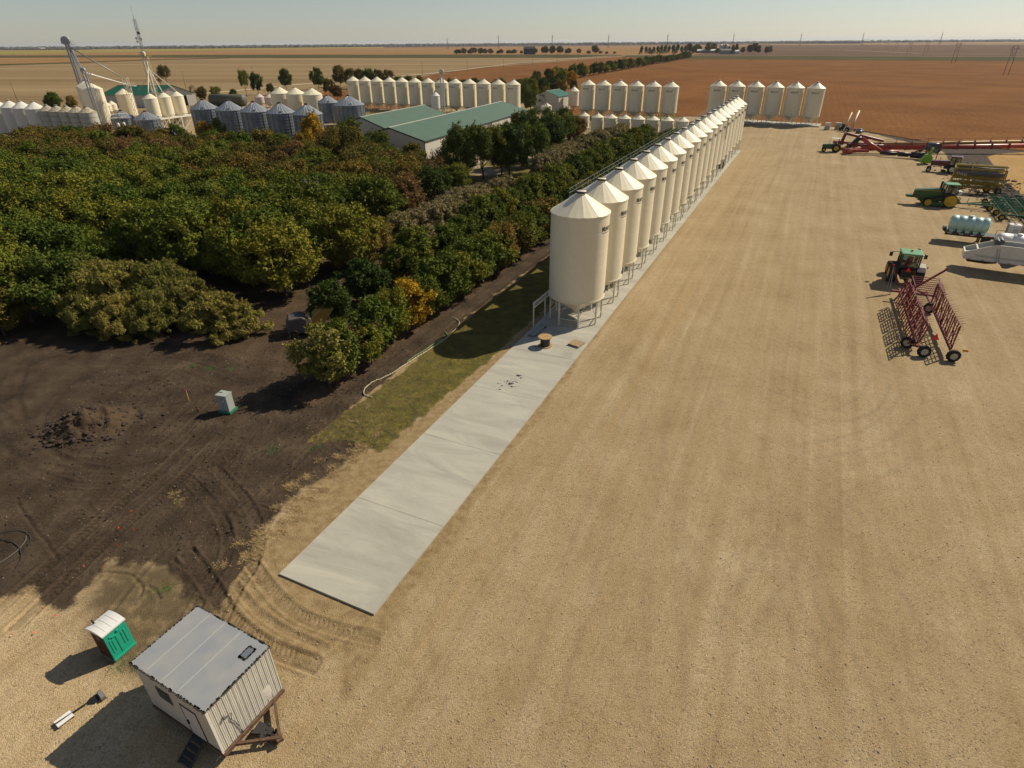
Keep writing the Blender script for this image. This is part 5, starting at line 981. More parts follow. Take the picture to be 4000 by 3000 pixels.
# windrower
t=thing('windrower','maroon windrower with a tall cab and two white rimmed caster wheels','windrower',(114.6,159.8,0),R(146),scale=1.22)
for s in (-1,1): wheel(t,(0,s*1.5,.85),.85,.5,offw); wheel(t,(4.1,s*1.2,.45),.45,.25,offw,lugs=10)
mb=MB(); 
for s in (-1,1): mb.bar((3.6,s*.6,1.3),(4.1,s*1.05,.9),.1); mb.bar((4.1,s*1.05,.95),(4.1,s*1.05,.45),.09)
mb.bar((3.6,-.7,1.3),(3.6,.7,1.3),.18); mb.build('caster_fork',redh,t)
hood(t,'engine_hood',maroon,[(.8,1.25),(4.0,1.3),(4.15,1.9),(4.0,2.2),(.8,2.35)],1.35,.08); boxes(t,'chassis',blackm,[((.4,0,1.1),(2.2,1.9,.6)),((0,0,.85),(.5,2.6,.35))]); cab(t,-1.15,.75,1.6,1.65,3.1,maroon,blackm)
boxes(t,'exhaust_stack',rust,[((2.6,.3,2.6),(.1,.1,.7))]); boxes(t,'step_ladder',galv,[((.6,-1.5,1.5),(1.3,.35,.08)),((1.2,-1.6,1.0),(.08,.3,1.0))],0); boxes(t,'lift_arm',blackm,[((-1.5,-.7,1.2),(1.2,.15,.2)),((-1.5,.7,1.2),(1.2,.15,.2)),((-1.9,0,1.4),(.2,1.8,.2))]); boxes(t,'mirror_lamp',offw,[((-1.0,-1.1,3.15),(.15,.3,.25))])
mb=MB()
for k in range(9): mb.bar((-1.7,-1+.25*k,.7),(-2.5,-1+.25*k+.15,1.9),.05)
mb.build('hydraulic_hose',galv,t)
wheel(t,(-1.0,-1.9,.5),.42,.25,offw,lugs=8)
# green feeder with black drum
t=thing('feeder','lime green feeder box with chute in front of the black conveyor','feeder',(*(115.54,172.63),0),R(-20)); hood(t,'box',lime,[(-1.1,.3),(1.2,.3),(1.5,1.4),(.9,2.6),(-.3,2.5),(-1.1,1.2)],1.8); hood(t,'chute',lime,[(.3,2.4),(.9,2.4),(1.2,4.2),(.7,4.2)],.8)
t=thing('roller_drum','dark steel roller drum lying across the lime green feeder','roller',(*(121.07,179.04),1.9),R(20)); mb=MB(); mb.lathe([(.001,-1.5),(1.35,-1.5),(1.35,1.5),(1.25,1.5),(1.2,1.35),(.001,1.35)],28,c=(0,0,1.35),M=Matrix.Rotation(PI/2,3,'X')); mb.build('drum',mat('drum_steel',(.10,.085,.09),.35,metal=.5),t); mb=MB(); mb.tube((0,-1.8,1.35),(0,1.8,1.35),.12); mb.bar((0,-1.7,1.35),(0,-1.7,-1.8),.15); mb.bar((0,1.7,1.35),(0,1.7,-1.8),.15); mb.build('stand',blackm,t)
# augers
def auger(label,a,b,rad,m,wheels,hop,rail=None,swing=True,trussm=None):
    a=Vector(a); b=Vector(b); o=Vector((a.x,a.y,0)); ang=math.atan2(b.y-a.y,b.x-a.x); t=thing('grain_auger',label,'grain auger',(a.x,a.y,0),ang); L=math.hypot(b.x-a.x,b.y-a.y); z0,z1=a.z,b.z
    at_=lambda x:z0+(z1-z0)*x/L
    mb=MB(); mb.tube((0,0,z0),(L,0,z1),rad,12); mb.build('tube',m,t)
    mb=MB(); h=1.5
    mb.bar((2,0,at_(2)+rad),(L*.45,0,at_(L*.45)+h),.09) if rail is None else None
    for k in range(int(L/5)): x=3+k*5; mb.bar((x,-.3,at_(x)+rad*.7),(x,-.3,at_(x)+h*.9),.08); mb.box((x,0,at_(x)),(.18,rad*2.5,rad*2.4))
    mb.bar((3,-.3,at_(3)+h*.5),(8,-.3,at_(8)+h*.9),.08); mb.bar((8,-.3,at_(8)+h*.9),(L,-.3,at_(L)+h*.9),.08); mb.build('truss',trussm or m,t)
    mb=MB()
    for s in (-1,1): mb.bar((wheels-5,s*1.2,at_(wheels-5)-.3),(wheels,s*1.7,.7),.16); mb.bar((wheels,s*1.7,.7),(wheels+4,s*.3,at_(wheels+4)-.2),.16)
    mb.bar((wheels,-1.8,.7),(wheels,1.8,.7),.16); mb.build('undercarriage',m,t)
    for s in (-1,1): wheel(t,(wheels,s*1.9,.62),.62,.3,offw,lugs=10)
    if swing:
        mb=MB(); mb.tube((.5,0,z0),(-3.5,-.8,.6),rad*.9,10); mb.box((-4.2,-.9,.55),(2.2,1.9,.75)); mb.build('intake_hopper',m,t,bevel=.05)
    return t
auger('long orange-red grain auger reaching past the right edge of the yard',(107,191.2,1.5),(172,187.5,2.48),.62,redo,19,True,trussm=redh)
auger('second auger behind the red one, with an ochre tube and dark red frame',(109,199,1.3),(165,199.5,1.85),.48,mat('ochre_paint',(.34,.19,.03),.5),17,True,trussm=redh)
t=thing('swing_hopper','bright orange-red bent swing conveyor between the small tractor and the red auger','swing conveyor',(109.2,189,0),R(0))
mb=MB(); mb.tube((-3.2,1.5,4.4),(2.4,-1.2,1.0),.55,10); mb.tube((2.4,-1.2,1.0),(7.2,-1.5,.9),.5,10); mb.build('tube',redo,t); mb=MB(); mb.tube((-3.2,1.5,4.4),(-4.6,1.8,3.9),.6,10); mb.tube((-4.6,1.8,3.9),(-5.6,2.2,1.9),.5,10); mb.build('rubber_elbow',blackm,t)
mb=MB(); mb.box((-5.4,2,.8),(3.4,1.6,1.0)); mb.box((-2.2,1.4,.8),(4.2,.9,.8)); mb.build('intake',redo,t,bevel=.1)
for (x,y,lb) in ((107.5,203,'upper'),(109.5,198,'lower')):
    t=thing('swing_hopper','dark red folded swing hopper arm, %s of two behind the orange conveyor'%lb,'swing conveyor',(x,y,0),R(-3)); mb=MB(); mb.tube((0,0,4.2),(7.5,0,2.6),.42,8); mb.tube((0,0,4.2),(-.6,0,1.4),.5,8); mb.box((-1.6,0,1.4),(2.8,1.7,1.1)); mb.tube((0,0,1.4),(8,0,1.2),.35,8); mb.build('arm',redh,t,bevel=.04); wheel(t,(-1.4,-1.2,.45),.45,.25,offw,lugs=8)
t=thing('belt_conveyor','black tube conveyor lying on wheels below the long red auger','conveyor',(110,185.6,0),math.atan2(179.3-185.6,119.5-110)); mb=MB(); mb.tube((0,0,1.0),(4.2,0,1.0),.5,12); mb.tube((4.6,0,1.0),(7.4,0,1.0),.62,12); mb.tube((7.8,0,1.05),(12.8,0,.95),.85,12); mb.tube((4.2,0,1),(4.6,0,1),.3,8); mb.tube((7.4,0,1),(7.8,0,1),.35,8); mb.build('tube',blackm,t); mb=MB(); mb.bar((7.8,0,1.4),(12,3,3.2),.3); mb.bar((11,-.6,.8),(13.5,-1,.8),.2); mb.build('frame',blackm,t)
for s in (-1,1): wheel(t,(12,s*1.2,.5),.5,.3,offw,lugs=8)
# yellow header / drill
t=thing('air_drill','folded yellow seeding drill with dark reel and hanging shanks beside the cultivator','seed drill',(104.6,136.5,0),R(-27))
def reel(name,z,y,L,r,m,rows=8):
    mb=MB()
    for k in range(rows): a=2*PI*k/rows; mb.bar((-L/2,y+r*math.cos(a),z+r*math.sin(a)),(L/2,y+r*math.cos(a),z+r*math.sin(a)),.07)
    mb.tube((-L/2,y,z),(L/2,y,z),r*.55,10)
    for k in range(int(L/.35)):
        x=-L/2+k*.35
        for q in range(rows): a=2*PI*q/rows+.2; mb.bar((x,y+r*math.cos(a),z+r*math.sin(a)),(x,y+r*1.25*math.cos(a),z+r*1.25*math.sin(a)),.045)
    return mb.build(name,m,t)
reel('reel',5.0,1.1,8.5,.55,mat('reel_dark',(.07,.055,.05),.6)); reel('packer',4.1,.1,8.8,.5,mat('packer_grey',(.13,.11,.12),.6),6)
mb=MB()
for z,y in ((5.6,1.8),(4.9,.4),(5.6,.6),(3.2,-.2),(2.2,.2),(1.3,-.2),(.9,1.0)): mb.bar((-4.8,y,z),(4.8,y,z),.30)
for x in (-4.8,-1.6,1.6,4.8): mb.bar((x,.8,.8),(x,1.7,5.6),.2); mb.bar((x,-.3,1.2),(x,.3,4.9),.2); mb.bar((x,-.3,1.2),(x,1.2,1.0),.18); mb.bar((x,.3,4.9),(x,1.8,5.6),.18)
mb.build('frame',imply,t)
mb=MB(); mb.box((0,.9,3.4),(9.4,.08,1.5)); mb.box((0,.6,2.0),(9.4,.08,.8)); mb.box((0,1.9,5.3),(9.6,.5,.15)); mb.build('seed_tray',imply,t)
for row_,z in enumerate((3.4,2.5,1.7)):
    mb=MB()
    for k in range(20): x=-4.6+k*.48; mb.bar((x,-.2,z),(x+.12,-.75,z-.25),.08); mb.bar((x+.12,-.75,z-.25),(x+.05,-.55,z-.75),.07); 
    mb.build('shank_row',imply if row_%2 else mat('shank_rust',(.20,.12,.02),.6),t)
for k in range(6): boxes(t,'seed_hose',offw,[((-4.3+k*.35,-.5,4.0-.05*k),(.12,.1,.5))],0)
for x in (-4.4,4.2): wheel(t,(x,-.6,.75),.75,.5,mat('dirty_rim',(.3,.22,.08),.6),lugs=12,yaw=.5); wheel(t,(x*.6,1.8,.75),.75,.5,jdy,lugs=12)
# cultivator
t=thing('cultivator','wide green field cultivator with rows of curved shanks behind the tracked tractor','cultivator',(96.5,121.2,0),R(-28))
mb=MB(); W=9.5
for x in (1.5,3.6,5.7,7.8,9.9): mb.bar((x,-W,1.25),(x,W-2,1.25),.2)
for y in (-9.5,-6.5,-3.5,-1.2,1.2,3.5,6.0): mb.bar((1.5,y,1.3),(12,y,1.3),.16); 
for y in (-8,-5,-2,2,5): mb.bar((.8,y,1.5),(4,y+.8,1.9),.14); mb.bar((6,y,1.5),(9,y+.5,2.1),.12)
mb.build('frame',implg,t)
for j,x in enumerate((1.5,3.6,5.7,7.8,9.9)):
    mb=MB()
    for k in range(19):
        y=-W+.3+k*.9+(j%2)*.45; pts=[(x,y,1.35),(x-.15,y,1.95),(x+.25,y,2.1),(x+.6,y,1.7),(x+.55,y,.9),(x+.2,y,.45),(x-.05,y,.3)]
        for a,b in zip(pts,pts[1:]): mb.bar(a,b,.075,.1)
    mb.build('shank_row',implg,t)
mb=MB()
for k in range(22): y=-W+k*.78; pts=[(11.6,y,1.2),(12.3,y+.2,.8),(12.8,y,.3),(12.5,y-.2,.1)]; mb.path(pts,.045,4)
mb.bar((11.6,-W,1.25),(11.6,W-2,1.25),.12); mb.build('rear_tine_bar',implg,t)
mb=MB(); mb.bar((-5.2,0,.7),(1.5,0,1.1),.22); mb.bar((-4,0,.8),(1.5,-2.6,1.2),.16); mb.bar((-4,0,.8),(1.5,2.6,1.2),.16); mb.bar((-3.4,0,.7),(-3.2,0,1.9),.1); mb.bar((-4.6,.1,.7),(-4.9,.1,1.7),.08); mb.build('drawbar',implg,t)
for x,y in ((.5,-1.2),(.4,2.5),(1.1,-4.8),(1.4,-9.0),(.5,5.5),(6,-9.2)): wheel(t,(x,y,.58),.58,.34,jdy,lugs=10,yaw=.1 if x<1.3 else 0)
# tank trailer row
t=thing('flatbed_trailer','long dark flatbed trailer with red and white edge tape carrying the blue tank','flatbed trailer',(74.9,100.9,0),R(-30)); 
boxes(t,'deck',blackm,[((7.5,0,1.5),(15,2.5,.16)),((7.5,.9,1.25),(15,.2,.35)),((7.5,-.9,1.25),(15,.2,.35)),((-.15,.2,1.85),(.5,1.8,.5))])
mb=MB(); mb2=MB()
for k in range(18): (mb if k%2 else mb2).box((.6+k*.82,-1.27,1.5),(.62,.03,.13))
mb.build('red_tape',redp,t); mb2.build('white_tape',offw,t)
for y in (-.8,.8): boxes(t,'landing_leg',blackm,[((5.0,y,.75),(.2,.2,1.5)),((5.0,y,.05),(.45,.4,.06))],0)
boxes(t,'tool_box',blackm,[((5.9,-.85,.85),(1.3,.6,.9))]); boxes(t,'rack',mat('tan_rack',(.34,.24,.12),.6),[((6.9,-.9,2.2),(.07,.07,1.0)),((8.0,-.9,2.2),(.07,.07,1.0)),((7.45,-.9,2.7),(1.15,.07,.07))],0)
for x in (12.4,13.6):
    for y in (-1,1): wheel(t,(x,y,.5),.5,.4,offw,lugs=8)
def lyingtank(label,loc,rz,L,r,m,ribs=3,name='liquid_tank',legs_=True):
    t=thing(name,label,'tank',loc,rz); mb=MB(); pr=[(.001,-L/2),(r*.7,-L/2+.04),(r*.94,-L/2+.18),(r,-L/2+.42)]
    for i in range(ribs):
        z=-L/2+L*(i+1)/(ribs+1); pr+=[(r,z-.06),(r*.975,z-.045),(r*.975,z+.045),(r,z+.06)]
    pr+=[(r,L/2-.42),(r*.94,L/2-.18),(r*.7,L/2-.04),(.001,L/2)]
    mb.lathe(pr,36,c=(0,0,r+.15),M=Matrix.Rotation(PI/2,3,'Y')); mb.build('shell',m,t)
    mb=MB(); mb.lathe([(.42,0),(.42,.16),(.36,.2),(.001,.22)],18,c=(0,0,2*r+.10)); mb.build('lid',m,t)
    if legs_:
        mb=MB()
        for i in range(ribs+1): mb.box((-L/2+L*(i+.5)/(ribs+1),0,.22),(.55,r*1.5,.4))
        mb.build('foot',m,t)
    return t
lt=(74.9+math.cos(R(-30))*3.0,100.9+math.sin(R(-30))*3.0,1.58); lyingtank('pale blue-green ribbed liquid tank strapped on the flatbed trailer',lt,R(-30),5.6,1.25,bluetank,4)
def on(x,y=0,z=1.58,b=(74.9,100.9),a=R(-30)): return (b[0]+math.cos(a)*x-math.sin(a)*y,b[1]+math.sin(a)*x+math.cos(a)*y,z)
def tote(label,loc,rz,group=None):
    t=thing('liquid_tote',label,'tote tank',loc,rz,group); boxes(t,'bottle',whitepoly,[((0,0,.85),(1.1,1.0,1.15))],.08); mb=MB(); mb.lathe([(.16,1.42),(.16,1.5),(.001,1.51)],12); mb.build('lid',galv,t); mb=MB()
    for z in (.3,.58,.86,1.14,1.4):
        for a,b in (((-.6,-.55),(.6,-.55)),((.6,-.55),(.6,.55)),((.6,.55),(-.6,.55)),((-.6,.55),(-.6,-.55))): mb.bar((*a,z),(*b,z),.03)
    for i in range(6):
        x=-.6+.24*i
        for y in (-.55,.55): mb.bar((x,y,.15),(x,y,1.42),.03); mb.bar((x*.0+(.6 if y>0 else -.6),-.55+.22*i,.15),(x*.0+(.6 if y>0 else -.6),-.55+.22*i,1.42),.03)
    mb.build('cage',galv,t); boxes(t,'pallet',galv,[((0,0,.08),(1.2,1.1,.14))],0); boxes(t,'plate',galv,[((.1,-.57,.8),(.4,.02,.4))],0); return t
tt=tote('white caged liquid tote on the flatbed, left of two',on(9.2,.4),R(-30)); tt.scale=(1.45,)*3
tt=tote('white caged liquid tote on the flatbed, right of two',on(11.3,.4),R(-30)); tt.scale=(1.45,)*3
t=thing('pump_tank','small low white tank with pump beside the caged totes','tank',on(13.4,.0),R(-30)); boxes(t,'bottle',whitepoly,[((0,0,.5),(1.7,1.2,.9))],.12); boxes(t,'pump',redp,[((-.2,-1.0,.3),(.5,.4,.5))])
lyingtank('white domed tank at the right end of the flatbed trailer',on(15.6,-.3),R(60),2.6,1.0,mat('aged_poly',(.46,.43,.38),.5),1); lyingtank('second blue tank cut off by the right edge behind the flatbed',on(16.2,2.6,0),R(-30),4,1.2,bluetank,3)
boxes(thing('pipework','red and black pump pipework on the flatbed deck','pipework',on(10.3,-.9),R(-30)),'manifold',rust,[((0,0,.25),(3.6,.2,.2)),((-1,0,.4),(.2,.2,.5)),((1.2,0,.35),(.3,.3,.4)),((.3,.1,.5),(.9,.1,.1))])
lyingtank('big white round ended tank lying behind the white grain trailer',(80.2,91.6,.5),R(-30),5.6,1.35,whitepoly,2); 
# grain trailer
t=thing('grain_trailer','white grain trailer with sloping end, rolled tarp and pointed hoppers','grain trailer',(68.6,87.0,0),R(-31))
prof=[(0,1.55),(0,2.45),(3.4,3.95),(13,3.95),(13,1.7)]; w_=2.9; mb=MB()
for y in (-w_/2,w_/2):
    for dy in (-.04,.04): mb.add([(x,y+dy,z) for x,z in prof],[(0,1,2,3,4)])
mb.add([(x,y,z) for x,z in prof for y in (-w_/2,w_/2)],[(0,1,3,2),(8,9,1,0)]); mb.build('box',whitep,t)
mb=MB()
for y in (-w_/2,w_/2): mb.bar((-.05,y,2.5),(3.4,y,4.0),.16); mb.bar((3.4,y,4.0),(13,y,4.0),.16); mb.bar((0,y,1.6),(13,y,1.7),.14)
for x,z in ((0,2.5),(1.4,3.1),(3.4,4.0),(8.5,4.0)): mb.bar((x,-w_/2,z),(x,w_/2,z),.18)
for x in (5.2,8.2,11): mb.bar((x,-w_/2-.05,1.7),(x,-w_/2-.05,3.9),.08)
mb.build('top_rail',offw,t)
mb=MB(); mb.add([(.1,-1.3,2.2),(3.3,-1.3,3.0),(3.3,1.3,3.0),(.1,1.3,2.2)],[(0,1,2,3)]); mb.build('inner_floor',greyw,t); mb=MB(); mb.add([(3.5,-1.38,3.5),(13,-1.38,3.5),(13,1.38,3.5),(3.5,1.38,3.5)],[(0,1,2,3)]); mb.build('grain_load',mat('dark_inside',(.07,.05,.035),.9),t)
mb=MB(); mb.tube((3.5,-1.3,4.2),(3.5,1.3,4.2),.4,12); mb.tube((3.9,-.9,4.35),(3.9,1.3,4.35),.35,12); mb.build('rolled_tarp',mat('tarp_grey',(.07,.075,.075),.5),t)
for x0 in (4.2,7.7,11.2):
    mb=MB(); mb.add([(x0,-1.45,1.75),(x0+2.9,-1.45,1.75),(x0+2.9,1.45,1.75),(x0,1.45,1.75),(x0+1.0,-.4,.55),(x0+1.6,-.4,.55),(x0+1.6,.4,.55),(x0+1.0,.4,.55)],[(0,1,5,4),(1,2,6,5),(2,3,7,6),(3,0,4,7),(4,5,6,7)]); mb.build('hopper',mat('hopper_grey',(.40,.40,.40),.4,metal=.3),t)
hood(t,'drip_tank',rust,[(.3,1.55),(4.2,1.55),(4.3,1.2),(3.0,.95),(.7,1.0)],1.6)
mb=MB(); 
for z in (2.15,2.3): mb.box((5.6,-w_/2-.06,z),(8.5,.02,.03))
mb.build('side_stripe',mat('dark_stripe',(.08,.08,.1),.5),t)
for k in range(6): boxes(t,'side_light',redp,[((.8+k*1.6,-w_/2-.08,1.62),(.4,.04,.08))],0)
for x in (2.6,9.9): 
    for y in (-1.1,1.1): wheel(t,(x if x>5 else 10.8,y,.52),.52,.4,offw,lugs=8)
mb=MB(); mb.bar((3.6,-1.55,3.6),(4.1,-1.6,1.4),.06); mb.bar((3.9,-1.55,3.6),(4.4,-1.6,1.4),.05); mb.build('crank_rod',galv,t)
# harrow
t=thing('heavy_harrow','dark red folded heavy harrow with spring tines behind the rear facing tractor','harrow',(47.5,56.3,0),R(66))
def panel(x0,L,y0,z0,dy,dz,nm='harrow_section',m=redh,off=0):
    mb=MB(); e=Vector((0,dy,dz)); o=Vector((x0,y0,z0))
    for k in range(6): p=o+e*(k/5); mb.bar(p,p+Vector((L,0,0)),.075)
    for k in range(4): p=o+Vector((L*k/3,0,0)); mb.bar(p,p+e,.10); 
    mb.bar(o+Vector((0,0,0)),o+Vector((L,0,0))+e,.08)
    nrm=Vector((0,dz,-dy)).normalized()*(1 if dy>=0 else -1)
    for k in range(6):
        for q in range(int(L/.7)): p=o+e*(k/5)+Vector((.15+q*.7+(k%2)*.35,0,0)); mb.bar(p,p+nrm*.45+e.normalized()*.18,.024)
    return mb.build(nm,m,t)
for i in range(4): panel(.8+i*3.6,2.9,.12,.75,-.05,2.9)
for i in range(4): panel(.8+i*3.6,2.9,4.1,.75,-.7,3.1); panel(1.5+i*3.6,2.6,3.0,.8,-.35,2.1) 
mb=MB(); mb.bar((-.2,.2,.95),(18.5,.2,1.1),.24); mb.bar((0,3.4,.95),(18.5,3.3,1.1),.24); mb.bar((.2,2.6,1.0),(.2,3.9,.9),.2)
for i in range(5): x=.4+i*3.5; mb.bar((x,.2,1.0),(x+.5,.12,3.5),.11); mb.bar((x,3.4,1.0),(x+1.0,3.4,3.7),.12); mb.bar((x+1.0,3.4,3.7),(x+2.2,2.7,2.9),.10)
mb.bar((17,-1,1.2),(17,4.3,1.2),.22); mb.bar((22.5,-1.7,1.9),(17.3,-1.5,1.3),.16); mb.bar((17,.2,1.2),(19.5,1.6,1.1),.2); mb.bar((17,3.3,1.2),(21.5,1.7,.8),.2); mb.bar((17.1,2.6,1.2),(18.4,-1.1,4.4),.2); mb.bar((20.1,3.2,1.0),(19.7,4.5,3.7),.18); mb.build('toolbar',redh,t)
mb=MB()
for k in range(8): mb.bar((17.2+k*.75,-1.8,1.5+.05*k),(17.2+k*.75,1.5,1.5+.05*k),.085)
mb.bar((17.2,-1.8,1.5),(22.5,-1.8,1.85),.09); mb.bar((17.2,1.5,1.5),(22.5,1.5,1.85),.09)
for k in range(16):
    for q in range(7): mb.bar((17.3+q*.75,-1.7+k*.21,1.5),(17.2+q*.75,-1.7+k*.21,1.05),.024)
mb.build('centre_section',redh,t)
mb=MB(); mb.bar((19.7,4.5,3.7),(18.6,4.2,.3),.07); mb.bar((19.7,4.5,3.7),(19.0,4.6,.3),.05); mb.build('jack_stand',galv,t)
mb=MB(); mb.lathe([(.16,0),(.2,.15),(.001,.3)],8,c=(18.4,-1.1,4.35)); mb.build('knob',redh,t)
for x,y,yw in ((0,0,.25),(0,2.7,.25),(1.8,4.1,1.2),(14.1,.3,1.0)): wheel(t,(x-.4,y,.66),.66,.42,dimrim,lugs=12,yaw=yw+PI/2-.1 if yw<.5 else yw)
boxes(t,'warning_board',orangeo,[((-.2,-.9,1.35),(.08,.5,.25))],0); mb=MB(); mb.add([(.3,1.6,1.9),(.3,2.3,1.9),(.5,1.95,2.6)],[(0,1,2)]); mb.build('slow_vehicle_sign',redsign,t)
# car
t=thing('parked_car','silver-grey sedan parked at the far edge of the yard by the ditch','car',(130.6,237.0,0),R(48),scale=1.06); sil=mat('car_silver',(.17,.18,.21),.25,metal=.6)
mb=MB(); st=[(-2.3,.55,.78,.8),(-2.15,.3,.95,.86),(-1.2,.25,1.02,.9),(0,.25,.98,.92),(1.3,.25,.92,.9),(2.1,.28,.78,.84),(2.3,.4,.62,.72)]; vs=[];
for x,z0,z1,w in st: vs+=[(x,-w,z0+.1),(x,-w,z1-.12),(x,-w*.86,z1),(x,w*.86,z1),(x,w,z1-.12),(x,w,z0+.1)]
fs=[(i*6+j,i*6+(j+1)%6,(i+1)*6+(j+1)%6,(i+1)*6+j) for i in range(len(st)-1) for j in range(6)]+[tuple(range(6)),tuple(range(len(st)*6-1,len(st)*6-7,-1))]; mb.add(vs,fs,True); mb.build('body',sil,t)
mb=MB(); mb.add([(-1.75,-.76,.98),(1.15,-.76,.94),(1.15,.76,.94),(-1.75,.76,.98),(-1.0,-.6,1.40),(.35,-.6,1.42),(.35,.6,1.42),(-1.0,.6,1.40)],[(0,1,5,4),(1,2,6,5),(2,3,7,6),(3,0,4,7)]); mb.build('window',glass,t); mb=MB(); mb.box((-.32,0,1.43),(1.45,1.24,.05)); 
for a,b in (((-1.75,.76,.98),(-1.0,.6,1.41)),((1.15,.76,.94),(.35,.6,1.43)),((-.3,.77,.97),(-.3,.61,1.42))):
    for s in (-1,1): mb.bar((a[0],a[1]*s,a[2]),(b[0],b[1]*s,b[2]),.07)
mb.build('roof',sil,t,bevel=.02)
for x in (-1.4,1.4):
    for s in (-1,1): wheel(t,(x,s*.8,.33),.33,.22,galv,lugs=0)
boxes(t,'tail_light',redsign,[((-2.28,-.6,.72),(.06,.35,.14)),((-2.28,.6,.72),(.06,.35,.14))],0)
# white crates
for i,(p,lb) in enumerate((((122.9,246.8),'white slatted crate stack right of the pad of six bins'),((126.8,246.6),'grey and white two tier crate stack left of the small transfer augers'))):
    t=thing('crate_stack',lb,'crates',(*p,0),R(-28)); 
    for k in range(2): boxes(t,'crate',greyw if i or k==0 else offw,[((0,0,.6+1.25*k),(1.9,1.5,1.15))],.03)
    mb=MB()
    for k in range(5): mb.box((-.8+.4*k,0,2.48),(.26,1.5,.07))
    mb.build('slat',offw,t)
# two small inclined augers
def small_auger(lb,a,b,r):
    t=thing('transfer_auger',lb,'transfer auger',(a[0],a[1],0)); mb=MB(); mb.tube((0,0,.4),(b[0]-a[0],b[1]-a[1],b[2]),r,10); mb.build('tube',mat('beige_tube',(.55,.47,.33),.5),t); mb=MB(); mb.box((1.2,.9,.6),(2.2,1.6,.3)); mb.bar((0,0,.4),((b[0]-a[0])*.5,(b[1]-a[1])*.5,b[2]*.5),.12); mb.bar((1.6,1.2,.5),((b[0]-a[0])*.5,(b[1]-a[1])*.5,b[2]*.5),.12); mb.build('frame',blackm,t); wheel(t,(1.8,.3,.42),.42,.25,mat('wr',(.2,.07,.05),.6),lugs=8); wheel(t,(1.2,1.8,.42),.42,.25,mat('wr',(.2,.07,.05),.6),lugs=8); return t
small_auger('thin pinkish transfer auger, left of two leaning beside the car',(125.2,238.6),(129,243,6.4),.20); small_auger('thick beige transfer auger, right of two leaning beside the car',(129.0,241),(133.5,246.5,6.6),.32)
t=thing('tractor','compact dark tractor parked behind the two transfer augers','tractor',(127.8,243.4,0),R(10)); boxes(t,'body',blackm,[((0,0,.9),(3.2,1.2,.8)),((-.6,0,1.9),(.9,1.1,1.2))],.1)
for x in (-1,1.2):
    for s in (-1,1): wheel(t,(x,s*.8,.6),.6 if x<0 else .45,.35,rust,lugs=8)
# barge in front of the last bins: open tank under the row
t=thing('open_bin','open topped steel box on a frame under the fifteenth bin of the long row','steel box',(*ST(112,-1.9),.12),ROWANG); boxes(t,'box',mat('box_brown',(.16,.13,.09),.7),[((0,0,.9),(3.0,2.2,1.8))],.03); boxes(t,'insert',mat('pale_glass',(.42,.45,.34),.4),[((-.1,0,2.4),(2.6,1.9,1.3))],.03); boxes(t,'post',blackm,[((-1.45,-1.1,1.6),(.12,.12,3.2)),((1.45,-1.1,1.6),(.12,.12,3.2))],0)

# ---------------- foreground things
# job trailer: corners measured from the roof
tA=Vector((-13.98,15.62)); tB=Vector((-12.27,18.85)); tC=Vector((-18.65,18.25))
e1=(tB-tA).normalized(); ang=math.atan2(e1.y,e1.x); Wd=3.66; Ln=5.24
t=thing('site_trailer','white ribbed site trailer with a grey sheet roof and an A-frame hitch','office trailer',(tA.x,tA.y,0),ang)
# local: x along the hitch wall (A to B), y towards the far end
wallr=mat('ribbed_wall',(.60,.57,.50),.55,var=.10,scale=.9); roofg=mat('trailer_roof',(.25,.262,.285),.45,var=.18,scale=.9,c2=(.305,.305,.30))
mb=MB(); Z0,Z1=.62,3.98
mb.add([(0,0,Z0),(Wd,0,Z0),(Wd,Ln,Z0),(0,Ln,Z0),(0,0,Z1),(Wd,0,Z1),(Wd,Ln,Z1),(0,Ln,Z1)],[(0,1,5,4),(1,2,6,5),(2,3,7,6),(3,0,4,7),(3,2,1,0)])
for k in range(int(Wd/.09)): mb.box((.05+k*.09,-.006,(Z0+Z1)/2),(.045,.014,Z1-Z0-.06))
for k in range(int(Ln/.09)): mb.box((-.006,.05+k*.09,(Z0+Z1)/2),(.014,.045,Z1-Z0-.06)); mb.box((Wd+.006,.05+k*.09,(Z0+Z1)/2),(.014,.045,Z1-Z0-.06))
wl=mb.build('wall',wallr,t)
mb=MB()
for k in range(1,13): mb.box((k*Wd/13,-.014,(Z0+Z1)/2),(.018,.010,Z1-Z0-.06))
mb.build('wall_seam',mat('seam_dark',(.17,.16,.14),.8),wl)
mb=MB(); mb.bar((-.01,-.01,Z0),(-.01,-.01,Z1),.09); mb.bar((Wd,-.01,Z0),(Wd,-.01,Z1),.05); mb.box((Wd/2,-.01,Z1-.06),(Wd+.06,.05,.12)); mb.box((-.02,Ln/2,Z1-.06),(.05,Ln,.12)); mb.build('corner_trim',offw,wl)
mb=MB(); mb.box((Wd/2,Ln/2,Z1+.035),(Wd+.12,Ln+.12,.06))
for y in (.80,.58,.36): mb.box((Wd/2,Ln*y,Z1+.070),(Wd+.1,.16,.016))
rf=mb.build('roof',roofg,t); rng=random.Random(3)
mb=MB()
for y in (.80,.58,.36): mb.box((Wd/2,Ln*y,Z1+.080),(Wd*.96,.07,.006))
mb.build('roof_seam_sealant',mat('sealant',(.36,.37,.36),.5),rf)
mb=MB(); per=[((-.06,-.06),(Wd+.06,-.06)),((Wd+.06,-.06),(Wd+.06,Ln+.06)),((Wd+.06,Ln+.06),(-.06,Ln+.06)),((-.06,Ln+.06),(-.06,-.06))]
for a,b in per:
    a=Vector((*a,0));b=Vector((*b,0)); n=int((b-a).length/.09)
    for k in range(n): p=a.lerp(b,(k+rng.random())/n); s=rng.uniform(.05,.15); mb.box((p.x,p.y,Z1+.03),(s,s*rng.uniform(.5,1),.07),rng.random()*3)
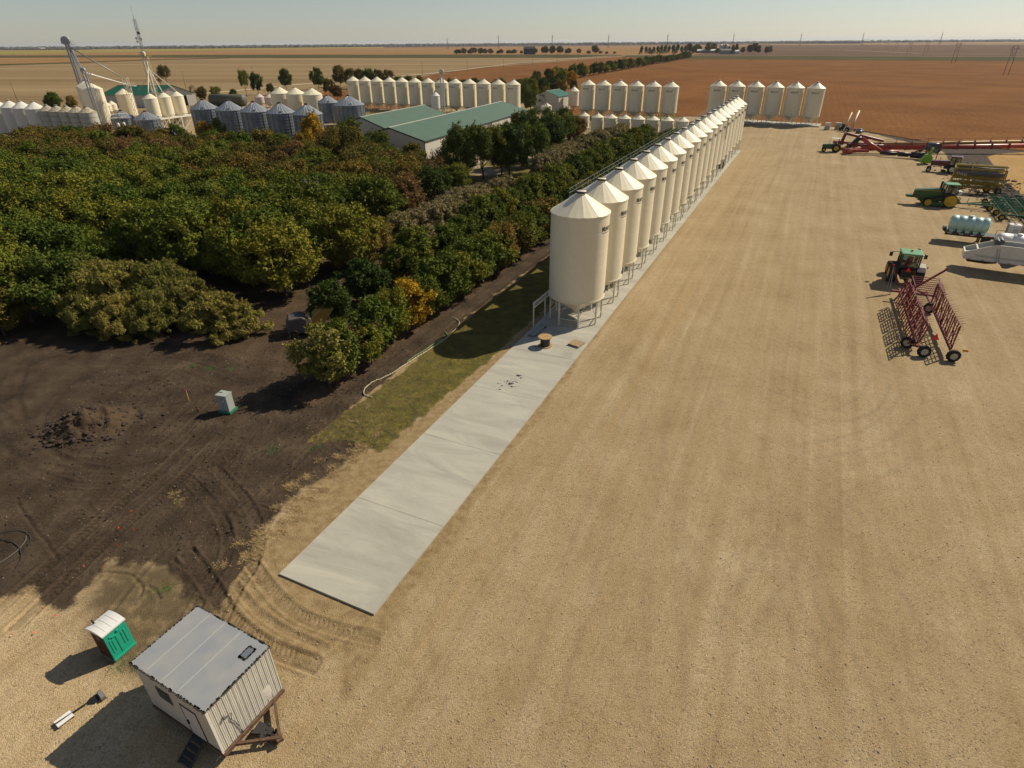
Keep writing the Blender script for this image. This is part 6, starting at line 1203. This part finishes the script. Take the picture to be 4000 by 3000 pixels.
mb.build('tar_edge',mat('tar',(.045,.038,.028),.9),rf)
mb=MB(); 
for k in range(60): a=rng.random()*4; q=rng.uniform(-.5,.5); u_=(.32*(1 if rng.random()>.5 else -1),q*.42) if rng.random()<.5 else (q*.64,.21*(1 if rng.random()>.5 else -1)); mb.box((2.95+u_[0],.62+u_[1]*1.0,Z1+.078),(rng.uniform(.05,.13),rng.uniform(.04,.1),.02),rng.random()*3)
mb.build('vent_sealant',mat('tar',(.045,.038,.028),.9),rf); mb=MB(); mb.box((2.95,.62,Z1+.088),(.52,.34,.02)); mb.build('roof_patch',steelg,rf)
mb=MB(); mb.bar((0,0,.5),(0,Ln,.5),.16,.26); mb.bar((Wd,0,.5),(Wd,Ln,.5),.16,.26); mb.bar((-.05,-.08,.52),(Wd+.05,-.08,.52),.14,.2); mb.bar((.55,0,.45),(Wd/2,-1.75,.42),.13,.18); mb.bar((Wd-.55,0,.45),(Wd/2,-1.75,.42),.13,.18); mb.bar((Wd/2-.1,-1.9,.4),(Wd/2+.1,-1.5,.4),.3,.16); mb.bar((Wd/2,-1.5,.4),(Wd/2,-1.5,0),.12)
for y in (1,2.6,4.2): mb.bar((0,y,.45),(Wd,y,.45),.12)
fr=mb.build('chassis',mat('rusty_frame',(.15,.085,.05),.8,var=.45,scale=5),t)
for s in (.15,Wd-.15):
    for y in (2.2,3.1): wheel(t,(s,y,.36),.36,.24,rust,lugs=0,yaw=PI/2)
boxes(t,'jack_block',rust,[((Wd/2,-1.5,.12),(.35,.35,.24))],.02)
mb=MB(); rr=random.Random(8)
for k in range(26): mb.box((Wd/2+rr.uniform(-.35,.25),-1.0+rr.uniform(-.45,.4),.2+rr.random()*.25),(rr.uniform(.05,.25),rr.uniform(.05,.22),rr.uniform(.02,.1)),rr.random()*3)
mb.prism([(Wd/2-.5,-.3),(Wd/2+.15,-.2),(Wd/2+.2,-1.1),(Wd/2-.1,-1.2)],.25,.42); mb.build('hose_bundle',mat('dark_rubbish',(.03,.028,.028),.7),t)
mb=MB(); pts=[(1.15,-.05,.6),(1.05,-.06,1.3),(1.0,-.06,1.7),(.85,-.07,2.15),(.95,-.10,2.55),(.75,-.16,2.75),(.62,-.14,2.62)]; mb.path(pts,.022,6); mb.box((.60,-.10,2.68),(.10,.12,.16)); mb.build('power_cable',mat('cable_grey',(.13,.13,.13),.6),t)
# dented patch of the wall: shallow crumpled sheet standing proud
mb=MB(); n=9; vs=[]
for i in range(n):
    for j in range(n): d=math.hypot(i-4,j-4)/4.5; vs.append((2.55+.075*i,-.015-.05*max(0,1-d)*rr.uniform(.5,1),.95+.11*j))
mb.add(vs,[(i*n+j,i*n+j+1,(i+1)*n+j+1,(i+1)*n+j) for i in range(n-1) for j in range(n-1)],False); mb.build('dent',wallr,t)
# window and door in the long wall away from the sun (x=0 side)
mb=MB(); mb.box((-.02,3.35,2.75),(.05,1.0,.85)); w1=mb.build('window',mat('brown_frame',(.09,.065,.05),.6),t); mb=MB(); mb.box((-.05,3.35,2.75),(.02,.82,.68)); mb.build('pane',glass,w1)
mb=MB(); mb.box((-.02,1.55,1.85),(.045,1.05,2.3)); d1=mb.build('door',mat('door_white',(.52,.50,.47),.5),t); mb=MB(); mb.box((-.035,1.55,3.02),(.03,1.15,.05)); mb.box((-.035,1.0,1.85),(.03,.05,2.3)); mb.box((-.035,2.1,1.85),(.03,.05,2.3)); mb.build('frame',mat('brown_frame',(.09,.065,.05),.6),d1); mb=MB(); mb.box((-.08,1.95,1.75),(.06,.08,.3)); mb.build('handle',blackm,d1)
s_=thing('folding_steps','steep metal steps leaning in the shadow at the trailer door','steps',(tA.x,tA.y,0),ang); mb=MB()
for y in (1.2,2.0): mb.bar((-.08,y,.72),(-1.15,y,.02),.05,.1)
for k in range(4): mb.box((-.2-.27*k,1.6,.62-.175*k),(.22,.8,.03))
mb.build('step_frame',mat('dark_step_steel',(.045,.045,.045),.8),s_)
# portable toilet
q0=Vector((-25.0,0)); p_=(-22.38,20.87); p2=(-21.85,22.01); e=Vector((p2[0]-p_[0],p2[1]-p_[1])).normalized(); a=math.atan2(e.y,e.x)
t=thing('portable_toilet','teal fronted portable toilet with a white domed roof','portable toilet',(p_[0],p_[1],0),a)
teal=mat('teal_plastic',(.012,.34,.22),.42,var=.06); brn=mat('brown_plastic',(.085,.035,.022),.5,var=.15); wr=mat('white_roof_plastic',(.66,.655,.63),.4); W=1.26; Dp=1.26; Hh=2.05
mb=MB(); mb.box((W/2,Dp/2,.06),(W+.05,Dp+.02,.12)); mb.build('skid',mat('skid_tan',(.22,.16,.10),.8),t)
mb=MB(); mb.box((W/2,Dp/2+.04,.12+Hh/2),(W-.06,Dp-.08,Hh)); 
for k in range(9): mb.box((.03,.2+k*.12,1.1),(.02,.05,1.7)); mb.box((W-.03,.2+k*.12,1.1),(.02,.05,1.7))
mb.build('side_panel',brn,t)
mb=MB(); mb.box((W/2,.03,.12+Hh/2),(W,.08,Hh)); mb.box((W/2,.0,.2),(W+.02,.16,.12)); mb.build('front_panel',teal,t,bevel=.012)
mb=MB()
for x,w,z,h in ((.20,.10,1.15,1.0),(.34,.09,1.15,.8),(.60,.15,1.0,1.3),(.86,.09,1.2,.95),(1.02,.09,1.2,1.0)): mb.box((x,-.022,z),(w,.03,h))
mb.box((.45,-.035,1.75),(.22,.06,.10)); mb.box((.30,-.035,1.83),(.12,.05,.09)); mb.box((.78,-.045,1.92),(.24,.08,.12)); mb.box((.95,-.03,1.98),(.16,.05,.08)); mb.build('door_relief',teal,t,bevel=.012)
mb=MB(); n=10; vs=[]
for i in range(n+1):
    y=-.06+(Dp+.14)*i/n; z=Hh+.14+.17*math.sin(PI*i/n*.85+.25)
    for x in (-.05,W+.05): vs.append((x,y,z))
for i in range(n+1):
    y=-.06+(Dp+.14)*i/n
    for x in (-.05,W+.05): vs.append((x,y,Hh+.10))
m_=2*(n+1); fs=[(2*i,2*i+2,2*i+3,2*i+1) for i in range(n)]+[(m_+2*i,m_+2*i+1,m_+2*i+3,m_+2*i+2) for i in range(n)]+[(2*i,m_+2*i,m_+2*i+2,2*i+2) for i in range(n)]+[(2*i+1,2*i+3,m_+2*i+3,m_+2*i+1) for i in range(n)]+[(0,1,m_+1,m_),(2*n,m_+2*n,m_+2*n+1,2*n+1)]
mb.add(vs,fs)
for x in (.28,.63,.98): 
    for i in range(1,n-1): mb.bar((x,vs[2*i][1],vs[2*i][2]+.004),(x,vs[2*i+2][1],vs[2*i+2][2]+.004),.03,.02)
mb.build('roof',wr,t); mb=MB(); mb.tube((.35,Dp-.12,Hh+.1),(.35,Dp-.05,Hh+.48),.055,12); mb.build('vent_pipe',blackm,t)
mb=MB()   # pale hand mark on the side wall
for aa in range(6): mb.bar((-.0,.62,1.72),(-.0,.62+.13*math.cos(aa*PI/3+.2),1.72+.13*math.sin(aa*PI/3+.2)),.02,.03)
mb.build('painted_mark',mat('pale_mark',(.40,.33,.31),.6),t)
# wooden sign box and board lying on the ground
t=thing('lying_board','white board lying on the gravel beside the trailer shadow','board',(-23.1,17.6,0),math.atan2(.6,.40)); mb=MB(); mb.box((0,0,.16),(.75,.5,.03),0); mb.build('sheet',mat('white_board',(.75,.73,.72),.4),t); mb=MB(); mb.box((-.33,0,.07),(.06,.44,.13)); mb.box((.33,0,.07),(.06,.44,.13)); mb.build('batten',wood,t)
t=thing('scoop_shovel','black scoop with a long dark handle lying across the white board','shovel',(0,0,0)); o_=(-22.35,18.64)
t.location=(o_[0],o_[1],0); rel=lambda p:(p[0]-o_[0],p[1]-o_[1])
mb=MB(); mb.prism([rel(p) for p in ((-22.27,18.95),(-21.99,18.69),(-22.09,18.47),(-22.41,18.43),(-22.53,18.53),(-22.54,18.73),(-22.41,18.88))][::-1],.02,.07); mb.build('blade',blackm,t,bevel=.01)
h0=rel((-22.48,18.47)); h1=rel((-23.33,17.30)); mb=MB(); mb.bar((*h0,.10),(*h1,.22),.05); mb.build('handle',blackm,t)
bx=[rel(p) for p in ((-22.29,19.01),(-22.18,19.16),(-21.65,18.78),(-21.77,18.58))]; mb=MB(); mb.prism(bx,.03,.2); mb.build('tray',wood,t); cx=sum(p[0] for p in bx)/4; cy=sum(p[1] for p in bx)/4; mb=MB(); mb.prism([(cx+(p[0]-cx)*.78,cy+(p[1]-cy)*.78) for p in bx],.19,.215); mb.build('tray_lining',galv,t)
# cable reel
t=thing('cable_reel','wooden cable reel wound with black cable on the pad','cable reel',(3.8,60.2,.12)); timber=mat('reel_wood',(.42,.27,.11),.75,var=.25,scale=6); pallet_m=mat('pallet_wood',(.40,.29,.17),.85,var=.25,scale=5)
for z in (.04,1.12): mb=MB(); mb.lathe([(.001,z-.04),(.80,z-.04),(.80,z+.04),(.08,z+.04),(.06,z-.02),(.001,z-.02)],32,smooth=False); mb.build('flange',timber,t)
mb=MB(); mb.lathe([(.54+.015*(i%2),.08+i*.05) for i in range(21)],28); mb.build('cable',darkm,t)
mb=MB(); mb.path([(.5,-.3,.2),(-.4,-.6,.3),(-1.0,-.35,.03),(-1.3,-.1,.02)],.022); mb.build('cable_end',darkm,t)
# pallet
pc=((6.5+7.61+8.33+7.17)/4,(60.31+59.43+60.57+61.48)/4); t=thing('wooden_pallet','single wooden pallet lying on the pad right of the cable reel','pallet',(*pc,.12),math.atan2(59.43-60.31,7.61-6.5))
mb=MB()
for k in range(6): mb.box((0,-.62+.248*k,.20),(1.45,.21,.03))
mb.build('deck_board',pallet_m,t); mb=MB()
for x in (-.65,0,.65): mb.box((x,0,.11),(.1,1.45,.13)); 
for k in (-.6,0,.6): mb.box((0,k,.02),(1.45,.14,.03))
mb.build('stringer',pallet_m,t)
# stacked sheet metal
a_=Vector((2.25,62.5)); b_=Vector((4.0,65.9)); t=thing('sheet_bundle','bundle of long grey ribbed metal sheets on the pad edge under the first bin','metal sheets',((a_.x+b_.x)/2,(a_.y+b_.y)/2,.12),math.atan2(b_.y-a_.y,b_.x-a_.x))
mb=MB()
for k in range(3): mb.box((.03*k,-.32+.32*k,.22),(3.85-.1*k,.26,.035)); mb.box((.03*k,-.32+.32*k,.26),(3.85-.1*k,.06,.05))
mb.build('sheet',mat('zinc_sheet',(.30,.33,.31),.4,metal=.4),t); mb=MB()
for x in (-1.4,1.2): mb.box((x,0,.1),(.12,1.05,.2))
mb.build('bearer',wood,t)
# catwalk gate frame beside the first bin
t=thing('ladder_rack','white steel gate-like frame standing left of the first bin','steel frame',(2.66,65.55,0),math.atan2(3.04,1.55)); Lg=7.2
mb=MB(); 
for x in (0,3.42,6.9): mb.bar((x,0,-.05),(x,0,3.2),.12)
mb.build('post',offw,t); mb=MB(); mb.bar((0,0,3.15),(Lg,0,3.15),.09); mb.bar((0,0,2.5),(Lg,0,2.5),.09)
for k in range(22): mb.bar((.33*k,0,2.5),(.33*k,0,3.15),.05)
mb.build('ladder_beam',offw,t)
# roof catwalk along the row
t=thing('roof_catwalk','thin railed catwalk running behind the peaks of the long bin row','catwalk',(C0[0],C0[1],0),ROWANG); mb=MB(); zc=13.75; yo=2.5
mb.box((RS*9.8,yo,zc),(RS*18.6,.7,.06)); mb.build('walk_deck',steelg,t); mb=MB()
for k in range(62): x=RS*.55+k*RS*18.5/61; mb.bar((x,yo+.35,zc),(x,yo+.35,zc+1.0),.03); 
for z in (.55,1.05): mb.bar((RS*.5,yo+.35,zc+z),(RS*19.1,yo+.35,zc+z),.03)
mb.build('railing',galv,t); mb=MB()
for k in range(20): mb.bar((k*RS,2.0,zc-.1),(k*RS,yo+.3,zc-.05),.06)
mb.bar((0,2.3,zc-.05),(RS*.55,yo,zc),.2,.05); mb.build('bracket',galv,t)
t=thing('bin_ladder','dark caged ladder on the yard side of the fourteenth bin','ladder',(*ST(RS*13,-BR-.25),0),ROWANG)
mb=MB()
for s in (-.25,.25): mb.bar((s,0,9),(s,0,13.8),.06); 
mb.bar((-.25,0,13.8),(-.25,.9,14.3),.06)
for k in range(14): mb.bar((-.25,0,9.1+.33*k),(.25,0,9.1+.33*k),.04)
mb.build('rails',trimd,t)
lad2=copy_thing(t,(*ST(RS*19,-BR-.25),0),None,'dark caged ladder on the yard side of the last bin')
# pad mounted transformer
pb=(-26.31,46.62); t=thing('transformer_box','tall pale green electrical cabinet on a green base in the dark soil','electrical cabinet',(-26.9,47.1,0),math.atan2(-.44,1.70)+R(0)); pg=mat('pale_cabinet',(.33,.36,.33),.45,var=.08); gb=mat('green_base',(.03,.16,.09),.5)
boxes(t,'base',gb,[((0,0,.12),(1.35,1.1,.28))],.02); boxes(t,'cabinet',pg,[((0,0,1.05),(1.05,.85,1.6))],.015); mb=MB(); mb.prism([(-.57,-.47),(.57,-.47),(.57,.47),(-.57,.47)],1.85,1.93); mb.box((-.3,.25,1.96),(.4,.34,.06)); mb.build('lid',pg,t); mb=MB(); mb.box((.1,-.435,1.3),(.14,.02,.2)); mb.box((.38,-.435,1.6),(.08,.02,.1)); mb.build('warning_label',offw,t); mb=MB(); mb.box((0,-.43,1.05),(.02,.02,1.5)); mb.build('door_gap',trimd,t)
# survey stakes
for (p,h,m,lb) in (((-31.53,49.00),1.05,'y','wooden survey stake with a pink painted top between the soil pile and cabinet'),((-59.53,61.87),.9,'y','orange-brown stake standing at the left edge'),((-38.47,55.06),.8,'d','short dark post in the soil below the willow thicket')):
    t=thing('survey_stake',lb,'stake',(*p,0)); mb=MB(); mb.bar((0,0,0),(.02,.0,h),.06); mb.build('stake',mat('stake_wood',(.50,.30,.09),.8) if m=='y' else wood,t)
    if 'pink' in lb: mb=MB(); mb.bar((.02,0,h),(.024,0,h+.2),.065); mb.build('painted_top',mat('pink_paint',(.6,.07,.14),.6),t)
t=thing('cable_stub','rusty brown stub of upright conduit left of the cabinet','conduit',(*(-29.72,46.90),0)); mb=MB(); mb.path([(0,0,0),(.03,0,.5),(-.05,.05,.8),(.02,.1,.95)],.05); mb.bar((.1,.1,0),(.12,.05,.45),.06); mb.build('conduit',rust,t)
# hose on the grass: white and green
def hose(lb,pts,r,m,name='hose',cat='hose',z=.09):
    P=smooth_line(pts,3); mb=MB(); P=[(x,y,max(zheight(x,y),-.05)+z) for x,y in P]; mb.path(P,r,8); o=mb.build(name,m); return tag(o,lb,cat)
hose('long cream hose snaking over the grass strip',[(-7.3,68.4),(-6.4,67.4),(-6.5,65.7),(-7.7,62.2),(-9.1,59.9),(-11.2,56.5),(-12.8,53.7),(-14.4,52.2),(-14.9,50.6),(-14.5,49.6),(-13.7,49.3)],.05,mat('cream_hose',(.52,.46,.30),.6))
hose('thin green hose beside the long cream hose',[(-8.01,64.33),(-7.53,63.18),(-7.52,62.34),(-8.85,61.35),(-9.90,59.08),(-11.21,57.25),(-11.35,56.65)],.045,mat('green_hose',(.20,.33,.13),.6))
hose('loop of black cable half outside the left edge of the photo',[(-37.14,30.43),(-36.25,31.18),(-35.33,31.42),(-34.30,30.95),(-33.70,30.15),(-33.47,29.20),(-33.86,27.95),(-34.48,26.98)],.022,darkm,'cable_loop','cable',.05)
hose('second black cable curling inside the loop at the left edge',[(-37.23,30.56),(-35.51,30.42),(-34.43,29.92),(-33.65,29.20),(-33.16,28.50),(-32.78,27.18),(-32.87,25.53)],.028,darkm,'cable_loop','cable',.06); hose('grey cable crossing the black loops at the left edge',[(-34.98,27.63),(-34.10,28.74),(-34.06,30.16),(-34.43,30.78)],.018,mat('grey_cable',(.2,.2,.2),.5),'cable_loop','cable',.05)
# orange marker flags
for i,p in enumerate(((-28.96,24.47),(-27.85,23.94),(-28.22,22.72),(-27.28,29.68),(-28.28,33.21),(-28.54,27.92),(-27.25,27.82),(-27.08,31.21),(-28.23,31.37),(-29.42,22.63),(-26.86,34.61))):
    t=thing('marker_flag','tiny orange-red marker flag in the ground, %s of those near the toilet and tracks'%ordinal(i),'marker flag',(*p,max(0,zheight(*p))),i,'orange marker flags'); mb=MB(); mb.bar((0,0,0),(0,0,.16),.008); mb.build('wire',galv,t); mb=MB(); mb.box((.05,0,.14),(.12,.015,.08)); mb.build('flag',mat('flag_orange',(.85,.06,.02),.6),t)
# old machine in the grove edge
g0=(-24.47,64.69); t=thing('old_scraper','old grey and yellow machine box parked between the young trees','old machine',(g0[0],g0[1],0),R(20)); hood(t,'hood',mat('old_grey',(.10,.085,.08),.7,var=.2),[(-2.2,.4),(-.2,.3),(0,2.1),(-.6,2.4),(-2.0,2.3),(-2.4,1.2)],2.2,.15)
hood(t,'bucket',mat('machine_yellow',(.42,.24,.04),.5,var=.2),[(.6,.6),(2.0,1.2),(3.3,2.9),(1.8,2.9),(.7,2.1)],1.9,.05); hood(t,'side_arm',mat('pale_yellow',(.5,.45,.22),.5),[(.1,.5),(.35,.4),(.5,2.0),(.25,2.3)],2.0,.03); wheel(t,(-1.6,-1.2,.5),.5,.35,rust,lugs=8); wheel(t,(1.2,-1.1,.5),.5,.35,rust,lugs=8)
# stones and clods
def clods(name,label,cat,n,place,size,m,seed,kind='stuff'):
    r=random.Random(seed); mb=MB()
    ico=[(0,0,1),(.89,0,.45),(.28,.85,.45),(-.72,.53,.45),(-.72,-.53,.45),(.28,-.85,.45),(.72,.53,-.45),(-.28,.85,-.45),(-.89,0,-.45),(-.28,-.85,-.45),(.72,-.53,-.45),(0,0,-1)]
    fc=[(0,1,2),(0,2,3),(0,3,4),(0,4,5),(0,5,1),(1,6,2),(2,7,3),(3,8,4),(4,9,5),(5,10,1),(6,7,2),(7,8,3),(8,9,4),(9,10,5),(10,6,1),(11,7,6),(11,8,7),(11,9,8),(11,10,9),(11,6,10)]
    for _ in range(n):
        x,y=place(r); z=zheight(x,y); s=size(r); mb.add([(x+a*s*r.uniform(.7,1.3),y+b*s*r.uniform(.7,1.3),z+c*s*.6*r.uniform(.7,1.2)+s*.15) for a,b,c in ico],fc)
    me=bpy.data.meshes.new(name); me.from_pydata(mb.v,[],mb.f); me.materials.append(m); o=bpy.data.objects.new(name,me); col.objects.link(o); tag(o,label,cat,kind=kind)
pc=(-38.55,44.87)
def around(r):
    a=r.random()*2*PI; d=abs(r.gauss(2.6,1.1)); return pc[0]+math.cos(a)*d*1.25,pc[1]+math.sin(a)*d
clods('soil_clods','brown clods scattered over the dug soil pile','clods',520,around,lambda r:min(.28,.04+r.expovariate(14)),mat('clod_soil',(.075,.048,.030),.95,var=.5,scale=2,c2=(.022,.015,.011)),5)
def onsoil(r):
    while True:
        x=r.uniform(-45,-12); y=r.uniform(27,60); i=int(np.searchsorted(gx,x)); j=int(np.searchsorted(gy,y))
        if Dsoil[j,i]<-.3 and Dgrass[j,i]>.3 and rutmask[j,i]<2: return x,y
clods('soil_crumbs','small dark crumbs over the bare soil','clods',5200,onsoil,lambda r:min(.13,.022+r.expovariate(45)),mat('crumb_soil',(.055,.038,.027),.95,var=.4,scale=1),6)
clods('pale_stones','small pale stones sprinkled over the bare soil','stones',700,onsoil,lambda r:r.uniform(.018,.045),mat('pale_stone',(.36,.31,.24),.9),7)
def ongravel(r):
    while True:
        y=18+60*r.random()**1.8-4; x=r.uniform(-.95,.95)*(y*1.05+8); i=int(np.searchsorted(gx,x)); j=int(np.searchsorted(gy,y))
        if i>=len(gx) or j>=len(gy): continue
        s=(x-C0[0])*U[0]+(y-C0[1])*U[1]; tt=(x-C0[0])*N[0]+(y-C0[1])*N[1]
        if Dsoil[j,i]>.2 and Dgrass[j,i]>.2 and not(-47.3<s and -4.0<tt<3.9) and Dmud[j,i]>0: return x,y
clods('gravel_stones','loose limestone chips over the gravel yard','gravel',26000,ongravel,lambda r:min(.075,.013+r.expovariate(95)),mat('limestone_chip',(.40,.32,.21),.9,c2=(.28,.20,.12),scale=1.7),8)
# straw and dry weeds along the soil edge, grass tufts
def tufts(name,label,cat,n,place,h,m,seed,blades=7,spread=.12,flat_=.3):
    r=random.Random(seed); V=[];F=[]
    for _ in range(n):
        x,y=place(r); z=zheight(x,y)
        for b in range(blades):
            a=r.random()*2*PI; L=h(r); bx=x+r.gauss(0,spread); by=y+r.gauss(0,spread); dx=math.cos(a)*L*(1-flat_*r.random()); dy=math.sin(a)*L*(1-flat_*r.random()); w_=.010+.012*r.random(); o=len(V)
            V+= [(bx-dy/L*w_,by+dx/L*w_,z),(bx+dy/L*w_,by-dx/L*w_,z),(bx+dx,by+dy,z+L*r.uniform(.15,.8))]; F.append((o,o+1,o+2))
    me=bpy.data.meshes.new(name); me.from_pydata(V,[],F); me.materials.append(m); o=bpy.data.objects.new(name,me); col.objects.link(o); tag(o,label,cat,kind='stuff')
edge=[(-17.55,28.13),(-17.37,30.48),(-16.88,32.81),(-16.01,36.30),(-14.19,39.58),(-12.12,42.12)]
def onedge(r):
    k=r.random()*(len(edge)-1); i=int(k); f=k-i; p=np.array(edge[i])*(1-f)+np.array(edge[i+1])*f; c=round(r.random()*9)/9.; return p[0]+r.gauss(0,.75)-.3,p[1]+r.gauss(0,.55)
clus=[onedge(random.Random(i+100)) for i in range(46)]+[(-15.14,45.40),(-14.33,44.96),(-13.70,47.58),(-14.44,37.23),(-16.03,39.25),(-14.40,37.88),(-25.34,34.30),(-25.97,35.19)]
def onclus(r): c=clus[r.randrange(len(clus))]; return c[0]+r.gauss(0,.28),c[1]+r.gauss(0,.22)
tufts('dry_straw','dry yellow straw clumps along the soil edge beside the pad','straw',1050,onclus,lambda r:r.uniform(.08,.32),mat('straw',(.46,.33,.15),.9,c2=(.27,.18,.08),scale=3),9,blades=9,spread=.08)
def ongrass(r):
    while True:
        s=r.uniform(-34,70) if r.random()<.4 else r.uniform(-34,10); t_=r.uniform(4.6,12.4); x,y=ST(s,t_); i=int(np.searchsorted(gx,x)); j=int(np.searchsorted(gy,y))
        if Dgrass[j,i]<-.05: return x,y
tufts('grass_tufts','short green and straw coloured grass of the strip beside the bins','grass',20000,ongrass,lambda r:r.uniform(.05,.17),mat('grass_blade',(.12,.12,.020),.9,c2=(.22,.16,.05),scale=.9),10,blades=6,spread=.12)
def weeds(r): p=[(-22.10,20.81),(-20.73,20.67),(-22.31,26.04),(-17.08,41.06),(-32.35,55.53),(-34.28,56.14),(-30.14,55.49),(-20.59,40.73)][r.randrange(8)]; return p[0]+r.gauss(0,.35),p[1]+r.gauss(0,.25)
tufts('green_weeds','small patches of fresh green weeds on the bare ground','weeds',260,weeds,lambda r:r.uniform(.05,.2),mat('weed_green',(.05,.12,.015),.8),11,blades=8,spread=.1)
def onlitter(r): s=r.uniform(-30,30); return ST(s,17+r.gauss(0,1.1))
tufts('leaf_litter','brown fallen leaves and dry stalks under the lane side trees','leaf litter',5000,onlitter,lambda r:r.uniform(.04,.16),mat('litter_brown',(.24,.14,.07),.9,c2=(.12,.07,.04),scale=2),12,blades=4,spread=.2,flat_=.1)
def ditchp(r): k=r.random(); a=np.array((124.58,172.25)); b=np.array((100.57,112.73)); p=a*(1-k)+b*k; return p[0]+r.gauss(0,3.2),p[1]+r.gauss(0,2.4)
clods('ditch_clods','rough grey clods ploughed up along the yard edge at right','clods',2600,ditchp,lambda r:.08+r.expovariate(8),mat('ditch_clod',(.10,.072,.055),.95,c2=(.03,.022,.017),scale=1),13)

# ---------------- air: one even volume round the whole scene
mb=MB(); mb.box((0,14000,52.0),(60000,60000,104.0)); mb.v=[(x,y,z-1.6) for x,y,z in mb.v]
hz=bpy.data.materials.new('haze'); hz.use_nodes=True; n=hz.node_tree.nodes; n.remove(n['Principled BSDF']); pv=n.new('ShaderNodeVolumePrincipled'); pv.inputs['Density'].default_value=2.6e-5; pv.inputs['Color'].default_value=(.86,.90,1,1); pv.inputs['Anisotropy'].default_value=.2
hz.node_tree.links.new(pv.outputs[0],n['Material Output'].inputs['Volume'])
o=mb.build('haze',hz); tag(o,'pale even haze over the plain','haze',kind='stuff')
